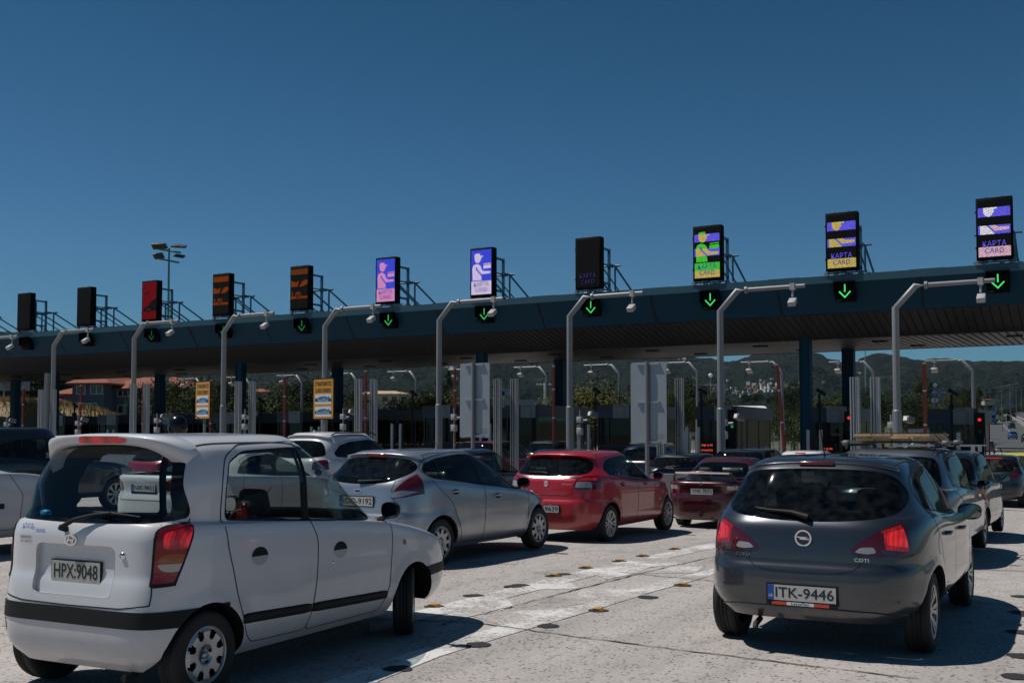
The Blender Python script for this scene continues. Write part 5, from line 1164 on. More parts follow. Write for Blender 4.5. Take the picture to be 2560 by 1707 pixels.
for nm, mi, pts in LINES:
    if nm == 'chevron': gq(pts, nm, (M_PAINTED, M_PAINTED2)[mi], .004 if mi == 0 else .003)
    else:
        h_ = pts[:len(pts)//2]; l_ = pts[len(pts)//2:][::-1]; me = bpy.data.meshes.new(nm); vv = []
        for (a, c) in zip(h_, l_): vv += [(a[0], a[1], gz(*a)+.0052), (c[0], c[1], gz(*c)+.0052)]
        me.from_pydata(vv, [], [(2*i, 2*i+1, 2*i+3, 2*i+2) for i in range(len(h_)-1)]); link_mesh(nm, me, None, [M_PAINTED], kind='structure')
STUDS = [(-5.608, 11.128, 1), (-5.621, 12.031, 1), (-5.57, 12.964, 1), (-5.558, 13.754, 1), (-5.561, 15.015, 1), (-4.15, 9.139, 1), (-4.039, 11.133, 1), (-5.617, 8.593, 1), (-4.192, 8.204, 0), (-4.298, 7.214, 0), (-4.039, 10.123, 0), (-5.634, 9.353, 0), (-5.607, 10.117, 0), (-5.576, 10.251, 0), (-5.58, 11.314, 0), (-4.36, 6.201, 0), (-0.736, 12.106, 0), (-0.623, 9.858, 0), (-0.542, 8.809, 0), (-0.537, 8.052, 0), (-0.68, 10.964, 0)]
My = mat('stud_amber', (.45, .22, .02), .4); Mt = mat('tar_patch', (.02, .02, .021), .9)
for k, (x, y, has) in enumerate(STUDS):
    n = 14; rr = random.Random(k); z = gz(x, y)
    if has:
        b = MB(); b.add([((.085+.03*rr.random())*math.cos(2*math.pi*i/n), (.085+.02*rr.random())*math.sin(2*math.pi*i/n), .006) for i in range(n)], [tuple(range(n))], 1)
        b.prism([(-.055, .006), (-.038, .026), (.038, .026), (.055, .006)], -.04, .04, 'y', 0); b.add([(-.035, -.0405, .010), (.035, -.0405, .010), (.028, -.0405, .022), (-.028, -.0405, .022)], [(0, 1, 2, 3)], 2)
        b.build('road_stud', [My, Mt, M_RED], None, (x, y, z), label='amber road stud on a tar pad beside the worn white line', cat='road stud', group='amber studs along the worn line', fix=False)
    else:
        b = MB(); b.add([((.09+.03*rr.random())*math.cos(2*math.pi*i/n), (.09+.03*rr.random())*math.sin(2*math.pi*i/n), .006) for i in range(n)], [tuple(range(n))]); b.build('tar_patch', [Mt], None, (x, y, z), kind='structure', fix=False)
for j, pts in enumerate([[(-5.023, 7.779, 0.03), (-5.021, 8.05, 0.05), (-4.962, 8.983, 0.06), (-4.899, 10.279, 0.08), (-4.826, 11.886, 0.04), (-4.729, 13.57, 0.03), (-4.636, 16.275, 0.02)], [(-6.003, 7.646, 0.02), (-4.89, 8.031, 0.035), (-3.791, 7.882, 0.02), (-2.714, 7.771, 0.015), (-0.975, 7.636, 0.015)], [(-5.148, 11.877, 0.03), (-4.58, 11.736, 0.03), (-3.776, 11.64, 0.02)], [(-2.05, 14.456, 0.03), (-0.253, 14.941, 0.02)], [(-1.646, 11.571, 0.02), (-0.198, 11.18, 0.02)], [(-2.598, 19.78, 0.03), (-0.321, 19.55, 0.03)], [(-8.063, 11.517, 0.02), (-6.393, 11.953, 0.01)]]):
    b = MB(); rr = random.Random(j+20); P = []
    for i in range(len(pts)-1):
        for k in range(12): t = k/12; P.append((pts[i][0]+(pts[i+1][0]-pts[i][0])*t+rr.uniform(-.013, .013), pts[i][1]+(pts[i+1][1]-pts[i][1])*t+rr.uniform(-.013, .013), rr.uniform(.008, .030)))
    vs = []
    for i, (x, y, wd) in enumerate(P):
        q = P[min(i+1, len(P)-1)]; p0 = P[max(i-1, 0)]; dx, dy = q[0]-p0[0], q[1]-p0[1]; l = math.hypot(dx, dy) or 1; vs += [(x-dy/l*wd/2, y+dx/l*wd/2, gz(x, y)+.0065), (x+dy/l*wd/2, y-dx/l*wd/2, gz(x, y)+.0065)]
    b.add(vs, [(2*i, 2*i+1, 2*i+3, 2*i+2) for i in range(len(P)-1)]); b.build('road_crack', [mat('crack_filler', (.045, .04, .037), .9)], kind='structure', fix=False)
# ---- plaza islands
S = 5.1
def sfx(k):   # words that place a lane item, counted from the right of the photo
    return ['first', 'second', 'third', 'fourth', 'fifth', 'sixth', 'seventh', 'eighth', 'ninth', 'tenth', 'eleventh', 'twelfth', 'thirteenth'][k]
M_BLUE = mat('canopy_blue', (.004, .036, .066), .55, spec=.12, noise=.06, nscale=.7); M_BLUE2 = mat('flashing_blue', (.025, .075, .10), .4, noise=.06, nscale=2)
M_STEELB = mat('steelwork_blue', (.035, .10, .16), .4, coat=.2, noise=.1, nscale=6)
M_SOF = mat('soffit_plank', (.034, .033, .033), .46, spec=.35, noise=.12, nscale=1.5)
for k in range(13):
    x = -5.2-S*k; z = gz(x, 40); b = MB(); b.prism([(x-.95, 29.5), (x-.6, 28.6), (x+.6, 28.6), (x+.95, 29.5), (x+.95, 66), (x-.95, 66)], z-.3, z+.17, 'z'); b.build('traffic_island', [M_ISL], kind='structure')
# ---- canopy
can = empty('toll_canopy', (-30, 48, 0), label='long dark blue toll plaza canopy with slatted soffit spanning every lane', cat='canopy'); X0, X1 = -78+30, 9+30
def cz_(x): return .0033*(-(x-30)-2) if False else 0
b = MB(); b.box(X0, X1, -8.42, -8.28, 7.20, 7.47); b.box(X0, X1, -8.28, 8.0, 7.40, 7.46); b.build('roof_flashing', [M_BLUE2], can)
b = MB(); b.add([(X0, -8.36, 7.20), (X1, -8.36, 7.20), (X1, -7.62, 6.18), (X0, -7.62, 6.18)], [(0, 1, 2, 3)]); b.add([(X0, -8.20, 7.20), (X1, -8.20, 7.20), (X1, -7.50, 6.18), (X0, -7.50, 6.18)], [(0, 1, 2, 3)]); b.add([(X0, -7.62, 6.18), (X1, -7.62, 6.18), (X1, -7.45, 6.15), (X0, -7.45, 6.15)], [(0, 1, 2, 3)])
b.build('fascia', [M_BLUE], can, fix=False)
for k in range(16):
    b = MB(); x = 30-5.45-S*(k-2); b.add([(x-.035, -8.375, 7.19), (x+.035, -8.375, 7.19), (x+.035, -7.635, 6.18), (x-.035, -7.635, 6.18)], [(0, 1, 2, 3)]); b.build('fascia_joint', [M_SEAM], can, fix=False)
b = MB(); nx = int((X1-X0)/.30)
for i in range(nx):
    x = X0+.30*i
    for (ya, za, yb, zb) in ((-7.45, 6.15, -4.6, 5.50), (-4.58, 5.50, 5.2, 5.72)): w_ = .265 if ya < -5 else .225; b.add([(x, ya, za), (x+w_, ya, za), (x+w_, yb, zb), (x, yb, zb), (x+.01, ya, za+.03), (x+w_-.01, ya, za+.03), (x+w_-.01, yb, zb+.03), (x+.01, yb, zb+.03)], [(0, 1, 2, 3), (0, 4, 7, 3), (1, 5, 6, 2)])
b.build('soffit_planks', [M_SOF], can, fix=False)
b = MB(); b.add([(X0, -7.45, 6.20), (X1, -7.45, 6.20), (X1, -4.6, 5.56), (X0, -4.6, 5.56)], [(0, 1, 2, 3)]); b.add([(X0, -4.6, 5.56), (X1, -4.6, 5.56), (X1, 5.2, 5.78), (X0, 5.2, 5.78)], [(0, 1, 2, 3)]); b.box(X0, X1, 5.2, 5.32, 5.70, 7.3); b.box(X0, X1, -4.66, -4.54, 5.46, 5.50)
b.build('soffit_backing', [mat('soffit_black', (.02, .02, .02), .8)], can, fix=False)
for k in range(-1, 14):
    for yy in (-1.6, 2.6):
        b = MB(); x = 30-2.9-S*k+(.9 if yy > 0 else 0); b.box(x-.30, x+.30, yy-.18, yy+.18, 5.50+.022*(yy+4.6)-.06, 5.50+.022*(yy+4.6)-.004); b.build('ceiling_light', [M_BLACK], can)
for k in range(5):      # paired columns every third island
    x = -10.4-S*3*k+30
    b = MB(); b.box(x-.17, x+.17, -4.75, -4.45, -.5, 5.6); b.box(x-.22, x-.17, -4.80, -4.40, -.5, 5.6); b.box(x+.17, x+.22, -4.80, -4.40, -.5, 5.6); b.build('front_column', [M_BLUE], can)
    b = MB(); b.box(x-.27, x+.27, 3.55, 4.05, -.5, 5.75); b.build('rear_column', [M_BLUE], can)
for k in range(1, 15):   # service hatches on the roof edge
    b = MB(); x = 30-2.9-S*k+2.75; b.box(x-.6, x+.6, -8.1, -7.3, 7.47, 7.53); b.build('roof_hatch', [M_BLACK], can)
# ---- LED boards over the lanes
def led(name, col, st, var=.35):
    if name in MATS: return MATS[name]
    m = bpy.data.materials.new(name); m.use_nodes = True; nt = m.node_tree; nt.nodes.clear(); L = nt.links
    o = nt.nodes.new('ShaderNodeOutputMaterial'); e = nt.nodes.new('ShaderNodeEmission'); tc = nt.nodes.new('ShaderNodeTexCoord')
    mp = nt.nodes.new('ShaderNodeMapping'); mp.inputs['Rotation'].default_value = (0, R(28), 0); L.new(tc.outputs['Object'], mp.inputs[0])
    wv = nt.nodes.new('ShaderNodeTexWave'); wv.bands_direction = 'Z'; wv.inputs['Scale'].default_value = 4.2; wv.inputs['Distortion'].default_value = 1.2; L.new(mp.outputs[0], wv.inputs['Vector'])
    ck = nt.nodes.new('ShaderNodeTexVoronoi'); ck.inputs['Scale'].default_value = 34; L.new(tc.outputs['Object'], ck.inputs['Vector'])
    a = nt.nodes.new('ShaderNodeMath'); a.operation = 'MULTIPLY_ADD'; L.new(wv.outputs['Fac'], a.inputs[0]); a.inputs[1].default_value = var; a.inputs[2].default_value = 1-var
    c = nt.nodes.new('ShaderNodeMapRange'); c.inputs[1].default_value = .1; c.inputs[2].default_value = .8; c.inputs[3].default_value = 1.25; c.inputs[4].default_value = .55; L.new(ck.outputs['Distance'], c.inputs[0])
    d = nt.nodes.new('ShaderNodeMath'); d.operation = 'MULTIPLY'; L.new(a.outputs[0], d.inputs[0]); L.new(c.outputs[0], d.inputs[1])
    d2 = nt.nodes.new('ShaderNodeMath'); d2.operation = 'MULTIPLY'; L.new(d.outputs[0], d2.inputs[0]); d2.inputs[1].default_value = st
    mx = nt.nodes.new('ShaderNodeMix'); mx.data_type = 'RGBA'; pw = nt.nodes.new('ShaderNodeMapRange'); pw.inputs[1].default_value = .25; pw.inputs[2].default_value = .75; pw.inputs[3].default_value = 1; pw.inputs[4].default_value = 0; L.new(wv.outputs['Fac'], pw.inputs[0])
    L.new(pw.outputs[0], mx.inputs[0]); mx.inputs[6].default_value = (*col, 1); mx.inputs[7].default_value = (col[0]*(.35 if var > .45 else .85), min(1, col[1]*.9+(.16 if col[2] > .5 and var > .45 else .03)), col[2]*(.62 if var > .45 else .95), 1)
    L.new(mx.outputs[2], e.inputs[0]); L.new(d2.outputs[0], e.inputs[1]); L.new(e.outputs[0], o.inputs[0]); MATS[name] = m; return m
M_LEDBOX = mat('led_housing', (.004, .004, .0045), .75, spec=.08); M_LEDF = mat('led_face_off', (.006, .006, .007), .7, spec=.1, noise=.2, nscale=30)
C_VIO = led('led_violet', (.07, .02, .95), 1.35, .5); C_PINK = led('led_pink', (1, .38, .75), 1.05, .42); C_PALE = led('led_pale', (.88, .72, 1), 1.2, .42); C_ORG = led('led_orange', (.9, .13, .025), .42, .6); C_ORG2 = led('led_dull_orange', (.75, .16, .05), .34, .6)
C_RED = led('led_crimson', (.55, .012, .04), .36, .3); C_YEL = led('led_yellow', (.95, .72, .18), .85); C_GRN = led('led_green', (.10, .85, .08), .9); C_VIO2 = led('led_violet_soft', (.16, .12, .95), 1.15); C_WHT = led('led_white', (.95, .88, .95), 1.15); C_TXT = led('led_text_dark', (.06, .05, .45), .8); C_TXTD = led('led_text_dim', (.12, .10, .5), .35)
HEAD = [(.16, 1.86), (.17, 1.62), (.23, 1.50), (.34, 1.46), (.44, 1.53), (.50, 1.64), (.48, 1.74), (.60, 1.745), (.60, 1.79), (.44, 1.80), (.43, 1.92), (.18, 1.90)]
TORSO = [(.07, .66), (.05, 1.25), (.12, 1.38), (.26, 1.43), (.42, 1.38), (.50, 1.27), (.50, 1.14), (.36, 1.22), (.26, 1.27), (.20, 1.20), (.50, .86), (.52, .66)]
ARM = [(.28, 1.20), (.52, .93), (.96, .95), (.96, 1.06), (.62, 1.07), (.36, 1.30)]
CARD = [(.60, 1.18), (.98, 1.20), (.98, 1.36), (.60, 1.34)]; CARD2 = [(.60, 1.38), (.98, 1.40), (.98, 1.44), (.60, 1.42)]
def led_poly(parent, name, poly, m, d, w=.94, wx=1.0, zlo=None, zhi=None):
    P = poly
    if zlo is not None:
        P = clip_poly(P, (0, zlo), (1, zlo)); P = clip_poly(P, (1, zhi), (0, zhi))
    if len(P) < 3: return
    b = MB(); b.add([(p[0]*1.01-.505, d, p[1]*w+.10) for p in P], [tuple(range(len(P)))]); return b.build(name, [m], parent, fix=False)
def led_sign(k, kind):
    x = -3.02-S*k-.0; lab = {'off': 'switched off black LED board', 'red': 'crimson LED board with car', 'orange': 'LED board with orange bands and car', 'violet': 'violet LED board with pale attendant', 'dark': 'black LED board with dim lettering', 'green': 'LED board with green and yellow bands', 'yellow': 'LED board with yellow and violet bands', 'white': 'LED board with white and violet bands'}[kind]
    t = empty('led_board', (x, 39.5, 7.62), label='%s on the canopy roof, %s from the right' % (lab, sfx(k)), cat='LED board', group='LED boards on the canopy'); W_, H_ = 1.15, 2.14
    b = MB(); b.rbox(-W_/2, W_/2, 0, .36, 0, H_, .015, seg=1); b.box(-W_/2+.03, W_/2-.03, -.012, .0, .05, .065); b.tube([(-.28, .1, H_), (-.28, .1, H_+.05), (-.22, .1, H_+.05), (-.22, .1, H_)], .008, 5); b.tube([(.22, .1, H_), (.22, .1, H_+.05), (.28, .1, H_+.05), (.28, .1, H_)], .008, 5)
    b.box(-W_/2-.03, -W_/2, .02, .08, .40, .46); b.box(-W_/2-.03, -W_/2, .02, .08, H_-.5, H_-.44); b.build('housing', [M_LEDBOX], t)
    f = MB(); f.add([(-.51, -.003, .09), (.51, -.003, .09), (.51, -.003, 2.05), (-.51, -.003, 2.05)], [(0, 1, 2, 3)]); sc = f.build('screen', [M_LEDF], t, fix=False)
    full = [(0, 0), (1, 0), (1, 2.07), (0, 2.07)]
    def pic(bg, fg, zlo=None, zhi=None, armc=None):
        led_poly(sc, 'lit_field', full, bg, -.006, zlo=zlo, zhi=zhi)
        led_poly(sc, 'lit_pictogram', HEAD, fg, -.009, zlo=zlo, zhi=zhi); led_poly(sc, 'lit_pictogram', TORSO, fg, -.009, zlo=zlo, zhi=zhi); led_poly(sc, 'lit_pictogram', ARM, armc or fg, -.010, zlo=zlo, zhi=zhi)
        led_poly(sc, 'lit_pictogram', CARD, fg, -.009, zlo=zlo, zhi=zhi); led_poly(sc, 'lit_pictogram', CARD2, fg, -.009, zlo=zlo, zhi=zhi)
    def words(m1, m2=None, a=True):
        if a: lettering('lit_lettering', 'ΚΑΡΤΑ', .26, m1, sc, Matrix.Translation((0, -.018, .53)) @ Matrix.Rotation(R(90), 4, 'X'), width=.74)
        lettering('lit_lettering', 'CARD', .26, m2 or m1, sc, Matrix.Translation((0, -.018, .29)) @ Matrix.Rotation(R(90), 4, 'X'), width=.60)
    def field(z0, z1, m, d=-.006): led_poly(sc, 'lit_field', full, m, d, zlo=z0, zhi=z1)
    if kind == 'violet': pic(C_VIO, C_PALE if k == 4 else C_PINK); field(0, .62, C_PALE if k == 4 else C_PINK, -.0115); words(C_TXT)
    elif kind == 'dark': words(C_TXTD)
    elif kind == 'green':
        field(1.50, 1.82, C_VIO2); field(.90, 1.22, C_VIO2); field(.30, .62, C_GRN); field(0, .30, C_YEL)
        for zl, zh, m in ((1.82, 2.0, C_GRN), (1.50, 1.82, C_YEL), (1.22, 1.50, C_GRN), (.90, 1.22, C_YEL), (.62, .90, C_GRN)):
            for P in (HEAD, TORSO, ARM): led_poly(sc, 'lit_pictogram', P, m, -.009, zlo=zl, zhi=zh)
        led_poly(sc, 'lit_pictogram', CARD, C_GRN, -.009); led_poly(sc, 'lit_pictogram', CARD2, C_GRN, -.009); words(C_TXT)
    elif kind in ('yellow', 'white'):
        m = C_YEL if kind == 'yellow' else C_WHT; a = C_YEL if kind == 'yellow' else led('led_rose', (1, .6, .75), 1.0)
        pic(C_VIO2, m, 1.46, 1.80); pic(C_VIO2, m, .82, 1.14, a); field(.0, .36, a if kind == 'white' else m); words(C_VIO2, C_TXT)
    elif kind == 'red':
        field(0, 2.07, C_RED); MK = M_LEDF
        led_poly(sc, 'dark_pictogram', [(.05, .42), (.10, .62), (.45, .78), (.70, 1.02), (1, 1.15), (1, .45), (.62, .42)], MK, -.009)
        led_poly(sc, 'lit_pictogram', circ(.44, .44, .16, 18), C_RED, -.012); led_poly(sc, 'dark_pictogram', circ(.44, .44, .10, 18), MK, -.014)
        for i in range(3):
            q = [(.15+.12*i+.20*math.cos(R(a)), 1.15+.06*i+.24*math.sin(R(a))) for a in (30, 60, 90, 115)]; q2 = [(p[0]+.02, p[1]+.05) for p in q[::-1]]; led_poly(sc, 'dark_pictogram', q+q2, MK, -.010)
    elif kind == 'orange':
        field(1.72, 2.0, C_ORG if k == 7 else C_ORG2); field(1.10, 1.42, C_ORG); field(.48, .60, C_ORG); MK = M_LEDF
        led_poly(sc, 'dark_pictogram', [(.05, 1.42), (.30, 1.32), (.50, 1.42), (.40, 1.10), (.5, 1.10), (.68, 1.36), (.85, 1.42)], MK, -.009); led_poly(sc, 'dark_pictogram', [(.78, 1.10), (1, 1.22), (1, 1.10)], MK, -.009)
        led_poly(sc, 'lit_pictogram', [(.05, .48), (.05, .84), (.12, .84), (.12, .56), (.24, .56)], C_ORG, -.008); led_poly(sc, 'lit_pictogram', circ(.44, .64, .19, 20), C_ORG, -.009); led_poly(sc, 'dark_pictogram', circ(.44, .62, .15, 20), MK, -.010); led_poly(sc, 'lit_pictogram', circ(.44, .62, .095, 20), C_ORG, -.011); led_poly(sc, 'dark_pictogram', circ(.44, .62, .05, 14), MK, -.012)
    # steelwork carrying it
    b = MB()
    for sx in (-.46, .46):
        b.bar((sx, .34, H_-.42), (sx, 1.12, H_-.42), .085, .085); b.bar((sx, .34, .30), (sx, 1.12, .30), .085, .085); b.bar((sx, 1.12, -.12), (sx, 1.12, H_-.36), .10, .10); b.bar((sx, .36, .1), (sx, .36, H_-.1), .07, .06); b.bar((sx, .36, H_*.5), (sx, 1.5, H_*.5), .05, .05)
        b.box(sx-.07, sx+.07, 1.05, 1.25, H_-1.14, H_-.98); b.box(sx-.07, sx+.07, 1.05, 1.25, -.08, .08)
    b.build('steel_frame', [M_STEELB], t)
    b = MB()
    for sx in (-.52, .52):
        b.tube([(sx, 1.6, -.15), (sx, 1.6, 1.14)], .045, 8); b.tube([(sx, 1.6, 1.12), (sx, 4.4, -.15)], .042, 8); b.tube([(sx, 1.1, .0), (sx, 3.7, .17)], .028, 6); b.tube([(sx, 0.4, .85), (sx, 2.6, -.14)], .03, 6); b.tube([(sx, 1.1, 1.12), (sx, 1.85, 1.14)], .035, 6)
    b.tube([(-.78, 1.6, 1.14), (.78, 1.6, 1.14)], .038, 8); b.tube([(-.78, 1.3, .02), (.78, 1.3, .02)], .036, 8); b.tube([(-.52, 3.7, .2), (.52, 3.7, .2)], .028, 6); b.tube([(-.52, 1.2, 0), (.52, 3.7, .1)], .022, 6)
    b.tube([(-.7, .2, -.06), (.75, .2, -.06)], .028, 6); b.build('pipe_trestle', [M_STEELB], t)
    b = MB(); rr = random.Random(k); b.tube([(.1, .2, .0), (.15, .5, -.10), (.4, .7, .05), (.7, 1.0, -.10)], .014, 5); b.tube([(-.3, .1, -.14), (-.30, .1, -.02), (-.15, .15, .0), (.2, .3, -.08), (.3, .6, -.12)], .018, 5); b.box(-.62, -.50, .05, .17, -.16, -.0); b.build('cable', [M_GALV], t)
for k, kd in enumerate(['white', 'yellow', 'green', 'dark', 'violet', 'violet', 'orange', 'orange', 'red', 'off', 'off', 'off']): led_sign(k, kd)
# ---- lane arrows on the fascia
for k in range(12):
    x = -2.95-S*k; st = [1.1, 1.15, 1.0, .9, .62, .6, .22, .12, .10, 0, 0, 0][k]
    t = empty('lane_signal', (x, 39.78, 6.50), label='square lane signal %s on the canopy fascia, %s from the right' % ('with a green down arrow' if st > 0 else 'unlit', sfx(k)), cat='lane signal', group='lane signals on the fascia')
    b = MB(); b.rbox(-.36, .36, -.16, .14, 0, .72, .012, seg=1); b.box(-.38, .38, -.34, -.02, .70, .72); b.box(-.38, -.36, -.34, 0, .25, .72); b.box(.36, .38, -.34, 0, .25, .72); b.build('housing', [M_LEDBOX], t)
    if st > 0:
        m = mat('arrow_green_%s' % sfx(k), (.01, .06, .02), .4, emit=(.06, .85, .18), estr=st*.95); b = MB(); d = -.165
        for (a, c, w_) in (((0, .62), (0, .34), .05), ((-.20, .36), (.015, .13), .05), ((.20, .36), (-.015, .13), .05)):
            a, c = Vector(a), Vector(c); n = (c-a).normalized(); q = Vector((-n.y, n.x))*w_/2; b.add([(p.x, d, p.y) for p in (a-q, a+q, c+q, c-q)], [(0, 1, 2, 3)])
        b.build('arrow', [m], t, fix=False)
    lettering('maker_mark', 'TAMOS', .05, M_GALV, t, Matrix.Translation((-.22, -.17, .03)) @ Matrix.Rotation(R(90), 4, 'X'), width=.16)
# ---- mast arms carrying antennas before and after the canopy
def mast(k, y, dirx, zt, z0, name='antenna_mast', lab=''):
    x = -4.98-S*k if dirx > 0 else -5.85-S*k; t = empty(name, (x, y, z0), label='%s, %s from the right' % (lab, sfx(k)), cat='mast', group='bent antenna masts'); H_ = zt-z0
    cl = min(2.72, H_*.45)
    b = MB(); b.tube([(0, 0, 0), (0, 0, cl)], .128, 16); b.tube([(0, 0, cl), (0, 0, cl+.035)], [.128, .108], 16, cap=False); b.tube([(0, 0, cl+.03), (0, 0, H_-.60), (dirx*.55, 0, H_), (dirx*.80, 0, H_), (dirx*.82, 0, H_)], [.104, .098, .092, .092, .09], 16); b.tube([(dirx*.78, 0, H_), (dirx*.86, 0, H_)], .105, 16); b.box(-.2, .2, -.2, .2, 0, .03)
    b.build('pole', [M_GALV], t)
    b = MB(); b.tube([(dirx*.82, 0, H_), (dirx*(2.58 if dirx > 0 else 2.42), 0, H_+.01)], [.068, .062], 12); b.build('arm', [M_GALV], t)
    a = MB(); ax = dirx*(2.22 if dirx > 0 else 1.92); a.box(ax-.07, ax+.07, -.09, .09, H_-.09, H_+.10); a.tube([(ax, 0, H_-.05), (ax, -.02, H_-.30)], .03, 8)
    if dirx > 0: Mx = Matrix.Translation((ax+.02, -.05, H_-.42)) @ Matrix.Rotation(R(32), 4, 'X'); a.rbox(-.11, .11, -.26, .05, -.07, .08, .02, M=Mx)
    else: Mx = Matrix.Translation((ax, 0, H_-.50)) @ Matrix.Rotation(R(-25), 4, 'X'); a.rbox(-.16, .16, -.2, .2, -.06, .06, .02, M=Mx); a.box(ax-.1, ax+.1, -.06, .06, H_-.44, H_-.34)
    a.build('antenna', [mat('antenna_white', (.36, .36, .355), .45, noise=.05)], t)
PT = [5.80, 6.0, 6.12, 6.25, 6.3, 6.32, 6.28, 6.18, 6.1, 6.05]
for k in range(10): mast(k, 31.3, 1, PT[k], gz(-5-S*k, 31.3)-.02, lab='grey bent mast with white antenna in front of the canopy')
for k in range(12): mast(k, 61.2, -1, [5.6, 5.7, 5.85, 5.98, 6.0, 6.02][min(k, 5)], gz(-5.8-S*k, 61.2)-.02, lab='grey bent mast with small antenna behind the canopy')
# ---- island furniture
for k in range(9):
    xk = -5.25-S*k
    for j, (dx, y) in enumerate(((-.05, 27.1), (.40, 27.3))):
        t = empty('profile_post', (xk+dx, y, gz(xk, y)), label='ribbed aluminium %s post of the %s pair from the right' % (('left', 'right')[j], sfx(k)), cat='post', group='aluminium profile posts'); H_ = 3.42-.02*0
        b = MB(); wdt = .115
        b.box(-wdt, wdt, -.05, .05, 0, H_); 
        for q in (-.09, -.03, .03, .09): b.box(q-.014, q+.014, -.075, -.05, 0, H_)
        b.build('profile', [M_ALU], t); b = MB(); b.box(-.065, -.050, -.078, -.05, 0, H_-.02); b.box(.010, .024, -.078, -.05, 0, H_-.02); b.lathe([(.001, -.078), (.02, -.078), (.02, -.05)], 8, c=(0, 0, H_*.55)); b.lathe([(.001, -.078), (.02, -.078), (.02, -.05)], 8, c=(0, 0, H_*.28)); b.build('groove', [M_SEAM], t)
for k in range(10):
    x = -5.42-S*k; y = 33.0; z = gz(x, y)
    t = empty('camera_post', (x, y, z), label='slim post with white camera box and junction boxes, %s from the right' % sfx(k), cat='camera post', group='camera posts on the islands')
    b = MB(); b.tube([(0, 0, 0), (0, 0, 2.62)], .035, 8); b.build('post', [M_GALV], t)
    b = MB(); b.rbox(-.09, .09, -.10, .08, 2.20, 2.40, .01); b.rbox(-.09, .09, -.10, .08, 1.78, 2.02, .01); b.build('junction_box', [mat('box_grey', (.34, .34, .34), .5)], t)
    b = MB(); b.tube([(0, 0, 2.26), (.30, -.02, 2.28)], .04, 8); b.build('bracket', [M_GALV], t)
    Mx = Matrix.Translation((.50, -.05, 2.47)) @ Matrix.Rotation(R(-28), 4, 'Z') @ Matrix.Rotation(R(-14), 4, 'X'); b = MB(); b.rbox(-.11, .11, -.14, .16, -.09, .09, .02, M=Mx); c = b.build('camera_housing', [mat('housing_grey', (.11, .11, .11), .5)], t)
    b = MB(); b.box(-.07, .05, -.152, -.142, -.06, .065, M=Mx); b.build('lens_cover', [mat('lens_white', (.75, .75, .73), .35)], c)
for k in range(13):
    x = -5.62-S*k; y = 41.5; z = gz(x, y)
    t = empty('red_pole', (x, y, z), label='thin red pole with white bands beneath the canopy, %s from the right' % sfx(k), cat='pole', group='red barrier poles'); lean = R(4.5) if k in (1,) else 0
    b = MB(); b.tube([(0, 0, .1), (-math.tan(lean)*4.6, 0, 4.7)], .065, 8); b.build('pole', [mat('pole_red', (.26, .028, .018), .5)], t)
    b = MB()
    for h in (1.1, 2.35, 3.6, 4.62): b.tube([(-math.tan(lean)*h, 0, h), (-math.tan(lean)*h, 0, h+.06)], .07, 8)
    b.build('band', [M_WHITE], t)
    if k < 11:
        for dx in (.55, 1.05):
            p = MB(); p.box(-.06, .06, -.06, .06, 0, 2.1); p.build('sensor_post', [M_ALU], None, (x+dx-.1, y+1.6, z), label='short aluminium sensor post %s the %s red pole from the right' % ('just right of' if dx < 1 else 'a step right of', sfx(k)), cat='post', group='short sensor posts')
    if k < 11:
        q = empty('aimed_camera', (x+.55, y+3.2, z), label='dark enforcement camera aimed down from a post behind the %s red pole from the right' % sfx(k), cat='camera', group='enforcement cameras')
        b = MB(); b.tube([(0, 0, 0), (0, 0, 3.6)], .05, 8); b.box(-.10, .10, -.10, .10, 3.0, 3.2); b.build('post', [M_BLACK], q); Mx = Matrix.Translation((.08, 0, 3.66)) @ Matrix.Rotation(R(32), 4, 'Y'); b = MB(); b.rbox(-.22, .20, -.08, .08, -.07, .07, .02, M=Mx); b.build('camera', [M_BLACK], q)
M_BOOTH = mat('booth_grey', (.034, .038, .045), .5, noise=.1, nscale=3); M_BOOTHD = mat('booth_dark', (.015, .017, .02), .5)
TAR = [('ΚΑΤΗΓΟΡΙΑ', ''), ('1', '0,70'), ('2', '1,40'), ('3', '3,50'), ('4', '5,00')]
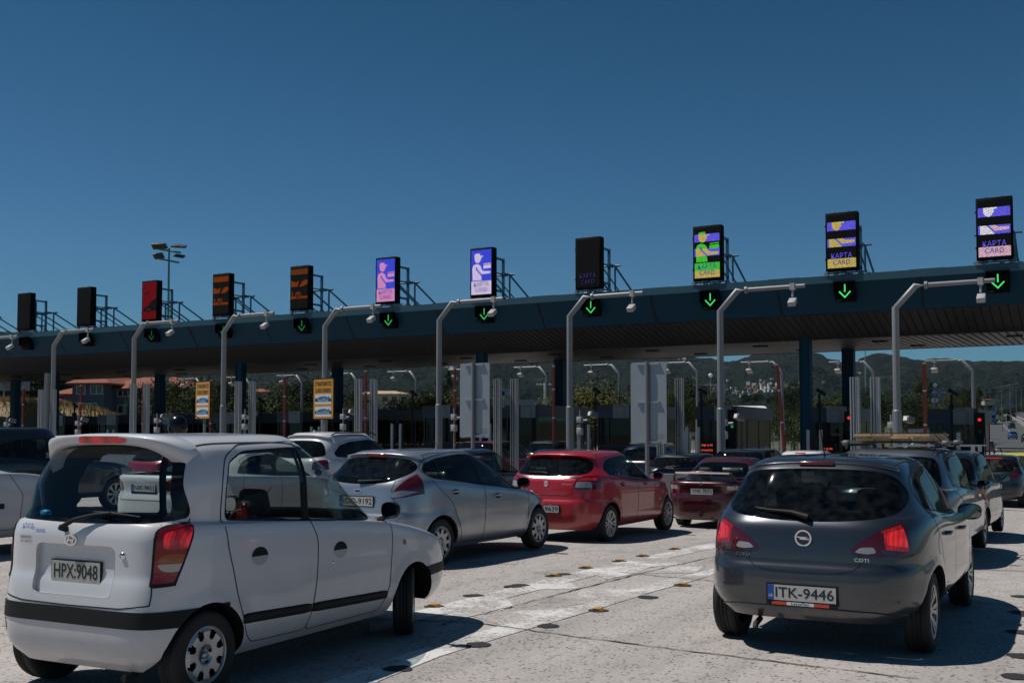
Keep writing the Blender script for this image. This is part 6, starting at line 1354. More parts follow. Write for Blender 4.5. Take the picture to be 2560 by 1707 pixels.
for k in range(12):
    x = -5.35-S*k; z = gz(x, 48)+.15; t = empty('toll_booth', (x, 47.5, z), label='dark glazed toll booth with white tariff board, %s from the right' % sfx(k), cat='toll booth', group='toll booths under the canopy')
    b = MB(); b.box(-.98, .98, 0, 6.2, 2.35, 2.95); b.build('roof', [M_BOOTH], t)
    b = MB(); b.box(-.9, .9, .05, 6.1, 0, .95); b.build('lower_wall', [M_BOOTHD], t)
    b = MB()
    for xx in (-.9, -.35, .82):
        b.box(xx, xx+.08, 0, .10, .95, 2.35)
    for yy in (2.0, 4.0, 6.0): b.box(-.9, -.82, yy, yy+.1, .95, 2.35); b.box(.82, .9, yy, yy+.1, .95, 2.35)
    b.box(-.9, .9, .02, .08, .93, 1.02); b.build('window_frame', [M_BOOTH], t)
    b = MB(); b.add([(-.88, .06, 1.0), (.88, .06, 1.0), (.88, .06, 2.35), (-.88, .06, 2.35)], [(0, 1, 2, 3)])
    for s in (-.88, .88): b.add([(s, .1, 1.0), (s, 6.0, 1.0), (s, 6.0, 2.35), (s, .1, 2.35)], [(0, 1, 2, 3)])
    b.build('window', [M_DARKG], t, fix=False)
    b = MB(); b.box(-.4, .1, 1.2, 1.6, .95, 1.45); b.box(-.6, .6, 1.0, 2.2, .8, .95); b.build('desk', [M_BOOTHD], t)
    b = MB(); b.box(-.05, .80, -.05, -.01, 2.30, 2.98); bo = b.build('tariff_board', [mat('board_white', (.26, .27, .28), .5)], t)
    for i, (a, c) in enumerate(TAR):
        zz = 2.88-i*.125; lettering('tariff_text', a, .10, M_INK, bo, Matrix.Translation((.32 if i == 0 else .15, -.055, zz)) @ Matrix.Rotation(R(90), 4, 'X'), width=.45 if i == 0 else None)
        if c: lettering('tariff_text', c, .10, M_INK, bo, Matrix.Translation((.55, -.055, zz)) @ Matrix.Rotation(R(90), 4, 'X'))
    b = MB(); b.box(-.9, -.10, -.02, .0, 2.32, 2.62); b.build('blue_panel', [mat('panel_blue', (.012, .03, .09), .4)], t)
    if k in (0, 1, 2):
        q = empty('traffic_light', (x+1.12, 46.6, z-.15), label='black traffic light post at the %s booth from the right showing %s' % (sfx(k), 'green' if k == 2 else 'red'), cat='traffic light', group='traffic lights at the booths')
        b = MB(); b.box(-.14, .14, -.12, .12, 0, 2.9); b.box(-.20, .20, -.22, .0, 1.9, 2.9); b.build('housing', [M_BLACK], q)
        for zz, on, cl in ((2.62, k != 2, (1, .03, .03)), (2.15, k == 2, (.03, .8, .25))):
            b = MB(); b.lathe([(.001, -.235), (.065, -.232), (.07, -.21)], 16, c=(0, 0, zz)); b.build('lamp', [mat('signal_%s_%d' % ('red' if cl[0] > .5 else 'green', on), tuple(c*.1 for c in cl), .4, emit=cl if on else None, estr=(1.0 if cl[0] > .5 else .30) if on else 0)], q)
        q = empty('message_box', (x+.55 if k else x+.72, 44.6, z-.15), label='black box with rows of red LED text before the %s booth from the right' % sfx(k), cat='message sign', group='red text displays')
        b = MB(); b.box(-.36, .36, 0, .3, .55, 1.55); b.box(-.1, .1, .05, .25, 0, .55); b.build('housing', [M_BLACK], q)
        m = mat('text_red', (.1, .01, .0), .4, emit=(1, .10, .04), estr=1.4)
        for i, tx in enumerate(('-- ---', '-----', '-- --')): lettering('lit_text', ['ΟΚ 0,70', 'ΕΥΧΑΡΙΣΤΩ', 'ΤΑΓ ΟΚ'][i], .11, m, q, Matrix.Translation((0, -.006, 1.32-i*.22)) @ Matrix.Rotation(R(90), 4, 'X'), width=.5)
# ---- road signs on the line Y about 25.8
M_SBK = mat('sign_back_grey', (.30, .32, .345), .38, metal=.35, noise=.05, nscale=4)
def back_sign(x, y, z0, w_, h_, lab):
    zg = gz(x, y); t = empty('road_sign', (x, y, zg), label=lab, cat='road sign', group='blank backs of tall road signs')
    b = MB(); P = fillet([(-w_/2, z0-zg), (w_/2, z0-zg), (w_/2, z0+h_-zg), (-w_/2, z0+h_-zg)], .07, 4); b.prism(P, .06, .075, 'y'); pl = b.build('sign_plate', [M_SBK], t)
    b = MB(); b.tube([(-.02, 0, 0), (-.02, 0, z0+h_-zg+.02)], .055, 12); b.build('post', [M_GALV], t)
    b = MB()
    for q in (.03, h_*.5, h_-.07): b.box(-w_*.32, w_*.32, .005, .06, z0-zg+q, z0-zg+q+.04)
    b.box(.045, .060, .03, .06, z0-zg+.05, z0-zg+h_-.1); b.build('bracket', [M_ALU], t)
    b = MB(); b.box(w_*.22, w_*.40, .055, .060, z0-zg+.14, z0-zg+.27); b.build('maker_label', [mat('label_grey', (.20, .20, .20), .6)], pl)
back_sign(-15.55, 25.8, 1.55, .98, 2.12, 'tall grey back of a road sign on a post, the left of two')
back_sign(-10.35, 26.0, 1.40, 1.0, 2.14, 'tall grey back of a road sign on a post, the right of two')
def sub_sign(x, y, zc, lab, rz):
    zg = gz(x, y); t = empty('road_sign', (x, y, zg), rz, label=lab, cat='road sign', group='yellow subscriber signs'); w_, h_ = .92, 1.26; c = zc-zg
    b = MB(); b.prism(fillet([(-w_/2, c-h_/2), (w_/2, c-h_/2), (w_/2, c+h_/2), (-w_/2, c+h_/2)], .06, 4), -.02, .01, 'y'); b.build('sign_edge', [M_BLACK], t)
    b = MB(); b.prism(fillet([(-w_/2+.035, c-h_/2+.035), (w_/2-.035, c-h_/2+.035), (w_/2-.035, c+h_/2-.035), (-w_/2+.035, c+h_/2-.035)], .04, 4), -.025, -.02, 'y'); f = b.build('sign_face', [mat('sign_yellow', (.52, .25, .02), .45)], t)
    T = lambda dx, dz, d=-.0265: Matrix.Translation((dx, d, c+dz)) @ Matrix.Rotation(R(90), 4, 'X')
    lettering('sign_text', 'ΣΥΝΔΡΟΜΗΤΕΣ', .17, M_INK, f, T(0, .45), width=.74, bold=.004); lettering('sign_text', 'SUBSCRIBERS', .17, M_INK, f, T(0, .25), width=.70, bold=.004)
    for dz, tx, o in ((.0, 'FastPass', 0), (-.38, 'KentrikiPass', 0)):
        b = MB(); b.box(-.35, .35, -.030, -.026, c+dz-.16, c+dz+.14); b.box(-.35, .35, -.033, -.030, c+dz-.08, c+dz+.02, 1)
        b.add([(-.15+.0, -.035, c+dz+.02), (-.28, -.035, c+dz+.02), (-.12, -.035, c+dz+.075), (.08, -.035, c+dz+.085), (.22, -.035, c+dz+.05), (.26, -.035, c+dz+.09), (.33, -.035, c+dz-.02)], [(0, 1, 2, 3, 4, 5, 6)], 2)
        pn = b.build('pass_panel', [M_WHITE, mat('panel_navy', (.01, .03, .12), .4), mat('panel_azure', (.02, .16, .38), .4)], f, fix=False); lettering('sign_text', tx, .13, M_WHITE, pn, T(.0, dz-.035, -.037), width=.46 if 'Fast' in tx else .56)
    b = MB(); b.tube([(0, .06, 0), (0, .06, c+h_/2+.12)], .045, 10); b.build('post', [M_GALV], t)
sub_sign(-20.62, 25.4, 2.72, 'yellow SUBSCRIBERS sign in the middle left, right of the other yellow one', R(-8))
sub_sign(-25.72, 25.5, 2.76, 'yellow SUBSCRIBERS sign on the left, with its post hidden by the white car', R(-14))
b = MB(); b.prism([(0, 0), (1.55, 0), (1.55, .35), (1.1, .85), (0, .85)], -.15, .15, 'y'); b.build('barrier_plinth', [mat('plinth_grey', (.15, .15, .15), .85)], None, (-8.9, 22.6, gz(-9, 22)+.10), label='pale concrete plinth with a sloping end between the red hatchback and the dark red saloon', cat='plinth')
t = empty('domed_housing', (-16.75, 15.9, 0), label='glossy black dome on a post above the roof of the small white hatchback', cat='dome'); b = MB(); b.lathe([(.001, 2.05), (.10, 2.03), (.17, 1.96), (.20, 1.86), (.20, 1.74), (.16, 1.68)], 20, 'z'); b.build('dome', [mat('gloss_black', (.006, .006, .007), .22, spec=.35)], t); b = MB(); b.tube([(0, 0, 0), (0, 0, 1.72)], .04, 8); b.build('post', [M_BLACK], t)

# ============================================================ hills, town, trees, houses
def dirv(u):  # horizontal world direction of a bearing given as photo column
    a = math.atan((u-1280)/2650.0)-R(YAW); return math.sin(a), math.cos(a), math.cos(a+R(YAW))
def at(u, depth):
    sx, sy, c = dirv(u); r = depth/c; return sx*r, sy*r
from mathutils import noise as mnoise
RU = [-600, 0, 400, 900, 1200, 1500, 1650, 1700, 1760, 1812, 1850, 1880, 1917, 1960, 2002, 2030, 2051, 2073, 2110, 2138, 2162, 2190, 2230, 2315, 2362, 2400, 2420, 2450, 2477, 2520, 2560, 2700, 3200]
RY = [830, 840, 860, 862, 868, 876, 880, 892, 902, 908, 902, 893, 886, 882, 885, 888, 893, 902, 905, 902, 893, 890, 895, 903, 900, 904, 906, 905, 904, 909, 913, 925, 950]
def ridge(u): return float(np.interp(u, RU, RY))
def hillz(u, dep):
    D1 = 2700.0; top = (1085-ridge(u))/2650*D1+6*mnoise.noise(Vector((u*.012, 7, 0)))
    t = min(1, max(0, (dep-750)/(D1-750))); s = t*t*(3-2*t)*.75+t*.25
    if dep > D1: s = 1-((dep-D1)/1600)**2*.5
    n = mnoise.fractal(Vector((u*.006, dep*.0022, 0)), 1.0, 2.0, 5)*38*min(1, t*3)*(1-t)**.6
    return -6+max(0, (top+6)*s+n*(1 if t < .97 else 0))
us = np.arange(-700, 3300, 14); ds = np.concatenate([np.arange(700, 2800, 36), np.arange(2860, 4000, 200)])
vs = []; 
for d_ in ds:
    for u in us:
        x, y = at(u, d_); z = hillz(u, d_); 
        if d_ > 800: z += mnoise.noise(Vector((x*.06, y*.06, 0)))*5+mnoise.noise(Vector((x*.15, y*.15, 3)))*3.5
        vs.append((x, y, z))
nx, ny = len(us), len(ds); me = bpy.data.meshes.new('hills'); me.from_pydata(vs, [], [(j*nx+i, j*nx+i+1, (j+1)*nx+i+1, (j+1)*nx+i) for j in range(ny-1) for i in range(nx-1)])
m = bpy.data.materials.new('forested_hillside'); nt, p = nodes_of(m); L = nt.links; N = nt.nodes
tc = N.new('ShaderNodeTexCoord'); v = N.new('ShaderNodeTexVoronoi'); v.inputs['Scale'].default_value = .14; L.new(tc.outputs['Object'], v.inputs['Vector'])
n1 = N.new('ShaderNodeTexNoise'); n1.inputs['Scale'].default_value = .006; n1.inputs['Detail'].default_value = 8; n1.inputs['Roughness'].default_value = .7; L.new(tc.outputs['Object'], n1.inputs['Vector'])
cr = N.new('ShaderNodeValToRGB'); e = cr.color_ramp.elements; e[0].position = .0; e[0].color = (.021, .028, .023, 1); e[1].position = .75; e[1].color = (.006, .011, .009, 1); L.new(v.outputs['Distance'], cr.inputs[0])
mx = N.new('ShaderNodeMix'); mx.data_type = 'RGBA'; r = N.new('ShaderNodeMapRange'); r.inputs[1].default_value = .60; r.inputs[2].default_value = .68; r.inputs[4].default_value = .55; L.new(n1.outputs['Fac'], r.inputs[0]); L.new(r.outputs[0], mx.inputs[0]); L.new(cr.outputs[0], mx.inputs[6]); mx.inputs[7].default_value = (.085, .08, .068, 1)
L.new(mx.outputs[2], p.inputs['Base Color']); p.inputs['Roughness'].default_value = 1; p.inputs['Specular IOR Level'].default_value = 0
bm_ = N.new('ShaderNodeBump'); bm_.inputs['Strength'].default_value = .9; bm_.inputs['Distance'].default_value = 6; L.new(v.outputs['Distance'], bm_.inputs['Height']); bm_.invert = True; L.new(bm_.outputs[0], p.inputs['Normal'])
link_mesh('hills', me, None, [m], kind='structure')
# ---- trees: tapered trunk with limbs, crown of leaf clumps
def leafmat(name, a, b):
    m = bpy.data.materials.new(name); nt, p = nodes_of(m); L = nt.links; N = nt.nodes
    o = N.new('ShaderNodeTexCoord'); n = N.new('ShaderNodeTexNoise'); n.inputs['Scale'].default_value = 1.1; n.inputs['Detail'].default_value = 5; L.new(o.outputs['Object'], n.inputs['Vector'])
    r = N.new('ShaderNodeMapRange'); r.inputs[1].default_value = .35; r.inputs[2].default_value = .65; L.new(n.outputs['Fac'], r.inputs[0])
    x = N.new('ShaderNodeMix'); x.data_type = 'RGBA'; L.new(r.outputs[0], x.inputs[0]); x.inputs[6].default_value = (*a, 1); x.inputs[7].default_value = (*b, 1); L.new(x.outputs[2], p.inputs['Base Color']); p.inputs['Roughness'].default_value = .75; p.inputs['Specular IOR Level'].default_value = .2
    return m
LM = {'olive': leafmat('olive_leaves', (.016, .028, .007), (.048, .066, .016)), 'dark': leafmat('dark_leaves', (.007, .015, .005), (.022, .038, .011)), 'yellow': leafmat('yellow_green_leaves', (.045, .055, .010), (.11, .11, .022))}
BARK = mat('bark', (.06, .045, .032), .95, noise=.3, nscale=5)
def tree_mesh(seed, shape, H, Wd, nl, ls):
    rr = random.Random(seed); tr = MB(); th = H*(.28 if shape == 'round' else .12)
    tr.tube([(0, 0, 0), (rr.uniform(-.1, .1), 0, th), (rr.uniform(-.2, .2), rr.uniform(-.2, .2), H*.6)], [H*.030, H*.024, H*.008], 8)
    cl = []
    nb = 9 if shape == 'round' else 12
    for i in range(nb):
        a = rr.uniform(0, 6.28); 
        if shape == 'round': h0 = th+rr.random()*H*.25; q = rr.uniform(.25, .75); e = Vector((math.cos(a)*Wd*.5*q, math.sin(a)*Wd*.5*q, H*rr.uniform(.45, .88)))
        else: h0 = H*(.12+.07*i); e = Vector((math.cos(a)*Wd*.4*(1-i/nb*.6), math.sin(a)*Wd*.4*(1-i/nb*.6), H*(.2+.065*i)))
        tr.tube([(0, 0, h0), tuple(e*.6+Vector((0, 0, h0*.3))), tuple(e)], [H*.012, H*.008, H*.003], 5, cap=False); cl.append((e, rr.uniform(.16, .30)*Wd))
    if shape == 'round':
        for i in range(16): a = rr.uniform(0, 6.28); q = math.sqrt(rr.random())*.46*Wd; zc = H*(.40+.5*rr.random()); q *= math.sqrt(max(.05, 1-((zc/H-.6)/.42)**2)); cl.append((Vector((math.cos(a)*q, math.sin(a)*q, zc)), rr.uniform(.10, .22)*Wd))
    else:
        for i in range(22): zc = H*(.14+.84*i/22); a = rr.uniform(0, 6.28); q = Wd*.22*math.sin(math.pi*min(1, .12+.8*(1-i/22))); cl.append((Vector((math.cos(a)*q, math.sin(a)*q, zc)), Wd*rr.uniform(.20, .34)*(.4+.6*(1-i/24))))
    vs = []; fs = []
    for i in range(nl):
        c, q = cl[rr.randrange(len(cl))]; d = Vector((rr.gauss(0, 1), rr.gauss(0, 1), rr.gauss(0, .8))).normalized()*q*(rr.random()**.45)
        o = c+d; nrm_ = (d.normalized()+Vector((rr.uniform(-.8, .8), rr.uniform(-.8, .8), rr.uniform(-.3, .9)))).normalized(); t = nrm_.orthogonal().normalized(); t = Matrix.Rotation(rr.uniform(0, 6.28), 3, nrm_) @ t; s_ = nrm_.cross(t); L_ = ls*rr.uniform(.6, 1.4)
        k = len(vs); vs += [o-t*L_, o+s_*L_*.55, o+t*L_, o-s_*L_*.55]; fs.append((k, k+1, k+2, k+3))
    me = bpy.data.meshes.new('crown'); me.from_pydata(vs, [], fs); return tr.mesh('trunk'), me
TM = {'round': [tree_mesh(s, 'round', 8, 8.5, 11000, .115) for s in (1, 2, 3)], 'tall': [tree_mesh(s, 'tall', 14, 5.2, 9000, .14) for s in (4, 5)], 'bush': [tree_mesh(s, 'round', 3.6, 5.0, 8000, .065) for s in (6, 7)]}
def tree(u, dep, ybase, ytop, kind, col, lab, i=0, wx=1.0, grp='trees and shrubs beyond the toll plaza'):
    x, y = at(u, dep); z0 = 1.65+(1085-ybase)/2650*dep; z1 = 1.65+(1085-ytop)/2650*dep; z0 = min(z0, -.2) if dep < 130 else z0
    tm, cm = TM[kind][i % len(TM[kind])]; H0 = {'round': 8, 'tall': 14, 'bush': 3.6}[kind]; s = max(.3, (z1-z0)/H0)
    t = empty('tree' if kind != 'bush' else 'shrub', (x, y, z0), i*1.7, label=lab, cat='tree' if kind != 'bush' else 'shrub', group=grp); t.scale = (s*wx*.72, s*wx*.72, s)
    o = bpy.data.objects.new('trunk', tm); COL.objects.link(o); o.parent = t
    if not tm.materials: tm.materials.append(BARK)
    c = bpy.data.objects.new('crown', cm.copy()); COL.objects.link(c); c.parent = t; c.data.materials.append(LM[col])
TREES = [ # column, depth, base row, top row, shape, colour, label
 (15, 120, 1060, 905, 'round', 'dark', 'dark tree behind the pale billboard at the left edge', 1.2), (110, 125, 1050, 890, 'round', 'dark', 'dark tree between the billboard and the red roofed building', 1.3), (170, 150, 1050, 880, 'round', 'dark', 'dark tree rising behind the left end of the red tiled roof', 1.3),
 (395, 100, 1060, 955, 'round', 'dark', 'dark tree beside the thick green floodlight mast', 1.1), (440, 95, 1060, 950, 'round', 'dark', 'green tree left of the left yellow sign', 1.2), (475, 90, 1065, 965, 'bush', 'olive', 'shrub behind the left yellow sign', 1.0), (545, 95, 1055, 945, 'round', 'dark', 'tree right of the left yellow sign', 1.0), (575, 110, 1050, 940, 'round', 'olive', 'tree behind the blue column right of the left yellow sign', .9),
 (648, 78, 1065, 985, 'bush', 'olive', 'leafy shrub below the gabled roof', 1.2), (690, 80, 1065, 1000, 'bush', 'olive', 'low leafy shrub beside the red pole left of the right yellow sign', 1.2), (725, 120, 1050, 955, 'round', 'dark', 'dark tree behind the red pole left of the right yellow sign', 1.2), (765, 115, 1050, 948, 'round', 'dark', 'dark tree touching the right yellow sign', 1.1), (800, 80, 1070, 1020, 'bush', 'yellow', 'yellowish shrub under the right yellow sign', 1.0),
 (862, 110, 1050, 968, 'round', 'dark', 'dark tree right of the right yellow sign', 1.1), (880, 80, 1065, 1012, 'bush', 'olive', 'low shrub left of the beige villa', 1.2), (960, 70, 1110, 1030, 'bush', 'yellow', 'yellow green shrub seen through the gap below the beige villa', .7), (1010, 75, 1050, 1000, 'bush', 'olive', 'shrub before the beige villa on its right', 1.1),
 (1050, 70, 1055, 985, 'bush', 'olive', 'bright shrub between the beige villa and a mast', 1.2), (1082, 68, 1055, 978, 'bush', 'yellow', 'yellow green shrub touching the mast left of the blank sign', 1.1), (1118, 200, 1060, 920, 'tall', 'dark', 'tall conifer left of the left blank sign', .9), (1232, 120, 1015, 990, 'round', 'dark', 'little dark conifer in front of the white walled works', .6),
 (1425, 68, 1050, 985, 'bush', 'yellow', 'yellow green shrub left of the thick mast in the centre', 1.2), (1478, 66, 1045, 968, 'bush', 'yellow', 'large yellow green shrub right of the thick mast in the centre', 1.4), (1515, 70, 1045, 985, 'bush', 'olive', 'shrub just left of the right blank sign', 1.1), (1555, 90, 1045, 1005, 'bush', 'dark', 'dark low shrub behind the right blank sign', 1.2),
 (1722, 85, 1060, 945, 'round', 'dark', 'tall leafy tree right of the right blank sign', .95), (1690, 80, 1060, 965, 'round', 'olive', 'leafy tree behind the two profile posts right of the blank sign', .8), (1760, 90, 1060, 985, 'bush', 'dark', 'dark shrub under the railings', 1.0),
 (1865, 260, 1015, 985, 'round', 'dark', 'dark tree on the slope above the arched white roof', 1.4), (1895, 240, 1015, 983, 'round', 'dark', 'rounded dark tree above the white shelter', 1.4), (1930, 230, 1020, 988, 'round', 'dark', 'dark tree right of the white shelter roof', 1.3), (1985, 120, 1050, 955, 'round', 'dark', 'dark tree just left of the paired blue columns', .9), (1960, 75, 1100, 1030, 'bush', 'olive', 'scrub low behind the leaning red pole', 1.0),
 (2062, 110, 1035, 990, 'round', 'olive', 'olive tree between the front and rear blue columns', 1.2), (2088, 130, 1030, 1003, 'round', 'olive', 'low olive tree beside the rear blue column', 1.0), (2160, 80, 1095, 1048, 'bush', 'yellow', 'bright shrub below the trees right of the rear column', 1.0), (2165, 130, 1065, 972, 'round', 'dark', 'dark tree right of the rear blue column', 1.3), (2205, 125, 1065, 978, 'round', 'dark', 'dark broad tree between two profile posts', 1.3), (2240, 115, 1070, 985, 'round', 'dark', 'dark tree just left of the rightmost thick mast', 1.2),
 (2270, 120, 1080, 992, 'round', 'olive', 'olive tree just right of the rightmost thick mast', 1.1), (2305, 125, 1085, 935, 'tall', 'olive', 'tall poplar left of the rightmost red pole', 1.1), (2325, 140, 1080, 950, 'tall', 'dark', 'poplar close behind the rightmost red pole', .9), (2350, 120, 1060, 1000, 'bush', 'olive', 'shrub below the blue road signs', 1.4), (2385, 150, 1050, 985, 'round', 'olive', 'olive tree over the rightmost booth', 1.2), (2415, 170, 1050, 970, 'round', 'dark', 'dark tree beside the rightmost rear mast', .9), (2448, 180, 1050, 962, 'tall', 'olive', 'tall thin tree right of the rightmost rear mast', 1.1), (2430, 200, 1050, 1000, 'round', 'dark', 'rounded tree above the traffic light', 1.3)]
for i, (u, d_, yb, yt, kd, col, lab, wx) in enumerate(TREES): tree(u, d_, yb, yt, kd, col, lab, i, wx)
for i in range(16):
    u = 2455+i*7.2; tree(u, 360+60*(i % 4), 1052-i*1.2, 1032-i*1.1-rnd.random()*6, 'bush', ['dark', 'olive'][i % 2], 'far small tree beside the highway at the right edge', i, 1.3, grp='far trees by the highway')
# a band of scrub and tree tops at the foot of the hills
b = MB(); rr = random.Random(9); vs = []; fs = []
for i in range(15000):
    u = rr.uniform(-100, 2700); d_ = rr.uniform(300, 1000); x, y = at(u, d_); top = 3+9*max(0, mnoise.noise(Vector((u*.013, d_*.01, 0)))+.35); z = (zfar(min(y, 400))+.0)*.4-1+rr.random()**.6*top; sz = rr.uniform(.8, 2.0)
    t = Vector((rr.gauss(0, 1), rr.gauss(0, 1), rr.gauss(0, 1))).normalized(); s_ = t.orthogonal().normalized(); o = Vector((x, y, z)); k = len(vs); vs += [o-t*sz, o+s_*sz*.7, o+t*sz, o-s_*sz*.7]; fs.append((k, k+1, k+2, k+3))
me = bpy.data.meshes.new('far_woodland'); me.from_pydata(vs, [], fs); link_mesh('far_woodland', me, None, [LM['dark']], kind='stuff', label='dark belt of woodland and scrub at the foot of the hills', cat='woodland')
# dry grass bank on the left
xs = np.linspace(0, 1, 40); b = MB()
Mg = mat('dry_grass', (.23, .17, .085), 1, noise=.4, nscale=.6); vs = []; fs = []
def bankz(u): return float(np.interp(u, [-60, 0, 60, 160, 260, 300, 330], [1.65+85/2650*85, 1.65+82/2650*85, 1.65+80/2650*85, 1.65+72/2650*85, 1.65+52/2650*85, 1.65+35/2650*85, .2]))
us_ = np.linspace(-120, 330, 50)
for u in us_:
    for d_, f in ((80, 0.0), (83, .6), (86, 1.0), (98, 1.0)): x, y = at(u, d_); vs.append((x, y, -1+(bankz(u)+1)*f))
fs = [(i*4+j, i*4+j+1, (i+1)*4+j+1, (i+1)*4+j) for i in range(49) for j in range(3)]
me = bpy.data.meshes.new('grass_bank'); me.from_pydata(vs, [], fs); link_mesh('grass_bank', me, None, [Mg], kind='structure')
vs = []; fs = []
for i in range(9000):
    u = rr.uniform(-100, 325); d_ = rr.uniform(82, 92); x, y = at(u, d_); f = min(1, max(0, (d_-80)/6)); z = -1+(bankz(u)+1)*(f if f < 1 else 1); h = rr.uniform(.2, .65); a = rr.uniform(0, 6.28); k = len(vs); vs += [(x-.05*math.cos(a), y-.05*math.sin(a), z-.05), (x+.05*math.cos(a), y+.05*math.sin(a), z-.05), (x+rr.uniform(-.15, .15), y+rr.uniform(-.1, .1), z+h)]; fs.append((k, k+1, k+2))
me = bpy.data.meshes.new('dry_grass'); me.from_pydata(vs, [], fs); link_mesh('dry_grass', me, None, [mat('straw', (.34, .26, .13), 1, noise=.35, nscale=.9)], kind='stuff', label='tall dry straw coloured grass on the bank behind the left booths', cat='grass')
# ---- houses
M_TILE = bpy.data.materials.new('clay_tiles'); nt, p = nodes_of(M_TILE); tc = nt.nodes.new('ShaderNodeTexCoord'); wv = nt.nodes.new('ShaderNodeTexWave'); wv.inputs['Scale'].default_value = 1.6; wv.inputs['Distortion'].default_value = .5; nt.links.new(tc.outputs['Object'], wv.inputs['Vector']); cr = nt.nodes.new('ShaderNodeValToRGB'); cr.color_ramp.elements[0].color = (.16, .045, .026, 1); cr.color_ramp.elements[1].color = (.28, .088, .05, 1); nt.links.new(wv.outputs['Fac'], cr.inputs[0]); nt.links.new(cr.outputs[0], p.inputs['Base Color']); p.inputs['Roughness'].default_value = .85
M_WALLG = mat('wall_slate', (.085, .10, .13), .8, noise=.1, nscale=1); M_WALLW = mat('wall_white', (.52, .50, .46), .85, noise=.08, nscale=1); M_WALLB = mat('wall_beige', (.40, .34, .25), .85, noise=.1, nscale=1); M_FRAME = mat('frame_white', (.5, .5, .5), .5); M_PANE = mat('window_pane_dark', (.02, .025, .03), .08, coat=.5)
def hip(b, x0, x1, y0, y1, z, h, ov=.5, mi=0):
    x0 -= ov; x1 += ov; y0 -= ov; y1 += ov; w2 = min(x1-x0, y1-y0)/2
    if x1-x0 >= y1-y0: r0, r1 = (x0+w2, (y0+y1)/2, z+h), (x1-w2, (y0+y1)/2, z+h)
    else: r0, r1 = ((x0+x1)/2, y0+w2, z+h), ((x0+x1)/2, y1-w2, z+h)
    v = [(x0, y0, z), (x1, y0, z), (x1, y1, z), (x0, y1, z), r0, r1]
    if x1-x0 >= y1-y0: f = [(0, 1, 5, 4), (1, 2, 5), (2, 3, 4, 5), (3, 0, 4)]
    else: f = [(0, 1, 4), (1, 2, 5, 4), (2, 3, 5), (3, 0, 4, 5)]
    b.add(v, f+[(0, 3, 2, 1)], mi); b.box(x0, x1, y0, y1, z-.18, z-.005, mi)
def windows(par, specs):
    """each window: x, z, w, h on the face y=yf, with mullions"""
    for (x, z, w_, h_, yf, n) in specs:
        b = MB(); b.box(x, x+w_, yf-.06, yf-.02, z, z+.08); b.box(x, x+w_, yf-.06, yf-.02, z+h_-.08, z+h_)
        for i in range(n+1): q = x+(w_-.09)*i/n; b.box(q, q+.09, yf-.06, yf-.02, z+.08, z+h_-.08)
        f = b.build('window', [M_FRAME], par); b = MB(); b.add([(x+.05, yf-.03, z+.05), (x+w_-.05, yf-.03, z+.05), (x+w_-.05, yf-.03, z+h_-.05), (x+.05, yf-.03, z+h_-.05)], [(0, 1, 2, 3)]); b.build('pane', [M_PANE], f, fix=False)
DP = 105.; x, y = at(205, DP); 
def zz(row, dep=DP): return 1.65+(1085-row)/2650*dep
sx = DP/2650
t = empty('office_building', (x, y, -1), R(YAW)-R(6), label='slate grey two storey building with red tiled hip roof behind the left lanes', cat='building'); zt = zz(960)+1
# local x runs to the right in the photo
x0, x1 = (186-205)*sx-.3, (262-205)*sx; x2 = (400-205)*sx
b = MB(); b.box(x0, x1, 0, 8, 0, zt); b.box(x1, x2, 2.0, 9, 0, zt-.55); b.box(x0-1.8, x0, 1.5, 6, 0, zt-1.0); b.build('wall', [M_WALLG], t)
b = MB(); hip(b, x0, x1+.3, 0, 8, zt+.1, 1.25); hip(b, x1-2, x2+3, 2.0, 9, zt-.35, 1.3); hip(b, x0-3, x0+.1, 1.5, 6, zt-.9, .7, .3); hip(b, x0-3.5, x0-.3, -2.5, .5, zz(1010)+1, .9, .3); b.build('roof', [M_TILE], t)
r1, r2 = zz(986)+1, zz(1026)+1
windows(t, [(x0+.6, r1, 1.0, 1.7, 0, 1), (x0+2.0, r1, 1.3, 1.7, 0, 1)][:0]+[(x0+.45, r1, .95, .9+.1, 0, 1), (x0+1.9, r1, 1.3, 1.0, 0, 2), (x1+.4, zz(990)+1, 2.2, .95, 2.0, 4), (x1+3.0, zz(990)+1, 1.4, .95, 2.0, 2), (x0+.5, r2, 2.1, .75, 0, 3), (x1+.4, zz(1034)+1, .9, .9, 2.0, 1), (x1+1.8, zz(1034)+1, 2.6, .9, 2.0, 3)])
def house(name, u, dep, yb, yt, wpx, wallm, roofm, lab, wins=3, rz=0.0, rh=.28, grp=None, cat='house', gable=False):
    x, y = at(u, dep); s = dep/2650; w_ = wpx*s; z0 = 1.65+(1085-yb)*s; h = (yb-yt)*s; t = empty(name, (x, y, z0-1.0), R(YAW)+rz, label=lab, cat=cat, group=grp); hw = h*(1-rh)+1.0; dpt = max(4, w_*.5)
    b = MB(); b.box(-w_/2, w_/2, 0, dpt, 0, hw); b.build('wall', [wallm], t)
    b = MB(); 
    if roofm is not None:
        hip(b, -w_/2, w_/2, 0, dpt, hw+.02+.18, h*rh, .03*w_+.1)
        b.build('roof', [roofm], t)
    else: b.box(-w_/2-.1, w_/2+.1, -.1, dpt+.1, hw, hw+h*rh*.3); b.build('roof', [wallm], t)
    for i in range(wins):
        ww = w_/(wins*2); xx = -w_/2+w_*(i+.5)/wins-ww/2; b = MB(); b.add([(xx, -.04, hw-h*.45), (xx+ww, -.04, hw-h*.45), (xx+ww, -.04, hw-h*.12), (xx, -.04, hw-h*.12)], [(0, 1, 2, 3)]); b.build('window', [M_PANE], t, fix=False)
    return t
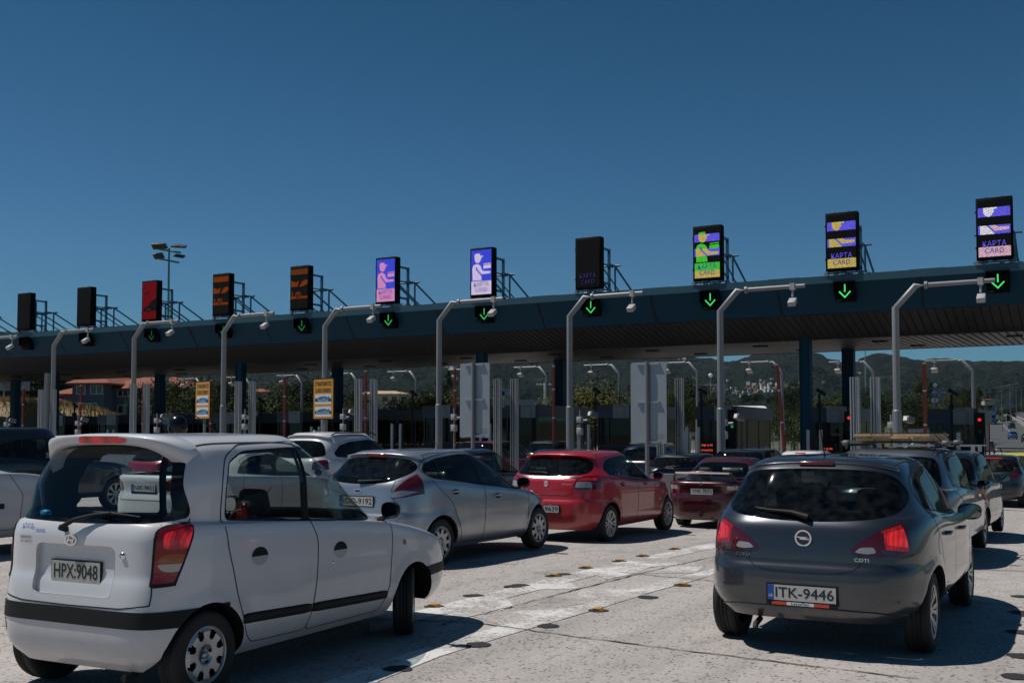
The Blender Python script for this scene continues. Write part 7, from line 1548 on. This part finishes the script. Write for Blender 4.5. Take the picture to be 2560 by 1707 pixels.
house('villa', 962, 150, 1010, 979, 118, M_WALLB, mat('pale_tiles', (.42, .30, .20), .9), 'beige two storey villa with pale hip roof right of the right yellow sign', 5, R(4)); house('villa_wing', 915, 145, 1012, 992, 40, M_WALLB, None, 'lower beige wing at the left side of the villa', 1)
house('gabled_house', 635, 140, 1010, 974, 62, M_WALLG, M_TILE, 'dim grey house with a low red roof between two profile posts', 2, R(-14), .25)
house('works_building', 1240, 260, 1012, 986, 40, M_WALLW, None, 'small white walled works building right of the left blank sign', 3); house('warehouse', 1330, 300, 1015, 996, 130, mat('wall_blue_grey', (.22, .25, .29), .6), None, 'long blue grey warehouse behind the centre booths', 0, rh=.2)
house('clubhouse', 1790, 150, 1030, 1006, 70, M_WALLB, M_TILE, 'low house with red roof behind the arched shelter', 2)
house('clubhouse_annex', 1696, 140, 1040, 1008, 22, M_WALLB, M_TILE, 'small red roofed house right of the right blank sign', 1); house('white_villa', 1556, 300, 1006, 990, 40, M_WALLW, None, 'distant white flat roofed block left of the right blank sign', 3)
house('red_roof_house', 2475, 420, 1006, 998, 26, M_WALLB, M_TILE, 'distant house with red roof near the right edge by the highway lamps', 2); house('white_hut', 2260, 240, 1008, 995, 10, M_WALLW, None, 'white hut between the rightmost mast and the poplar', 1); house('white_hut', 2036, 300, 1020, 1012, 22, M_WALLW, None, 'white roofed hut left of the front blue column', 1)
x, y = at(1258, 240); t = empty('rooftop_sign', (x, y, zz(986, 240)-1.5), R(YAW), label='pale rooftop billboard reading VIORYL on the works building', cat='billboard'); s = 240/2650
b = MB(); b.box(-22*s, 22*s, 0, .2, 1.5, 1.5+15*s); b.box(-20*s, -19*s, .2, .4, 0, 1.5); b.box(19*s, 20*s, .2, .4, 0, 1.5); bb = b.build('board', [mat('billboard_pale', (.26, .34, .38), .6)], t); lettering('lettering_text', 'VIORYL', 1.0, mat('ink_teal', (.01, .10, .16), .6), bb, Matrix.Translation((4*s, -.02, 1.5+9.5*s)) @ Matrix.Rotation(R(90), 4, 'X'), width=24*s)
b = MB(); 
for i in range(10): q = -17*s+i*4*s; b.add([(q, -.02, 1.5+2.5*s), (q+2*s, -.02, 1.5+4.4*s), (q+4*s, -.02, 1.5+2.5*s), (q+2*s, -.02, 1.5+3.4*s)], [(0, 1, 2, 3)])
b.build('wave_line', [mat('ink_teal', (.01, .10, .16), .6)], bb, fix=False)
x, y = at(25, 95); t = empty('billboard', (x, y, -1), R(YAW), label='pale billboard with dark lettering behind the leftmost columns', cat='billboard'); s = 95/2650; z1, z0 = zz(947, 95)+1, zz(976, 95)+1
b = MB(); b.box(-40*s, 48*s, 0, .1, z0, z1); b.tube([(-18*s, .15, 0), (-18*s, .15, z1)], .08); bb = b.build('board', [mat('billboard_grey', (.22, .24, .26), .6)], t)
for i, (a, w_) in enumerate((('ΔΙΑΝΟΜΕΣ ΕΜΠΟΡΙΟΥ', 78), ('ΜΕΤΑΦΟΡΕΣ', 50), ('ΑΠΟΘΗΚΕΣ', 40))): lettering('lettering_text', a, .3, M_INK, bb, Matrix.Translation((6*s, -.02, z1-(5+8.5*i)*s)) @ Matrix.Rotation(R(90), 4, 'X'), width=w_*s)
# town on the hill slope: every house its own object
grp = 'white and red roofed houses on the hill slope'
k = 0
wl = [mat('town_white', (.62, .60, .56), .9), mat('town_cream', (.5, .42, .33), .9), mat('town_pink', (.42, .28, .22), .9)]
def townhouse(u, row, wpx, red, lab):
    lo, hi = 800., 2650.
    for _ in range(30):
        md = (lo+hi)/2; r_ = 1085-(hillz(u, md)-1.65)/md*2650
        if r_ > row: lo = md
        else: hi = md
    dep = lo; s = dep/2650; x, y = at(u, dep); w_ = wpx*s; h = w_*rnd.uniform(.6, .95); t = empty('town_house', (x, y, hillz(u, dep)-h*.2), R(YAW)+rnd.uniform(-.6, .6), label=lab, cat='house', group=grp)
    b = MB(); b.box(-w_/2, w_/2, -w_*.3, w_*.3, 0, h); b.build('wall', [wl[rnd.randrange(3) if red else 0]], t); b = MB()
    if red: hip(b, -w_/2, w_/2, -w_*.3, w_*.3, h+.2, h*.35, .4); b.build('roof', [M_TILE], t)
    else: b.box(-w_*.52, w_*.52, -w_*.32, w_*.32, h, h+.5); b.build('roof', [wl[0]], t)
for i in range(95):
    u = rnd.gauss(1925, 55) if i % 5 else rnd.uniform(1780, 2010); u = min(2125, max(1770, u)); row = min(992, max(935, 975+rnd.gauss(0, 9)-(8 if u > 1900 else 0))); red = rnd.random() < .3
    townhouse(u, row, rnd.uniform(5, 9.5), red, ('red roofed' if red else 'white flat roofed')+' house among many in the town on the hill slope')
for i in range(22): townhouse(rnd.uniform(2040, 2440), rnd.uniform(975, 1004), rnd.uniform(4, 8), i % 3 == 0, ('red roofed' if i % 3 == 0 else 'white flat roofed')+' house low on the slope right of the town')
for u, row, wp in ((1130, 921, 12), (1118, 918, 8), (1712, 898, 9), (1700, 901, 6), (2150, 935, 8), (1744, 950, 9), (1735, 946, 6)): townhouse(u, row, wp, u < 1200, 'lone pale house high on the wooded hill')
# service shelter with arched white roof
DP = 110.; s = DP/2650; x, y = at(1840, DP); t = empty('service_shelter', (x, y, -1), R(YAW), label='white service shelter with arched roof bays and dark lettering behind the dark SUV', cat='shelter'); xa, xb = -78*s, 82*s; zt = zz(1033, DP)+1
Mw = mat('shelter_white', (.62, .62, .60), .5)
for i in range(6):
    b = MB(); q0 = xa+(xb-xa)*i/6+.04; q1 = xa+(xb-xa)*(i+1)/6-.04; n = 8
    vs = []
    for xx in (q0, q1): vs += [(xx, 2.5-2.5*math.cos(math.pi*j/n), zt+.85*math.sin(math.pi*j/n)*1.0) for j in range(n+1)]
    b.add(vs, [(j, j+1, n+2+j, n+1+j) for j in range(n)], 0, True); b.add([vs[j] for j in range(n+1)], [tuple(range(n+1))]); b.add([vs[n+1+j] for j in range(n+1)], [tuple(range(n+1))]); b.build('roof_bay', [Mw], t)
b = MB(); b.box(0-10*s, xb, -.05, .05, zt-.62, zt); fb = b.build('name_board', [Mw], t); lettering('name_text', 'SERVICE & ΒΕΝΖΙΝΗ', .5, mat('ink_dark', (.03, .03, .035), .6), fb, Matrix.Translation((xb*.42, -.06, zt-.32)) @ Matrix.Rotation(R(90), 4, 'X'), width=70*s)
b = MB(); b.box(-8*s, xb, 1.5, 4.5, 0, zt-.7); b.build('wall', [mat('shelter_wall', (.28, .30, .32), .7)], t)
for q in (xa+.1, 0, xb-.1): b = MB(); b.box(q-.08, q+.08, .1, .26, 0, zt); b.build('post', [M_GALV], t)
b = MB(); b.box(-10*s, 20*s, -.3, -.2, zt-2.6, zt-1.1); b.build('white_panel', [mat('panel_dim_white', (.35, .36, .38), .6)], t)
# railings, masts, pylons
for (u0, u1, dep, rows, lab) in ((1732, 1812, 95, (962, 972, 979, 987, 994), 'white rail fence behind the rear masts right of the blank sign'),):
    x0, y0 = at(u0, dep); x1, y1 = at(u1, dep); t = empty('rail_fence', (x0, y0, 0), label=lab, cat='fence'); b = MB()
    for r_ in rows: b.tube([(0, 0, zz(r_, dep)), (x1-x0, y1-y0, zz(r_, dep))], .045, 5)
    b.build('rail', [M_ALU], t); b = MB()
    for i in range(5): q = i/4; b.tube([((x1-x0)*q, (y1-y0)*q, -1), ((x1-x0)*q, (y1-y0)*q, zz(960, dep))], .05, 5)
    b.build('post', [M_ALU], t)
MG = mat('mast_green', (.10, .26, .22), .5)
def gmast(u, dep, ytop, rw, lab, head=False):
    x, y = at(u, dep); zt = zz(ytop, dep); t = empty('light_mast', (x, y, -1), label=lab, cat='light mast', group='tall green light masts'); b = MB(); b.tube([(0, 0, 0), (0, 0, zt+1)], [rw, rw*.45], 10); b.build('pole', [MG], t)
    if head:
        c, s_ = math.cos(R(YAW)), math.sin(R(YAW))
        for row, sp_ in ((622, 30), (647, 26)):
            zz_ = zz(row, dep)+1; w_ = sp_*dep/2650; b = MB(); b.tube([(-c*w_, -s_*w_, zz_+.1), (c*w_, s_*w_, zz_-.3)], .10, 6); b.build('crossarm', [MG], t)
            for q in ((-1, -.62, .62, 1) if row < 630 else (-1, 1)): Mx = Matrix.Translation((c*w_*q, s_*w_*q, zz_+.35)) @ Matrix.Rotation(R(YAW), 4, 'Z') @ Matrix.Rotation(R(-25 if q < 0 else 20), 4, 'X') @ Matrix.Rotation(R(10*q), 4, 'Y'); b = MB(); b.rbox(-.50, .50, -.42, .42, -.07, .11, .04, M=Mx); b.build('floodlight', [mat('floodlight_grey', (.05, .05, .05), .5)], t)
gmast(417, 105, 618, .20, 'tall green mast with six floodlights rising above the canopy roof', True)
gmast(1803, 150, 760, .14, 'thin pale green mast right of the rail fence'); gmast(2165, 150, 760, .11, 'thin green mast between the two right rear masts')
for i, (u, dep, yt) in enumerate(((2505, 240, 966), (2526, 290, 962), (2541, 345, 967), (2554, 400, 972), (2490, 300, 1000))):
    x, y = at(u, dep); z0 = zfar(y); zt = zz(yt, dep); t = empty('highway_lamp', (x, y, z0), R(YAW), label='slim highway lamp with two arms, %s from the left' % ['second', 'third', 'fourth', 'fifth', 'first'][i], cat='street lamp', group='twin arm highway lamps'); b = MB(); w_ = 20*dep/2650 if i < 4 else 5*dep/2650
    b.tube([(0, 0, 0), (0, 0, zt-z0)], [.10, .06], 6); b.tube([(-w_, 0, zt-z0-.3), (0, 0, zt-z0-.1), (w_, 0, zt-z0+.3)], .045, 5); b.build('pole', [M_GALV], t)
    for q in (-1, 1): b = MB(); b.rbox(q*w_-.4, q*w_+.4, -.14, .14, zt-z0+q*.3-.07, zt-z0+q*.3+.07, .03); b.build('lamp_head', [M_GALV], t)
x, y = at(2517, 420); z0 = zfar(y); t = empty('sign_gantry', (x, y, z0), R(YAW), label='grey sign gantry across the far highway', cat='gantry'); s = 420/2650
b = MB(); b.box(-22*s, 24*s, 0, .5, zz(1014, 420)-z0, zz(1010, 420)-z0); b.box(-22*s, -21*s, 0, .5, 0, zz(1010, 420)-z0); b.box(23*s, 24*s, 0, .5, 0, zz(1010, 420)-z0); b.build('truss', [M_GALV], t)
b = MB(); b.box(-20*s, 22*s, -.1, 0, zz(1018, 420)-z0, zz(1010.5, 420)-z0); b.build('panel', [mat('gantry_panel', (.18, .22, .24), .6)], t)
# blue motorway signs
for u, dep, r0, r1, wp, lab, txt in ((2339, 110, 955, 969, 13, 'blue square sign with a white diamond over the rightmost booth', None), (2337, 112, 976, 985, 15, 'left small blue direction panel under the diamond sign', 'ΙΑΒ'), (2360, 112, 976, 985, 10, 'right small blue direction panel under the diamond sign', 'Ι→'), (2338, 112, 995, 1005, 14, 'pale small panel below the blue direction panels', 'ΤΟΛΛ')):
    x, y = at(u, dep); s = dep/2650; t = empty('motorway_sign', (x, y, -1), R(YAW), label=lab, cat='road sign', group='small motorway signs'); b = MB(); z0, z1 = zz(r1, dep)+1, zz(r0, dep)+1; b.box(-wp/2*s, wp/2*s, 0, .05, z0, z1); b.tube([(0, .1, 0), (0, .1, z1)], .05, 6); bd = b.build('panel', [mat('sign_blue', (.012, .04, .12), .5) if 'pale' not in lab else mat('sign_pale', (.25, .30, .36), .5)], t)
    if txt is None:
        b = MB(); c = (z0+z1)/2; q = 5.5*s; b.add([(0, -.01, c-q), (q, -.01, c), (0, -.01, c+q), (-q, -.01, c)], [(0, 1, 2, 3)]); b.build('diamond', [M_WHITE], bd, fix=False); b = MB(); q = 2.2*s; b.box(-q*.3, q*.3, -.03, -.02, c-q, c+q); b.box(-q, q, -.03, -.02, c-q*.9, c-q*.3); b.build('arrow', [M_INK], bd)
    else: lettering('panel_text', txt.replace('ΤΟΛΛ', 'ΕΞΟΔΟΣ'), .3, M_WHITE if 'pale' not in lab else M_INK, bd, Matrix.Translation((0, -.02, (z0+z1)/2)) @ Matrix.Rotation(R(90), 4, 'X'), width=wp*.7*s)
x, y = at(1363, 140); t = empty('radio_mast', (x, y, -1), R(YAW), label='pale concrete mast with antenna arms right of the left rear masts', cat='mast'); s = 140/2650; b = MB(); b.tube([(0, 0, 0), (0, 0, zz(957, 140)+1)], .22, 8); b.build('pole', [mat('mast_concrete', (.35, .34, .31), .8)], t); b = MB(); zq = zz(961, 140)+1; b.tube([(-23*s, 0, zq), (24*s, 0, zq)], .07, 5)
for q in (-20, -12, 12, 20): b.tube([(q*s, -.6, zq-.1), (q*s, .6, zq+.15)], .08, 5)
b.build('crossarm', [M_GALV], t)
x, y = at(111, 62); t = empty('concrete_pole', (x, y, -1), label='pale tall pole left of the leftmost front mast', cat='pole'); b = MB(); b.tube([(0, 0, 0), (.25, 0, 6.2)], .18, 8); b.build('pole', [mat('pole_pale', (.24, .25, .26), .6)], t)
x, y = at(1777, 120); t = empty('ball_lamp', (x, y, -1), label='thin pole with a round white lamp left of the thin green mast', cat='street lamp'); b = MB(); b.tube([(0, 0, 0), (0, 0, zz(940, 120)+1)], .06, 6); b.build('pole', [M_GALV], t); b = MB(); zq = zz(938, 120)+1; b.lathe([(.001, zq-.25), (.2, zq-.15), (.26, zq), (.2, zq+.15), (.001, zq+.25)], 12, 'z'); b.build('globe', [M_WHITE], t)
# cars and truck out on the highway
def farcar(name, u, dep, m, lab, kind='hatch'):
    x, y = at(u, dep)
    base = dict(paint_m=m, rg=RG5, dlo=DLO5, lamp=[(.50, .80), (.50, .98), (.62, 1.0), (.95, .99), (.95, .78)], rglass_m=M_DARKG, glass_m=M_DARKG, mirrors=[(2.6, .80, 1.0, 1.0)])
    global gz; g0 = gz; gz = lambda a, c: (zfar(y)+.02 if y > 140 else -.58)
    r_, s_, o_, _q = car(name, hatch(**base), (x, y, -5), 1, label=lab, cat='car', group='cars driving away on the highway'); gz = g0
    return r_
r = farcar('maroon_hatchback', 2467, 122, paint('dull_maroon_lacquer', (.06, .02, .03), .2), 'dark maroon hatchback leaving the plaza, nearest on the highway'); b = MB(); b.box(.02, .05, -.26, .26, .50, .60); b.build('number_plate', [M_PLATE], r)
farcar('blue_hatchback', 2531, 196, P_BLUE, 'bright blue hatchback on the highway at right'); farcar('black_hatchback', 2529, 262, P_BLACK, 'small black car farther up the highway, above the blue one'); farcar('grey_hatchback', 2501, 330, P_GREY, 'tiny dark car beside the blue lorry'); farcar('navy_hatchback', 2533, 360, P_NAVY, 'tiny navy car far up the highway near the lamps'); farcar('red_hatchback', 2566, 175, P_BLACK, 'dark car cut by the right edge on the highway')
x, y = at(2478, 290); z = zfar(y)+.02; t = empty('lorry', (x, y, z), R(5), label='blue lorry far up the highway', cat='lorry', group='lorries'); b = MB(); b.rbox(-1.25, 1.25, 2.2, 9.5, 1.0, 3.8, .05); b.build('cargo_box', [P_BLUE], t); b = MB(); b.rbox(-1.2, 1.2, 0, 2.0, .5, 3.0, .15); b.box(-1.05, 1.05, -.02, .0, 1.8, 2.6, 1); b.build('cab', [P_BLUE, M_DARKG], t)
for yy_ in (.9, 7.0, 8.3):
    for s_ in (-1, 1): b = MB(); b.lathe([(.001, -.15), (.5, -.15), (.5, .15), (.001, .15)], 16, 'x', c=(s_*1.05, yy_, .5)); b.build('wheel', [M_RUBBER], t)
# low guard rail and green container near the plaza exit
x, y = at(2192, 95); t = empty('waste_container', (x, y, -.6), R(YAW), label='green container behind the right profile posts', cat='container'); b = MB(); b.rbox(-.35, .35, 0, 1, 0, zz(1056, 95)+.6, .12); b.build('body', [mat('container_green', (.01, .10, .03), .5)], t); b = MB(); b.rbox(-.37, .37, -.02, 1.02, zz(1056, 95)+.6, zz(1056, 95)+.68, .03); b.build('lid', [mat('container_green', (.01, .10, .03), .5)], t)
for (u0, u1, dep, row, lab) in ((1925, 2000, 80, 1098, 'grey guard rail behind the leaning red pole'), (2270, 2320, 90, 1076, 'grey guard rail right of the rightmost thick mast'), (1690, 1760, 78, 1085, 'white guard rail under the shelter')):
    x0, y0 = at(u0, dep); x1, y1 = at(u1, dep); z = zz(row, dep); t = empty('guard_rail', (x0, y0, -.6), label=lab, cat='guard rail', group='guard rails'); b = MB(); b.bar((0, 0, z+.6), (x1-x0, y1-y0, z+.6), .06, .30); b.build('rail', [M_GALV], t)
    for i in range(5): b = MB(); q = (i+.5)/5; b.box((x1-x0)*q-.05, (x1-x0)*q+.05, (y1-y0)*q-.05, (y1-y0)*q+.05, 0, z+.6); b.build('post', [M_GALV], t)

# ---- the air between here and the hills
b = MB(); b.box(-4200, 2600, -400, 4600, -60, 420); hz = b.mesh('haze'); m = bpy.data.materials.new('thin_air_haze'); m.use_nodes = True; nt = m.node_tree; nt.nodes.clear(); o = nt.nodes.new('ShaderNodeOutputMaterial'); v = nt.nodes.new('ShaderNodeVolumePrincipled')
v.inputs['Color'].default_value = (.62, .78, .95, 1); v.inputs['Density'].default_value = HAZE; v.inputs['Anisotropy'].default_value = .2; nt.links.new(v.outputs[0], o.inputs['Volume'])
if HAZE > 0: link_mesh('haze', hz, None, [m], kind='stuff', label='thin blue summer haze lying over the whole plain', cat='haze')
